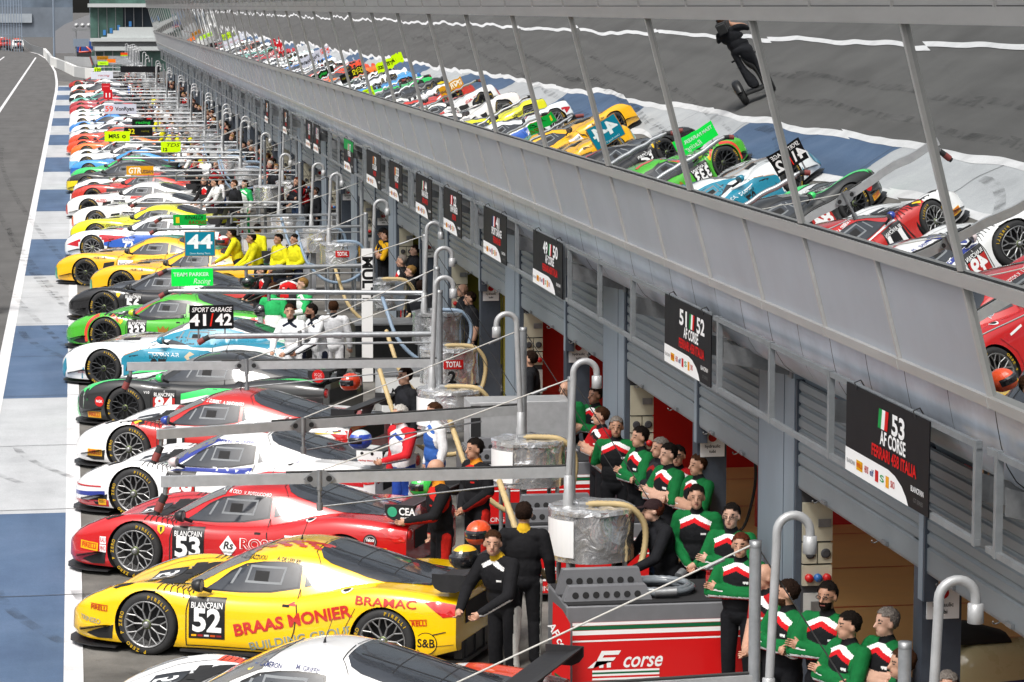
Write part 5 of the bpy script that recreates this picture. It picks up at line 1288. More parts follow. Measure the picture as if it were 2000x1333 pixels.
team_board(2.50, 63.2, 2.06, .74, .24, '08a83c', [('RINALDI', .12, .08, .05, '0c2414', .42, dict(shear=.3, bold=.01)), ('RACING', .12, .16, -.06, '7a1a10', .40, dict(shear=.3, bold=.01)), ('#', .13, -.27, 0, 'e8c820', .08, {})], 'green board reading RINALDI RACING with a yellow shield')
team_board(1.85, 82.65, 2.06, .78, .26, 'd89a18', [('GTR', .24, -.16, -.01, 'f8f0e8', .36, dict(shear=.15, bold=.03)), ('USSIAN', .14, .2, -.04, '2a2a50', .34, dict(shear=.15, bold=.02))], 'orange board with white GTR lettering')
team_board(3.18, 95.6, 2.1, .66, .36, 'ccf800', [('TDS', .16, .05, .06, '28300c', .44, dict(shear=.25)), ('12', .15, -.20, -.09, '15180c', .14, B_)], 'lime board reading TDS and 12')
team_board(1.5, 102.6, 2.15, .9, .36, 'ccf800', [('MRS', .20, -.12, .0, '1c220c', .38, B_), ('o', .24, .24, .01, '2c340c', .14, B_)], 'lime board reading MRS')
team_board(2.39, 108.7, 2.05, 1.08, .32, '121214', [('32', .26, -.26, 0, 'e8d81c', .24, B_), ('racing', .10, .26, .02, '8a8418', .3, {})], 'black board with a yellow 32')
team_board(2.04, 128.7, 2.2, 1.45, .44, 'c6cede', [('59', .34, -.5, .0, 'e85a4a', .36, B_), ('VonRyan', .24, .2, .0, '2c3038', .85, B_)], 'pale blue board with a red 59 and VonRyan')
team_board(1.77, 152.0, 2.15, .46, .52, 'c81c24', [('11', .32, 0, -.06, 'f4f4f4', .24, B_)], 'red board with a white 11'); team_board(1.72, 156.5, 2.4, .46, .42, 'c4222a', [('#', .06, 0, .05, 'e86a70', .34, {})], 'plain red board behind the one with 11')
team_board(2.8, 118.5, 2.0, .9, .26, '101a12', [('racing', .16, .0, 0, '1fae3c', .6, B_)], 'black board with small green lettering')
team_board(1.70, 207.5, 2.2, .5, .42, 'ccf800', [('120', .30, 0, 0, '20280c', .42, B_)], 'small lime board reading 120'); team_board(2.3, 228, 2.3, .85, .3, 'b8ee20', [('team', .2, 0, 0, '50680c', .5, {})], 'wide pale lime board far down the row')
team_board(2.4, 240, 2.5, .95, .32, 'a8741c', [('racing', .2, 0, 0, '4a3010', .7, {})], 'brown orange board far down the row'); team_board(3.1, 238, 2.3, .7, .3, 'f07818', [], 'plain orange board far down the row'); team_board(4.3, 246, 2.7, .6, .3, 'd8481c', [('#', .1, 0, -.1, '9ac018', .6, {})], 'red and green board far down the row')
team_board(1.9, 196.0, 2.1, 1.5, .5, 'd8dce8', [('racing', .2, .1, 0, 'c02a30', .8, dict(shear=.3))], 'off white board with red script far down the row')

# ------------------------------------------------------------------ carts, chests, loose things
M_cart = mat('cart_grey', (0.20, 0.205, 0.22), rough=0.45, metal=.2, var=.1, vscale=4); M_cred = vinyl('d01618'); M_cgrn = vinyl('10603c'); M_blk = mat('black_mat', (0.012, 0.012, 0.014), rough=.9)
def cart(x0, x1, y0, words, texts, dy=1.5, h=.90, rack=True):
    t = thing('tool_cart', words, 'cart', (x0, y0, 0), 0, 'red team carts by the garages'); w = x1 - x0
    m = MB(); m.box((0, 0, .10), (w, dy, h), 0, bev=.012); m.build('body', M_cart, t)
    m = MB(); m.box((.02, .02, h + .001), (w - .02, dy - .02, h + .014), 0); m.build('worktop', M_blk, t)
    m = MB(); m.box((.06, -.008, .12), (w - .005, -.002, h - .165), 0)
    zz = h - .165
    for a, b, c in ((.0, .03, 1), (.035, .075, 2), (.08, .125, 1), (.15, .165, 3), (.178, .195, 1)):
        m.add([(.06, -.0095, zz - b), (w - .005, -.0095, zz - b), (w - .005, -.0095, zz - a), (.06, -.0095, zz - a)], [(0, 1, 2, 3)], c)
    for s_, sz, dx, dz, wd, kw in texts:
        if s_ == 'AF':
            q = [(-.20, -.10), (-.13, -.10), (-.03, .10), (.20, .10), (.17, .05), (-.0, .05), (-.02, .02), (.14, .02), (.11, -.02), (-.10, -.02)]
            m.add([(dx + a * sz, -.011, dz + b * sz) for a, b in q], [tuple(range(len(q)))], 1)
            for k in (-.06, .03): m.add([(dx + (k + a) * sz, -.011, dz + b * sz) for a, b in ((0, -.10), (.05, -.10), (.05, -.04), (0, -.04))], [(0, 1, 2, 3)], 1)
        elif s_ == '=':
            for k, c in enumerate((1, 2, 1, 3, 1)): m.add([(dx - wd / 2, -.0108 - .0002 * k, dz + sz * (2 - k) - sz * .5), (dx + wd / 2, -.0108 - .0002 * k, dz + sz * (2 - k) - sz * .5), (dx + wd / 2, -.0108 - .0002 * k, dz + sz * (2 - k) + sz * .5), (dx - wd / 2, -.0108 - .0002 * k, dz + sz * (2 - k) + sz * .5)], [(0, 1, 2, 3)], c)
        else: put_text(m, s_, sz, (dx, -.011, dz), (1, 0, 0), (0, 0, 1), 1, width=wd, **kw)
    m.build('front_panel', [M_cred, M_white, M_cgrn, M_cred], t)
    if rack:
        for dyk, dzk in ((.16, 0), (.52, .10)):
            m = MB(); v = [(.0, dyk, h + .015), (.90, dyk, h + .015), (.90, dyk + .16, h + .015), (.0, dyk + .16, h + .015), (.06, dyk + .02, h + .16 + dzk), (.84, dyk + .02, h + .16 + dzk), (.84, dyk + .14, h + .16 + dzk), (.06, dyk + .14, h + .16 + dzk)]
            m.add(v, [(0, 1, 5, 4), (1, 2, 6, 5), (2, 3, 7, 6), (3, 0, 4, 7), (4, 5, 6, 7)], 0)
            for k in range(7):
                c = Vector((.12 + k * .105, dyk - .004 + .012, h + .075 + dzk * .7)); m.add([c + Vector((.034 * math.cos(a), .004 * math.sin(a) - .004, .034 * math.sin(a))) for a in np.linspace(0, 2 * PI, 13)[:-1]], [tuple(range(12))], 1)
            m.build('rack', [M_cart, M_dark], t)
    for a in (.1, w - .1):
        for b in (.12, dy - .12):
            m = MB(); m.lathe([(.001, -.025), (.05, -.025), (.05, .025), (.001, .025)], (a, b, .05), 'y', 0, 14); m.build('caster', M_rub, t)
    return t
cart(4.72, 6.62, 26.95, 'nearest red cart lettered AF corse under the coiled hose', [('AF', .85, .38, .36, 0, {}), ('corse', .22, .76, .34, .40, dict(shear=.35, bold=.015)), ('=', .02, .60, .20, .68, {})], dy=1.1)
cart(5.0, 6.45, 31.3, 'red cart reading RACING WITH behind the nearest foil drum', [('AF', .8, .25, .34, 0, {}), ('corse', .2, .60, .33, .34, dict(shear=.35)), ('RACING WITH', .085, .30, .17, .50, {})])
cart(5.0, 6.75, 35.7, 'red cart with tricolour stripes behind the second foil drum', [('RACING WITH', .085, .40, .17, .50, {})])
t = thing('coiled_hose', 'coil of clear grey hose lying on the nearest red cart', 'hose', (5.75, 27.45, .915))
m = MB(); hose(m, [(.33 * math.cos(a) * (1 + .06 * math.sin(a * .37)), .28 * math.sin(a) * (1 + .05 * math.sin(a * .5)), .035 + .02 * (a / 6.28)) for a in np.linspace(0, 15.5, 44)], .034, 0, 8, True, 3); m.build('coil', M_ghose, t)
m = MB(); m.tube([(-.10, -.31, .06), (.12, -.33, .07)], .045, 0, 10); m.build('coupling', M_dsteel, t); m = MB(); m.tube([(.26, .22, .1), (.32, .28, .14)], .05, 0, 10); m.build('coupling', M_dsteel, t)
m = MB(); m.lathe([(.05, 0), (.052, .1), (.045, .1), (.05, .115), (.045, .13), (.05, .145), (.04, .16), (.001, .16)], n=16); tag(link('hose_plug', m.mesh('hose_plug', M_cred), None, (6.35, 27.7, .916)), 'small ribbed red plug standing on the cart beside the coiled hose', 'plug')
t = thing('standing_banner', 'narrow red banner leaning at the end of the nearest cart', 'banner', (4.55, 26.75, 0)); t.scale = (.78, 1, .82); m = MB(); m.prism([(-.02, .05), (.22, -.02), (.22, .95), (.12, 1.12), (.0, 1.22)], -.01, .01, 'y', 0); put_text(m, 'AF corse', .13, (.10, -.012, .72), (.5, 0, -.85), (.85, 0, .5), 1, width=.55, bold=.02)
m.add([(.02, -.012, .25), (.20, -.012, .12), (.20, -.012, .18), (.02, -.012, .31)], [(0, 1, 2, 3)], 1); m.add([(.02, -.012, .33), (.20, -.012, .20), (.20, -.012, .23), (.02, -.012, .36)], [(0, 1, 2, 3)], 2); m.build('panel', [M_cred, M_white, M_cgrn], t)
# steel cabinet on chequered chest
def tread_mat():
    m = mat('tread_plate', (0.34, 0.35, 0.36), rough=.3, metal=.8, var=.1); t = m.node_tree; b = t.nodes['Principled BSDF']
    tc = t.nodes.new('ShaderNodeTexCoord'); mp = t.nodes.new('ShaderNodeMapping'); mp.inputs['Rotation'].default_value = (0, R(45), 0); mp.inputs['Scale'].default_value = (14, 14, 14); t.links.new(tc.outputs['Object'], mp.inputs[0])
    ck = t.nodes.new('ShaderNodeTexChecker'); ck.inputs['Scale'].default_value = 1; t.links.new(mp.outputs[0], ck.inputs[0]); ck.inputs['Color1'].default_value = (.5, .5, .51, 1); ck.inputs['Color2'].default_value = (.10, .10, .11, 1)
    t.links.new(ck.outputs[0], b.inputs['Base Color']); return m
t = thing('tool_chest', 'chequer plate chest on castors between the two rear foil drums', 'tool chest', (5.05, 36.5, 0)); m = MB(); m.box((0, 0, .12), (1.55, .7, .95), 0, bev=.02); m.build('body', tread_mat(), t); m = MB(); m.box((.02, .02, .951), (1.53, .68, .97), 0); m.build('lid', M_dsteel, t)
t = thing('steel_cabinet', 'plain stainless cabinet standing on the chequer plate chest', 'cabinet', (5.1, 36.55, .972)); m = MB(); m.box((0, .0, .0), (.62 * 2.2, .6, .62), 0, bev=.01); m.build('body', M_alu, t); m = MB(); m.box((.01, -.008, .03), (.14, -.001, .58), 0); m.build('recess', M_dark, t)
def wcart(x0, x1, y0, h, words, items, col='dadcdc', dy=1.0):
    t = thing('equipment_cart', words, 'cart', (x0, y0, 0)); w = x1 - x0; m = MB(); m.box((0, 0, .1), (w, dy, h), 0, bev=.012); m.build('body', vinyl(col), t)
    for s_, sz, dx, dz, c, wd, kw in items:
        m = MB(); put_text(m, s_, sz, (dx, -.008, dz), (1, 0, 0), (0, 0, 1), 0, width=wd, **kw); m.build('lettering', vinyl(c), t)
    m = MB(); m.box((-.01, -.01, h + .001), (w + .01, dy + .01, h + .03), 0); m.build('worktop', M_dsteel, t)
wcart(4.75, 5.9, 44.2, .95, 'white equipment cart lettered MOTORBASE', [('MOTORBASE', .11, .45, .72, '141414', .62, dict(shear=.25, bold=.02)), ('oman', .26, .5, .33, '303030', .7, {})])
wcart(5.0, 6.2, 51.0, 1.0, 'black equipment cart beside the tall white banner', [], '101214')
wcart(3.9, 5.6, 66.5, 1.35, 'navy and white cart lettered RACING TEAM RUSSIAN', [('RACING TEAM', .12, 1.0, 1.08, '26407e', .9, dict(shear=.15)), ('RUSSIAN', .2, .95, .86, '22386e', 1.1, dict(shear=.2, bold=.02))], 'd0d4dc')
t = thing('standing_banner', 'tall white banner with dark vertical MULTI lettering', 'banner', (5.18, 50.6, 0)); m = MB(); m.box((-.1, -.01, .02), (.1, .01, 2.45), 0); put_text(m, 'MULTI', .26, (0, -.012, 1.9), (0, 0, -1), (1, 0, 0), 1, width=.8, bold=.04); m.build('panel', [M_white, M_black], t)
for i, (wy, *_r) in enumerate(far):
    wcart(4.6 + .3 * (i % 3), 5.5 + .3 * (i % 2), wy - 3.0, .9 + .15 * (i % 2), 'low equipment cart parked behind the ' + wl[i].split(',')[0], [], ['d8dada', '202226', '8a1a1c', '30343a', 'c8c8c4'][i % 5], .8)
# motorbike-like scooter with white and blue fairing parked in the nearest garage, tail showing
t = thing('motor_scooter', 'cream and blue scooter with a black seat parked in the nearest garage', 'scooter', (7.60, 24.0, 0), R(-6)); t.scale = (1.12, 1.12, 1.15)
m = MB(); prf = [(.0, .55), (.05, .85), (.25, .98), (.7, 1.0), (1.05, .86), (1.4, .62), (1.5, .42), (1.1, .30), (.45, .32)]
def loft_side(mb, prf, wd, m0=0):
    n = len(prf); lv = [(-wd * .55, .86), (-wd, 1.0), (wd, 1.0), (wd * .55 + wd, .86)]; cx = sum(p[0] for p in prf) / n; cz = sum(p[1] for p in prf) / n
    lv = [(-wd, .72), (-wd * .75, .94), (0, 1.0), (wd * .75, .94), (wd, .72)]
    v = [(cx + (a - cx) * s_, y, cz + (b - cz) * s_) for y, s_ in lv for a, b in prf]
    f = [(j * n + k, j * n + (k + 1) % n, (j + 1) * n + (k + 1) % n, (j + 1) * n + k) for j in range(4) for k in range(n)] + [tuple(range(n - 1, -1, -1)), tuple(range(4 * n, 5 * n))]
    mb.add(v, f, m0, True)
loft_side(m, prf, .19); m.build('fairing', paint('cdbf94'), t)
m = MB(); loft_side(m, [(-.15, .98), (-.05, 1.13), (.25, 1.12), (.55, 1.04), (.6, .98), (.2, .96)], .15); m.build('seat', M_blk, t)
m = MB()
for q in ((.3, .55), (.7, .72)): m.prism([(q[0], q[1]), (q[0] + .5, q[1] + .1), (q[0] + .52, q[1] + .17), (q[0] + .02, q[1] + .12)], -.195, -.187, 'y', 0)
m.build('blue_flash', paint('22306e'), t)
for q in (.15, 1.35):
    m = MB(); m.lathe([(.17, -.06), (.25, -.06), (.28, 0), (.25, .06), (.17, .06)], (q, 0, .28), 'y', 0, 24); m.lathe([(.17, -.05), (.001, -.04)], (q, 0, .28), 'y', 1, 20); m.build('wheel', [M_tyre, M_rim], t)
m = MB(); m.tube([(1.1, -.3, 1.08), (1.15, 0, 1.05), (1.1, .3, 1.08)], .018, 0, 8); m.tube([(1.15, 0, 1.05), (1.32, 0, .6)], .03, 0, 8); m.build('handlebar', M_dsteel, t)
# coiled black air hoses on the door-post pillars
for py in (26.4, 35.03):
    t = thing('air_hose', 'black air hose hanging in loops inside the garage by the ' + ('nearer' if py < 30 else 'farther') + ' red wall', 'hose', (7.42, py + 4.75, 0)); m = MB(); hose(m, [(.24 * math.cos(a) + .02 * math.sin(3 * a), .02 * math.cos(a), 1.35 + .55 * math.sin(a)) for a in np.linspace(0, 19, 60)], .018, 0, 6, False, 3); m.build('loops', M_rub, t)

# ------------------------------------------------------------------ people
def capsule_geo(p0, p1, r0, r1, n=12):
    p0, p1 = Vector(p0), Vector(p1); d = (p1 - p0); L = d.length or 1e-6; d = d / L; a = d.orthogonal().normalized(); b = d.cross(a); v = []; f = []
    rings = [(-r0 * .98, r0 * .2), (-r0 * .7, r0 * .71), (0, r0), (L, r1), (L + r1 * .7, r1 * .71), (L + r1 * .98, r1 * .2)]
    for h, r in rings:
        for k in range(n): t = 2 * PI * k / n; v.append(p0 + d * h + (a * math.cos(t) + b * math.sin(t)) * r)
    for i in range(5):
        for k in range(n): j = (k + 1) % n; f.append((i * n + k, i * n + j, i * n + n + j, i * n + n + k))
    f.append(tuple(range(n - 1, -1, -1))); f.append(tuple(range(5 * n, 6 * n))); return v, f
def ell_geo(c, r, rot=0.0, n=16, m=10):
    v = []; f = []; cs, sn = math.cos(rot), math.sin(rot)
    for i in range(1, m):
        ph = PI * i / m
        for k in range(n):
            t = 2 * PI * k / n; x, y, z = r[0] * math.sin(ph) * math.cos(t), r[1] * math.sin(ph) * math.sin(t), r[2] * math.cos(ph); v.append((c[0] + x * cs - y * sn, c[1] + x * sn + y * cs, c[2] + z))
    for i in range(m - 2):
        for k in range(n): j = (k + 1) % n; f.append((i * n + k, i * n + n + k, i * n + n + j, i * n + j))
    f.append(tuple(range(n))); f.append(tuple(range((m - 2) * n + n - 1, (m - 2) * n - 1, -1))); return v, f
POSES = {  # elbow, wrist for the +x side and the -x side, forward lean of the trunk (radians)
 'stand': ((.255, .03, 1.15), (.27, -.04, .90), (-.255, .03, 1.15), (-.27, -.04, .90), 0),
 'cross': ((.262, -.115, 1.135), (-.165, -.150, 1.195), (-.262, -.115, 1.135), (.150, -.185, 1.15), -.03),
 'front': ((.255, -.0, 1.16), (.05, -.19, .97), (-.255, .0, 1.16), (-.04, -.20, .95), .04),
 'back': ((.26, .08, 1.17), (.07, .16, .99), (-.26, .08, 1.17), (-.07, .165, .98), -.03),
 'lean': ((.27, -.20, 1.16), (.14, -.46, 1.06), (-.27, -.20, 1.16), (-.12, -.48, 1.06), .22),
 'reach': ((.27, -.16, 1.17), (.17, -.42, 1.14), (-.255, .04, 1.15), (-.26, -.04, .90), .08),
 'camera': ((.27, -.20, 1.28), (.10, -.36, 1.50), (-.27, -.20, 1.28), (-.10, -.36, 1.48), .05),
}
BODY = {}
def body_person(pose, turn):
    """one continuous body; faces the -y direction.  Slots: 0 skin 1 chest 2 sleeve 3 white band 4 red band 5 trousers 6 shoes 7 dark 8 collar 9 forearm 10 leg band"""
    if (pose, turn) in BODY: return BODY[(pose, turn)]
    er, wr, el, wl_, lean = POSES[pose]; hip = Vector((0, 0, .95))
    def T(p):
        q = Vector(p) - hip; c, s_ = math.cos(lean), math.sin(lean); return hip + Vector((q.x, q.y * c - q.z * s_, q.y * s_ + q.z * c)) if q.z > 0 else Vector(p)
    prims = []   # (tag, kind, data)
    def cap(tag_, a, b, r0, r1): prims.append((tag_, Vector(a), Vector(b), r0, r1, capsule_geo(a, b, r0, r1)))
    def ell(tag_, c, r, rot=0.0):
        c = Vector(c); ax = max(range(3), key=lambda i: r[i]); h = r[ax] - min(r); d = Vector((0, 0, 0)); d[ax] = h * .8
        prims.append((tag_, c - d, c + d, min(r), min(r), ell_geo(c, r, rot)))
    hd = T((0, -.022, 1.622)); fw = Vector((math.sin(turn), -math.cos(turn), 0)); rt = Vector((fw.y, -fw.x, 0)) * -1
    ell('head', hd + Vector((0, 0, .02)) - fw * .012, (.078, .098, .101), turn); ell('head', hd + fw * .026 - Vector((0, 0, .058)), (.058, .063, .064), turn)
    cap('head', hd + fw * .088 + Vector((0, 0, .004)), hd + fw * .106 - Vector((0, 0, .030)), .010, .015); ell('head', hd + fw * .062 - Vector((0, 0, .094)), (.028, .022, .018), turn)
    for s_ in (-1, 1): ell('head', hd + rt * (.081 * s_) - Vector((0, 0, .012)) - fw * .008, (.012, .022, .032), turn)
    cap('neck', T((0, .005, 1.46)), hd - Vector((0, 0, .05)), .058, .053)
    cap('collar', T((0, .01, 1.455)), T((0, -.005, 1.492)), .074, .064)
    ell('chest', T((0, -.005, 1.26)), (.205, .138, .215)); ell('chest', T((0, -.005, 1.06)), (.182, .136, .20)); cap('chest', T((-.13, .01, 1.395)), T((.13, .01, 1.395)), .082, .082)
    ell('hip', (0, .005, .93), (.175, .128, .13))
    for s_, e, w in ((1, er, wr), (-1, el, wl_)):
        sh, e, w = T((s_ * .185, .01, 1.405)), T(e), T(w)
        cap('arm', sh, e, .074, .062); cap('fore', e, w, .061, .046)
        d = (w - e).normalized(); ell('hand', w + d * .05, (.034, .034, .046))
        k = Vector((s_ * .095, .0, .90)); kn = Vector((s_ * .105, -.025, .50)); an = Vector((s_ * .115, .02, .09))
        cap('leg', k, kn, .098, .074); cap('leg', kn, an, .073, .062); ell('shoe', (s_ * .122, -.035, .048), (.048, .128, .047))
    m = MB()
    for p in prims: m.add(p[5][0], p[5][1])
    me = m.mesh('p', M_white); o = bpy.data.objects.new('p', me); COL.objects.link(o)
    md = o.modifiers.new('r', 'REMESH'); md.mode = 'VOXEL'; md.voxel_size = .0098; dg = bpy.context.evaluated_depsgraph_get(); dg.update()
    em = bpy.data.meshes.new_from_object(o.evaluated_get(dg)); bpy.data.objects.remove(o)
    bm = bmesh.new(); bm.from_mesh(em)
    for _ in range(4): bmesh.ops.smooth_vert(bm, verts=bm.verts, factor=.45, use_axis_x=True, use_axis_y=True, use_axis_z=True)
    rnd = np.random.RandomState(len(BODY) + 3)
    bm.to_mesh(em); bm.free(); n = len(em.polygons); C_ = np.zeros(n * 3); em.polygons.foreach_get('center', C_); C_ = C_.reshape(-1, 3); best = np.full(n, 9e9); idx = np.zeros(n, int); par = np.zeros((n, 3))
    for i, (tg, a, b, r0, r1, g) in enumerate(prims):
        a, b = np.array(a), np.array(b); d = b - a; L2 = max(d @ d, 1e-9); t = np.clip(((C_ - a) @ d) / L2, 0, 1); q = C_ - (a + t[:, None] * d); ds = np.linalg.norm(q, axis=1) - (r0 + (r1 - r0) * t); k = ds < best; best[k] = ds[k]; idx[k] = i; par[k] = q[k]
    tags = [p[0] for p in prims]; base = {'head': 0, 'neck': 0, 'collar': 8, 'chest': 1, 'hip': 5, 'arm': 2, 'fore': 9, 'hand': 0, 'leg': 5, 'shoe': 6}
    mi = np.array([base[tags[i]] for i in idx], int)
    hipa = np.array(hip); cl, sl_ = math.cos(-lean), math.sin(-lean); lz = hipa[2] + (C_[:, 1] - hipa[1]) * sl_ + (C_[:, 2] - hipa[2]) * cl
    for j in range(n):
        tg = tags[idx[j]]; x, z = abs(C_[j, 0]), lz[j]; q = par[j] / (np.linalg.norm(par[j]) + 1e-9)
        if tg == 'chest':
            zz = z + .50 * x
            if C_[j, 1] < .06:
                mi[j] = 2 if zz > 1.47 else 3 if zz > 1.422 else 4 if zz > 1.375 else 3 if (abs(C_[j, 0] - .095) < .026 and abs(z - 1.262) < .011) else 1
            else: mi[j] = 2 if z > 1.16 else 1
            if z < .99: mi[j] = 5
        elif tg == 'arm': mi[j] = 3 if q[2] < -.50 and q[2] > -.80 else 4 if q[2] <= -.80 else 2
        elif tg == 'fore': mi[j] = 3 if q[2] < -.30 and q[2] > -.68 else 4 if q[2] <= -.68 else 9
        elif tg == 'leg' and x > .1 and q[0] * np.sign(C_[j, 0]) > .80: mi[j] = 10
    hv = np.array(hd); F_ = np.array(fw); R_ = np.array(rt); rel = C_ - hv; f_ = rel @ F_; r_ = rel @ R_; z_ = rel[:, 2]
    for s_ in (-1, 1):
        e = (np.abs(r_ - s_ * .030) < .011) & (np.abs(z_ - .008) < .0055) & (f_ > .05); mi[e] = 7
        e = (np.abs(r_ - s_ * .031) < .018) & (np.abs(z_ - .029) < .005) & (f_ > .045); mi[e] = 7
    e = (np.abs(r_) < .021) & (np.abs(z_ + .066) < .0058) & (f_ > .045); mi[e] = 11
    e = (mi == 0) & (z_ < -.040) & (z_ > -.118) & (f_ > .012) & ~((np.abs(z_ + .066) < .0058) & (np.abs(r_) < .021)); mi[e] = 12
    em.materials.clear()
    for _ in range(13): em.materials.append(M_white)
    em.polygons.foreach_set('material_index', mi); em.polygons.foreach_set('use_smooth', [True] * n)
    # five fingers on each hand, rooted in the palm
    fm = MB()
    for s_, e, w in ((1, er, wr), (-1, el, wl_)):
        e, w = T(e), T(w); d = (w - e).normalized(); sd = d.cross(Vector((0, -1, .3))).normalized(); nr = sd.cross(d).normalized(); p = w + d * .075
        for k, ln in enumerate((.050, .060, .056, .044)):
            o_ = p + sd * ((k - 1.5) * .0185); a = o_ + d * ln * .55 + nr * .006; b = a + d * ln * .40 - nr * .022 * (-1)
            v, f = capsule_geo(o_, a, .0092, .0085, 7); fm.add(v, f, 0, True); v, f = capsule_geo(a, b, .0085, .007, 7); fm.add(v, f, 0, True)
        th = w + d * .035 + sd * (.032 * s_); v, f = capsule_geo(th, th + d * .035 + sd * (.022 * s_), .011, .009, 7); fm.add(v, f, 0, True)
    fme = fm.mesh('f', M_white); bm = bmesh.new(); bm.from_mesh(em); bm.from_mesh(fme); bm.to_mesh(em); bm.free(); bpy.data.meshes.remove(fme); em.name = 'person_body'; em.update()
    # hair: a cap that follows the skull
    hv_, hf_ = ell_geo(hd + Vector((0, 0, .026)) - fw * .018, (.086, .105, .105), turn, 24, 16); keep = []
    rnd2 = random.Random(5)
    hv_ = [Vector(p) + (Vector(p) - hd) * rnd2.uniform(-.05, .07) for p in hv_]
    for f in hf_:
        c = sum((hv_[i] for i in f), Vector()) / len(f) - hd; ff = c.dot(fw)
        if c.z > .062 + .25 * max(0, ff) or (ff < -.005 and c.z > -.045 + .6 * max(0, ff + .05)) or (ff < .02 and c.z > .028): keep.append(f)
    hm = MB(); hm.add(hv_, keep, 0, True); hme = hm.mesh('hair', M_white)
    cm = MB(); cv, cf = ell_geo(hd + Vector((0, 0, .03)) - fw * .012, (.089, .108, .104), turn, 20, 12)
    cf = [f for f in cf if sum((cv[i][2] for i in f)) / len(f) > hd.z + .04]; cm.add(cv, cf, 0, True); b0 = hd + Vector((0, 0, .048)); cm.add([b0 + rt * -.06 + fw * .07, b0 + rt * .06 + fw * .07, b0 + rt * .045 + fw * .165 - Vector((0, 0, .015)), b0 - rt * .045 + fw * .165 - Vector((0, 0, .015))], [(0, 1, 2, 3)], 0); cme_ = cm.mesh('cap', M_white)
    gm = MB()
    for s_ in (-1, 1): c = hd + rt * (.032 * s_) + fw * .096 + Vector((0, 0, .006)); gm.tube([c + rt * .022 * math.cos(a) + Vector((0, 0, .016 * math.sin(a))) for a in np.linspace(0, 2 * PI, 13)], .0028, 0, 5); gm.tube([c + rt * .022 * s_, hd + rt * (.078 * s_) + Vector((0, 0, .01))], .0025, 0, 5)
    gme = gm.mesh('glasses', M_black)
    BODY[(pose, turn)] = (em, hme, cme_, gme); return BODY[(pose, turn)]
SK = {'a': (.50, .28, .19), 'b': (.42, .22, .14), 'c': (.27, .13, .08), 'd': (.55, .33, .24)}
def skin(k): return mat('skin_' + k, SK[k], rough=.55, var=.12, vscale=20)
M_lip = mat('lips', (.30, .09, .075), rough=.5, var=0); M_eye = mat('eye_dark', (.03, .022, .018), rough=.3, var=0)
HAIR = {'black': '17120f', 'brown': '3a2416', 'dark': '241812', 'grey': '77706a', 'white': 'b8b4ae', 'fair': '8a6a3c', 'auburn': '54281a'}
OUT = {  # chest, sleeve, white band, red band, trousers, shoes, collar, forearm, leg band
 'jacket': ('17181b', '0e6633', 'eeeeee', 'c81a22', '15161a', '1a1a1c', '17181b', '0e6633', '15161a'),
 'polo': ('17181b', '0e6633', 'eeeeee', 'c81a22', '15161a', '1a1a1c', '17181b', None, '15161a'),
 'redpolo': ('a8161c', 'a8161c', 'e6e6e6', '17181b', '1a1b1f', '1a1a1c', '17181b', None, '1a1b1f'),
 'blackjacket': ('1a1b1f', '1c1d21', '2a2b2f', '8c1a1c', '22314a', '1a1a1c', '1a1b1f', '1c1d21', '22314a'),
 'black': ('1a1b1f', '1a1b1f', '202126', '202126', '1b1c20', '1a1a1c', '1a1b1f', '1a1b1f', '1b1c20'),
 'blacktee': ('1b1c20', '1b1c20', '202126', '202126', '26272b', '1a1a1c', '1b1c20', None, '26272b'),
 'gold': ('17171a', '18181b', 'ececea', '17171a', '17171a', '17171a', 'c8a022', '18181b', 'dcdcd6'),
 'redsuit': ('17171a', '17171a', 'c4241c', 'c4241c', '17171a', '17171a', 'e0902a', '17171a', 'c4241c'),
 'usa': ('e8e8ea', 'c4242c', 'e8e8ea', '2a4aa0', '2a4aa0', 'e0e0e0', 'e8e8ea', 'c4242c', 'e8e8ea'),
 'whitesuit': ('e6e7ea', 'e6e7ea', '1e2436', 'e6e7ea', 'e6e7ea', 'd0d0d0', '22262c', 'e6e7ea', '1e2436'),
 'greenwhite': ('e4e8e4', '2aa85c', 'e4e8e4', '2aa85c', 'e4e8e4', 'd0d0d0', '2aa85c', 'e4e8e4', '2aa85c'),
 'yellow': ('d9d21c', 'd9d21c', 'd9d21c', 'cfc81a', '1d2436', '1a1a1c', 'd9d21c', 'd9d21c', '1d2436'),
 'amber': ('17181b', 'dca81c', 'dca81c', '17181b', '1a1b1f', '1a1a1c', '17181b', None, '1a1b1f'),
 'redblack': ('c81e20', '1a1a1c', 'e0e0e0', 'c81e20', '1a1a1c', '1a1a1c', '1a1a1c', '1a1a1c', 'c81e20'),
 'whiteshirt': ('dcdcdc', 'dcdcdc', 'dcdcdc', 'dcdcdc', '2a2b30', '1a1a1c', 'dcdcdc', 'dcdcdc', '2a2b30'),
 'suit': ('14151a', '14151a', '14151a', '14151a', '14151a', '101010', 'e8e8e8', '14151a', '14151a'),
 'bluesuit': ('3a64b0', 'e8e8ea', '3a64b0', 'e8e8ea', '3a64b0', '202020', 'e8e8ea', 'e8e8ea', 'e8e8ea'),
}
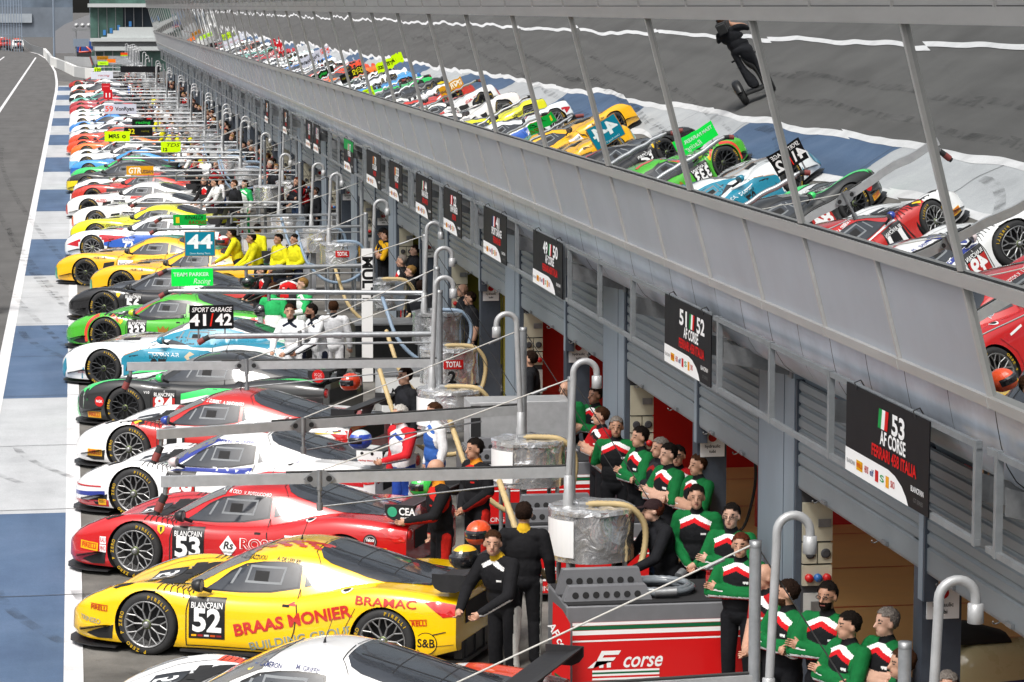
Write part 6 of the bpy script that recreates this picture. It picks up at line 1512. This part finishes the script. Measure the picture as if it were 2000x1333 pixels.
def person(x, y, rz, pose, outfit, words, hair='dark', sk='a', turn=0, h=1.0, cap=None, glasses=False, bald=False, group=None, z=0, beard=None):
    bme, hme, cme_, gme = body_person(pose, R(turn))
    t = thing('person', words, 'person', (x, y, z), R(rz), group); h = h if h != 1.0 else 1.0 + .035 * math.sin(x * 37 + y * 11); t.scale = (1.04, 1.04, h)
    b = link('body', bme, t); c, s_, w, r, tr, sh, co, fo, lb = OUT[outfit]; S_ = skin(sk)
    slot_copy(b, [S_, cloth(c), cloth(s_), cloth(w), cloth(r), cloth(tr), cloth(sh), M_eye, cloth(co), cloth(fo) if fo else S_, cloth(lb), M_lip, mat('hair_' + beard, hexc(HAIR[beard]), rough=.85, var=.4, vscale=40, bump=.8, bscale=60, spec=.1) if beard else S_])
    if fo is None and outfit in ('polo', 'redpolo', 'blacktee', 'amber'): pass
    if cap: o = link('cap', cme_, t); slot_copy(o, [cloth(cap)])
    if not bald and not cap: o = link('hair', hme, t); slot_copy(o, [mat('hair_' + hair, hexc(HAIR[hair]), rough=.85, var=.4, vscale=40, bump=.8, bscale=60, spec=.1)])
    elif cap and not bald: o = link('hair', hme, t); o.scale = (.985, .985, .995); slot_copy(o, [mat('hair_' + hair, hexc(HAIR[hair]), rough=.85, var=.4, vscale=40, bump=.8, bscale=60, spec=.1)])
    if glasses: link('glasses', gme, t)
    return t
# short sleeved men have bare forearms: those bands must be skin too (handled by the forearm slot)
person(6.22, 24.75, -75, 'front', 'redpolo', 'bald man in red polo at the left end of the crossed arms row', bald=True, sk='a', glasses=False)
person(6.20, 24.02, -68, 'cross', 'jacket', 'bearded man in green jacket turning his back, arms crossed, in front of the bald man', 'dark', 'a', -30, beard='brown')
person(6.44, 23.54, -42, 'cross', 'jacket', 'man with glasses and black beard smiling, arms crossed, green jacket', 'black', 'b', 0, glasses=True, beard='black')
person(6.42, 22.78, -70, 'cross', 'jacket', 'dark haired man in green jacket, arms crossed, beside the grey haired one', 'black', 'a', -10)
person(6.70, 22.60, -62, 'cross', 'polo', 'grey haired man in short sleeved green shirt, arms crossed', 'grey', 'd', -15)
person(6.60, 20.55, -40, 'stand', 'jacket', 'dark grey haired man at the bottom edge near the scooter', 'grey', 'a', 20)
person(6.45, 21.15, -85, 'front', 'jacket', 'man with brown hair looking left behind the nearest gooseneck', 'brown', 'a', 0)
person(6.36, 26.45, -35, 'cross', 'jacket', 'smiling man in green jacket at the front of the trio by the coiled hose', 'auburn', 'a', 10)
person(6.50, 27.45, -35, 'cross', 'jacket', 'man with thin glasses in the middle of the trio by the coiled hose', 'black', 'd', 5, glasses=True)
person(6.42, 28.65, -28, 'front', 'jacket', 'tall dark haired man in green jacket with hands together by the cart', 'black', 'a', 15, 1.03)
person(6.12, 28.75, -80, 'lean', 'black', 'person in black coat leaning on the cart with a dark cap', 'auburn', 'd', -10, .95, cap='2a1a1c')
person(6.52, 33.70, -18, 'back', 'polo', 'dark haired man facing the camera in black polo with green shoulders, hands behind him', 'grey', 'b', 5)
person(6.62, 32.75, -75, 'cross', 'jacket', 'man in profile with green sleeves beside the polo shirt man', 'black', 'a', 0)
person(6.78, 32.35, -70, 'cross', 'blackjacket', 'grey haired man in black jacket and blue jeans, arms crossed', 'grey', 'a', 0)
person(6.68, 31.40, -68, 'cross', 'polo', 'young man in short green sleeves with dark crew cut, arms crossed', 'black', 'd', 0)
person(6.92, 31.95, -25, 'stand', 'redpolo', 'man with glasses looking out from behind the crew cut man', 'black', 'a', 0, glasses=True)
person(6.93, 30.95, -70, 'cross', 'polo', 'man half hidden behind the door post of the red garage', 'brown', 'a', 0)
person(6.55, 37.38, -40, 'front', 'polo', 'bald man with glasses laughing behind a gooseneck', bald=True, glasses=True, sk='a')
person(6.90, 37.2, -60, 'cross', 'jacket', 'man with dark hair in green jacket beside the laughing bald man', 'dark', 'c', 0)
person(6.62, 35.3, -80, 'cross', 'redpolo', 'man with short hair and red checked shirt, forearms crossed', 'brown', 'a', -10, .96)
person(6.55, 40.45, -110, 'stand', 'black', 'dark haired man looking left above the stainless cabinet', 'dark', 'a', 0)
person(4.12, 27.05, -52, 'lean', 'gold', 'driver in black suit with white and gold piping looking at the camera', 'brown', 'a', 40)
person(4.50, 28.25, 165, 'stand', 'gold', 'driver in black suit with gold collar standing back turned behind the yellow car', 'dark', 'a', 0)
person(3.97, 30.75, -80, 'reach', 'redsuit', 'bald driver in black suit with red panels holding a helmet', bald=True, sk='a')
person(4.58, 32.2, -65, 'front', 'redsuit', 'dark haired driver in black and red suit with yellow collar', 'black', 'b', 0)
person(4.05, 35.05, -60, 'reach', 'usa', 'white haired driver in red, white and blue suit', 'white', 'a', 0)
person(4.55, 35.9, -80, 'stand', 'bluesuit', 'driver in blue and white suit behind the white haired one', 'brown', 'a', 0)
person(4.5, 38.7, -70, 'stand', 'black', 'man with dark hair and glasses standing behind the red roofed car', 'dark', 'a', 0, glasses=True)
person(3.66, 47.75, -40, 'lean', 'whitesuit', 'driver in white suit looking back at the camera, left of the white group', 'brown', 'a', 40)
person(4.07, 47.61, -70, 'lean', 'whitesuit', 'driver in white suit with dark beard in profile', 'black', 'c', 0, beard='black')
person(4.42, 48.95, 170, 'stand', 'whitesuit', 'driver in white suit with his back turned, right of the white group', 'brown', 'a', 0)
person(3.55, 51.5, 150, 'stand', 'greenwhite', 'man in white and green overalls behind the white suited drivers', 'brown', 'a', 0); person(4.2, 52.2, -70, 'reach', 'greenwhite', 'man in white overalls with green sleeves leaning in beside the pipe boom', 'fair', 'd', 0)
person(6.30, 51.9, 150, 'reach', 'blacktee', 'man in black team shirt bending by the flag marked drum', 'dark', 'a', 0); person(6.62, 55.9, -95, 'stand', 'black', 'fair haired woman in black top beside the grey garage pier', 'fair', 'd', 0, .94); person(6.5, 56.6, -90, 'cross', 'redblack', 'grey haired man with red collar beside the fair haired woman', 'grey', 'a', 0)
person(6.95, 49.7, -80, 'stand', 'blacktee', 'man in black shirt with bare arms in the dark doorway', 'dark', 'a', 0); person(7.0, 51.0, -85, 'stand', 'black', 'bald man in black in the dark doorway', bald=True, sk='a')
person(3.70, 65.2, -100, 'lean', 'yellow', 'leftmost man in yellow jacket, leaning over the amber car', 'black', 'b', 0); person(4.05, 63.5, -85, 'lean', 'yellow', 'man in yellow jacket bending forward, second from left', 'black', 'b', 0); person(4.50, 63.1, -60, 'front', 'yellow', 'man in yellow jacket with bushy dark hair, third from left', 'black', 'b', 0)
person(4.83, 62.6, -60, 'front', 'yellow', 'rightmost man in yellow jacket', 'black', 'b', 0); person(4.15, 66.0, 140, 'reach', 'yellow', 'man in yellow jacket with his back to the camera, behind the others', 'black', 'b', 0)
person(3.9, 57.7, -75, 'lean', 'redblack', 'brown haired man in black and red suit sitting low behind the amber car', 'brown', 'a', 0, .88); person(4.25, 57.2, 170, 'lean', 'redblack', 'dark haired man in black and red suit beside the brown haired one', 'black', 'a', 0, .86)
person(6.95, 64.3, -85, 'cross', 'amber', 'man in black and amber shirt and cap by the yellow walled garage', 'black', 'b', 0, cap='1a1a1c'); person(6.9, 63.3, -85, 'cross', 'amber', 'man in black and amber shirt leaning on the garage pier', 'dark', 'a', 0)
person(7.15, 61.0, -80, 'cross', 'black', 'dark haired bearded man in black by the fire alarm box', 'dark', 'a', 0, beard='dark'); person(7.2, 60.2, -80, 'cross', 'black', 'younger man in black next to the bearded one', 'dark', 'd', 0)
person(6.75, 80.0, -80, 'stand', 'suit', 'man in dark suit and white shirt standing in a doorway', 'dark', 'c', 0)
person(4.2, 83.6, -70, 'lean', 'whiteshirt', 'mechanic in white with a red armband near the foil drums', 'dark', 'a', 0); person(4.55, 82.0, -60, 'stand', 'black', 'dark clad man facing right near the foil drums', 'brown', 'a', 0); person(4.9, 82.6, -60, 'stand', 'greenwhite', 'pale clad woman with dark hair near the foil drums', 'dark', 'd', 0)
rr = random.Random(21); OF = ['black', 'black', 'blackjacket', 'blacktee', 'redblack', 'black', 'whiteshirt', 'redpolo']; OC = ['redblack', 'whitesuit', 'redpolo', 'whiteshirt', 'yellow', 'bluesuit', 'redblack', 'black']
DESC = {'black': 'dark overalls', 'blackjacket': 'black jacket and jeans', 'blacktee': 'black t-shirt', 'redblack': 'red and black overalls', 'whiteshirt': 'white shirt', 'redpolo': 'red polo shirt', 'whitesuit': 'white race suit', 'yellow': 'yellow jacket', 'bluesuit': 'blue and white suit'}
HK = list(HAIR); PK = ['stand', 'cross', 'front', 'cross', 'lean', 'reach']
rows = [(88.0, 'small lettered white car')] + [(f[0], q) for f, q in zip(far, SHORT)]
for i, (wy, wd) in enumerate(rows):
    for j, (px_, dyy, lst, where) in enumerate(((6.45, -5.2, OF, 'first by the wall behind the '), (6.7, -3.9, OF, 'second by the wall behind the '), (6.35, -2.8, OF, 'third by the wall behind the '), (3.9, -2.9, OC, 'near the tail of the '), (4.5, -3.5, OC, 'beside the drum behind the '))):
        if wy > 205 and j in (1, 2): continue
        of = rr.choice(lst)
        person(px_ + rr.uniform(-.2, .2), wy + dyy + rr.uniform(-.3, .3), rr.choice([-90, -75, -60, -40, -100, -20]), rr.choice(PK), of, 'person in ' + DESC[of] + ' ' + where + wd, rr.choice(HK), rr.choice('aabd'), rr.choice([0, 0, -30, 40]) if False else 0, rr.uniform(.95, 1.04), group='crew farther down the pit lane')

# helmets
def helmet(x, y, z, rz, shell, top, words, vis='101014'):
    t = thing('helmet', words, 'helmet', (x, y, z), R(rz), 'crash helmets'); m = MB(); n, mm = 24, 16; v = []; f = []
    for i in range(mm + 1):
        ph = PI * .80 * i / mm
        for k in range(n): a = 2 * PI * k / n; rr_ = math.sin(ph); v.append((.125 * rr_ * math.cos(a), .155 * rr_ * math.sin(a) - (.02 if math.sin(a) < -.3 and i > 8 else 0), .13 * math.cos(ph) + .13))
    for i in range(mm):
        for k in range(n):
            j = (k + 1) % n; q = (i * n + k, i * n + n + k, i * n + n + j, i * n + j); c = sum((Vector(v[a]) for a in q), Vector()) / 4
            mi = 2 if (c.y < -.05 and .095 < c.z < .165) else 1 if c.z > .205 else 0
            m.add([v[a] for a in q], [(0, 1, 2, 3)], mi, True)
    m.build('shell', [paint(shell), paint(top), mat('visor', (.015, .015, .018), rough=.08, coat=1, var=0)], t)
helmet(3.75, 27.25, 1.24, -60, '1a1c1e', 'f0b818', 'black helmet with yellow and orange crown on the wing of the yellow car'); helmet(3.80, 31.0, 1.32, -80, '3ac050', 'e8641c', 'green and orange helmet held over the red car')
helmet(3.55, 35.6, 1.15, -70, '2a4ab0', 'c8d8e0', 'blue and silver helmet held over the white and blue car'); helmet(3.75, 38.95, 1.45, -60, 'd8401c', 'd8401c', 'vermilion helmet resting behind the red roofed car'); helmet(3.45, 57.2, 1.1, -60, '16302a', '1a1c1e', 'dark green helmet by the amber car')
helmet(3.35, 51.6, 1.12, -60, '15181c', '15181c', 'black helmet with green mark on the wing of the green car'); helmet(3.4, 66.2, 1.2, -60, 'c02a30', 'e8e8e8', 'red and white helmet by the yellow jackets'); helmet(3.98, 27.9, 1.36, -40, 'e8501c', 'e8501c', 'orange helmet held by the driver behind the yellow car')

# cameraman riding a two wheeled scooter out in the lane, seen only in the mirror glass
t = thing('self_balancing_scooter', 'black two wheeled stand-on scooter carrying the cameraman, seen mirrored in the glass', 'scooter', (-2.34, 63.4, 0), R(195))
for s_ in (-1, 1):
    m = MB(); m.lathe([(.12, -.07), (.22, -.07), (.26, -.03), (.26, .03), (.22, .07), (.12, .07)], (s_ * .38, 0, .26), 'x', 0, 24); m.lathe([(.12, -.05), (.001, -.06)], (s_ * .38, 0, .26), 'x', 1, 18); m.build('wheel', [M_tyre, M_rimd], t)
    m = MB(); m.tube([(s_ * .38, .30 * math.cos(a), .26 + .30 * math.sin(a)) for a in np.linspace(.3, 2.8, 8)], .07, 0, 8); m.build('mudguard', M_carbon, t)
m = MB(); m.box((-.30, -.2, .20), (.30, .2, .27), 0, bev=.02); m.tube([(0, -.2, .25), (0, -.3, 1.0)], .03, 0, 8); m.tube([(-.28, -.3, 1.0), (.28, -.3, 1.0)], .022, 0, 8); m.build('platform', M_rub, t)
person(-2.34, 63.4, 200, 'camera', 'blacktee', 'cameraman in black standing on a two wheeled scooter, seen mirrored in the glass', 'brown', 'b', 0, z=.27)
t = thing('video_camera', 'shoulder video camera held by the mirrored cameraman', 'camera', (-2.34, 63.4, 1.86), R(200)); m = MB(); m.box((-.13, -.42, -.08), (.09, .26, .14), 0, bev=.02); m.lathe([(.055, -.42), (.06, -.56), (.08, -.60), (.08, -.66), (.001, -.62)], (-.02, 0, .03), 'y', 0, 16); m.box((-.1, .26, -.10), (.07, .40, .12), 0, bev=.015); m.build('body', M_rub, t); m = MB(); m.box((-.10, -.30, .16), (.06, -.05, .20), 0); m.build('handle', M_rub, t)

# ------------------------------------------------------------------ far end of the lane
M_conc2 = mat('pale_concrete', (.50, .50, .49), rough=.8, var=.12, vscale=.6); M_gglass = mat('green_glass', (.085, .165, .14), rough=.12, var=.5, vscale=.5, metal=.15, spec=.8); M_slab = mat('white_slab', (.46, .49, .49), rough=.6, var=.06)
def barrier(name, pts, h, m, words, th=.35, bands=None):
    t = thing(name, words, 'barrier'); N = len(pts); L = [Vector((*p, 0)) for p in pts]
    for i in range(N - 1):
        d = (L[i + 1] - L[i]).normalized(); q = Vector((-d.y, d.x, 0)) * th / 2; mb = MB(); v = [L[i] + q, L[i] - q, L[i + 1] - q, L[i + 1] + q]; v = v + [p + Vector((0, 0, h)) for p in v]
        mb.add(v, [(0, 3, 2, 1), (4, 5, 6, 7), (0, 1, 5, 4), (1, 2, 6, 5), (2, 3, 7, 6), (3, 0, 4, 7)]); mb.build('segment', m if not bands or i % 2 == 0 else bands, t)
barrier('barrier_wall', [(2.2, 268), (1.2, 272), (.2, 279), (-.8, 301), (-1.7, 318), (-2.55, 333), (-3.1, 360), (-4.0, 400)], 1.0, mat('white_barrier', (.72, .72, .70), rough=.7, var=.08, vscale=.8), 'white concrete barrier curving away at the pit exit', bands=mat('grey_barrier', (.45, .46, .46), rough=.7, var=.1))
barrier('guard_rail', [(-1.0, 330), (1.2, 325), (3.4, 322)], 1.1, M_alu, 'grey steel guard rail behind the white barrier', .1)
barrier('guard_rail', [(-4.2, 402), (-6.5, 440), (-9, 520)], 1.0, M_dsteel, 'dull steel guard rail running past the parked cars', .1)
# perpendicular glass building behind the row
GB = thing('glass_building', 'green glazed building with white slabs closing the end of the pit row', 'building', (0, 300, 0))
def gbx(nm, a, b, m): q = MB(); q.box(a, b); q.build(nm, m, GB)
gbx('wall', (1.9, 0.6, 0), (16, 12, 2.1), M_gglass); gbx('canopy', (2.2, -.3, 2.2), (16, .6, 2.62), M_slab); gbx('slab', (1.75, -.5, 3.15), (16, .5, 3.5), M_slab); gbx('wall', (1.9, .6, 2.63), (16, 12, 3.14), M_dsteel)
gbx('window', (1.8, .62, 3.51), (5.2, 12, 6.7), M_gglass); gbx('window', (5.21, .7, 3.51), (16, 12, 6.7), mat('dark_glass', (.03, .04, .05), rough=.1, var=.3, vscale=.4)); gbx('slab', (1.6, -.5, 6.72), (16, 12, 7.1), M_slab); gbx('wall', (1.8, .6, 7.11), (16, 12, 9.5), M_gglass)
for k, (a, b) in enumerate(((3.0, 3.9), (3.6, 4.3), (4.25, 4.75), (4.9, 5.4))): gbx('stair_panel', (2.9 + .62 * k, .1 - .05 * k, 3.52), (9.0, .2 - .05 * k, 3.62 + .34 * k), M_slab)
for x_ in (2.6, 3.5, 4.4, 5.4, 6.3, 7.2): gbx('mullion', (x_, .5, 3.51), (x_ + .06, .62, 6.7), M_dsteel); gbx('pillar', (x_ - .4, .3, 0), (x_ - .28, .58, 2.2), M_dsteel)
for x_, z_ in ((3.1, 3.8), (3.8, 4.0), (4.6, 4.3), (5.8, 4.7)): gbx('blue_poster', (x_, .40, z_), (x_ + .28, .44, z_ + .55), vinyl('3a7ab8'))
# debris fence: posts and a fine mesh
DF = thing('debris_fence', 'tall blue grey debris fence of many thin posts on the left', 'fence')
M_fence = mat('fence_post', (.23, .28, .35), rough=.5, metal=.3, var=.1); mb = MB(); fp = []
for k in range(38): u = k / 37; fp.append((-7.6 - 20 * u ** 1.1, 430 + 60 * u + 160 * (u ** 2), 0))
for p in fp: mb2 = MB(); mb2.tube([(p[0], p[1], 0), (p[0], p[1], 8.5), (p[0] + 1.0, p[1], 9.5)], .07, 0, 6); mb2.build('fence_post', M_fence, DF)
mb = MB()
for k in range(37):
    for zz in np.linspace(1, 8.5, 6): mb.tube([(fp[k][0], fp[k][1], zz), (fp[k + 1][0], fp[k + 1][1], zz)], .02, 0, 4, False)
mb.build('fence_wire', M_fence, DF)
tag(link('lamp_post', (lambda q: (q.tube([(0, 0, 0), (0, 0, 9)], [.14, .11], 0, 10), q.box((-.2, -.2, 0), (.2, .2, .1), 0), q.mesh('lamp_post', M_fence))[-1])(MB()), None, (-2.3, 345, 0)), 'tall blue grey mast standing behind the white barrier', 'mast')
t = thing('grandstand', 'pale grey grandstand wall far beyond the fence', 'building', (0, 640, 0)); q = MB(); q.box((-60, 0, 0), (0, 6, 6.6)); q.build('wall', mat('far_grey', (.17, .20, .24), rough=.9, var=.35, vscale=.08), t); q = MB(); q.box((-60, 4, 6.61), (0, 16, 26)); q.build('stand', mat('far_blue_grey', (.13, .165, .21), rough=.9, var=.4, vscale=.15), t)  # wall and stand colours have a haze-like bluish grey put into them
q = MB(); q.box((-24, -.6, 3.2), (-9, -.05, 5.2)); q.build('banner', mat('far_banner', (.34, .38, .42), rough=.9, var=.2, vscale=.3), t)
t = thing('service_road_wall', 'grey ramp wall between the mast and the glass building', 'wall', (0, 420, 0)); q = MB(); q.prism([(-2.6, 0), (4.5, 0), (4.5, 6.2), (1.8, 5.4), (-1.2, 4.2), (-2.6, 3.2)], 0, .6, 'y'); q.build('panel', mat('ramp_grey', (.235, .24, .255), rough=.9, var=.1), t)
t = thing('light_gantry', 'steel gantry with a row of round lamps at the pit exit', 'gantry', (0, 330, 0)); q = MB(); q.box((-.2, -.1, 4.0), (3.0, .1, 4.25)); q.tube([(.3, 0, 0), (.3, 0, 4.0)], .09, 0, 8); q.tube([(2.7, 0, 0), (2.7, 0, 4.0)], .09, 0, 8); q.build('frame', M_dsteel, t)
q = MB(); q.box((.0, -.2, 2.2), (1.8, .0, 3.1)); q.build('panel', M_fence, t)
for k in range(4):
    q = MB(); q.lathe([(.001, -.1), (.26, 0), (.22, .2), (.001, .3)], (.4 + k * .7, -.05, 4.65), 'y', 0, 14); q.build('lamp', M_alu, t)
def suv(x, y, rz, col, words):
    t = thing('parked_car', words, 'car', (x, y, 0), R(rz), 'cars parked at the pit exit'); q = MB()
    sec = [(-2.2, .85, .5, .95), (-2.1, .88, .4, 1.1), (-1.9, .9, .35, 1.72), (.4, .9, .35, 1.78), (1.0, .9, .35, 1.12), (2.1, .88, .38, 1.0), (2.2, .8, .5, .85)]
    v = []
    for yy, w, z0, z1 in sec: v += [(-w, yy, z0), (w, yy, z0), (w, yy, min(z1, 1.05)), (w * .86, yy, z1), (-w * .86, yy, z1), (-w, yy, min(z1, 1.05))]
    n = 6; q.add(v, [(j * n + k, j * n + (k + 1) % n, j * n + n + (k + 1) % n, j * n + n + k) for j in range(len(sec) - 1) for k in range(n)] + [(5, 4, 3, 2, 1, 0), tuple(range(36, 42))], 0); q.build('body', paint(col), t)
    q = MB(); q.box((-.62, -2.06, 1.12), (.62, -1.96, 1.58)); q.build('rear_window', M_win, t); q = MB(); q.box((-.8, -2.28, .42), (.8, -2.12, .72)); q.build('bumper', M_rub, t); q = MB(); q.lathe([(.001, -.2), (.33, -.18), (.34, 0), (.001, 0)], (.15, -2.1, 1.0), 'y', 0, 18); q.build('spare_wheel', paint('b43020'), t)
    q = MB(); q.box((-.5, -.2, 1.80), (.5, .1, 1.92)); q.build('light_bar', vinyl('e8501c'), t)
    for a in (-1.35, 1.35):
        for s_ in (-1, 1): q = MB(); q.lathe([(.001, -.12), (.30, -.12), (.36, -.08), (.36, .08), (.001, .12)], (s_ * .82, a, .36), 'x', 0, 16); q.build('wheel', M_tyre, t)
suv(-8.6, 442, 6, 'e4e4e2', 'white off-roader with a red spare wheel cover, nearest of the parked group'); suv(-10.9, 452, 10, 'b83428', 'red car parked left of the white off-roader'); suv(-12.9, 460, 10, 'a82e26', 'second red car farther left at the pit exit'); suv(-12.6, 482, 10, 'e6e6e4', 'white off-roader parked behind the red cars')
t = thing('recovery_truck', 'blue recovery truck with a red crane arm behind the barrier', 'truck', (1.35, 345, 0)); q = MB(); q.box((-1.1, -.4, .7), (1.2, 4.5, 1.2)); q.build('bed', M_rub, t); q = MB(); q.box((-1.0, 1.6, 1.21), (1.0, 4.4, 2.7), bev=.12); q.build('cab', paint('2a4a8c'), t); q = MB(); q.tube([(-.6, .6, 1.3), (-.4, .2, 2.6), (.7, -.1, 1.5)], .13, 0, 8); q.tube([(-.7, .5, 1.3), (.9, .4, 1.4)], .12, 0, 8); q.build('crane_arm', paint('c04028'), t)
for a in (.4, 3.4):
    for s_ in (-1, 1): q = MB(); q.lathe([(.001, -.15), (.42, -.15), (.48, 0), (.42, .15), (.001, .15)], (s_ * 1.0, a, .48), 'x', 0, 16); q.build('wheel', M_tyre, t)
tag(link('banner_strip', (lambda q: (q.box((0, 0, 0), (3.0, .03, .42), 0, rz=R(-28)), q.mesh('banner_strip', M_board))[-1])(MB()), None, (3.0, 196, 2.3)), 'long narrow black banner hung diagonally among the far booms', 'banner')
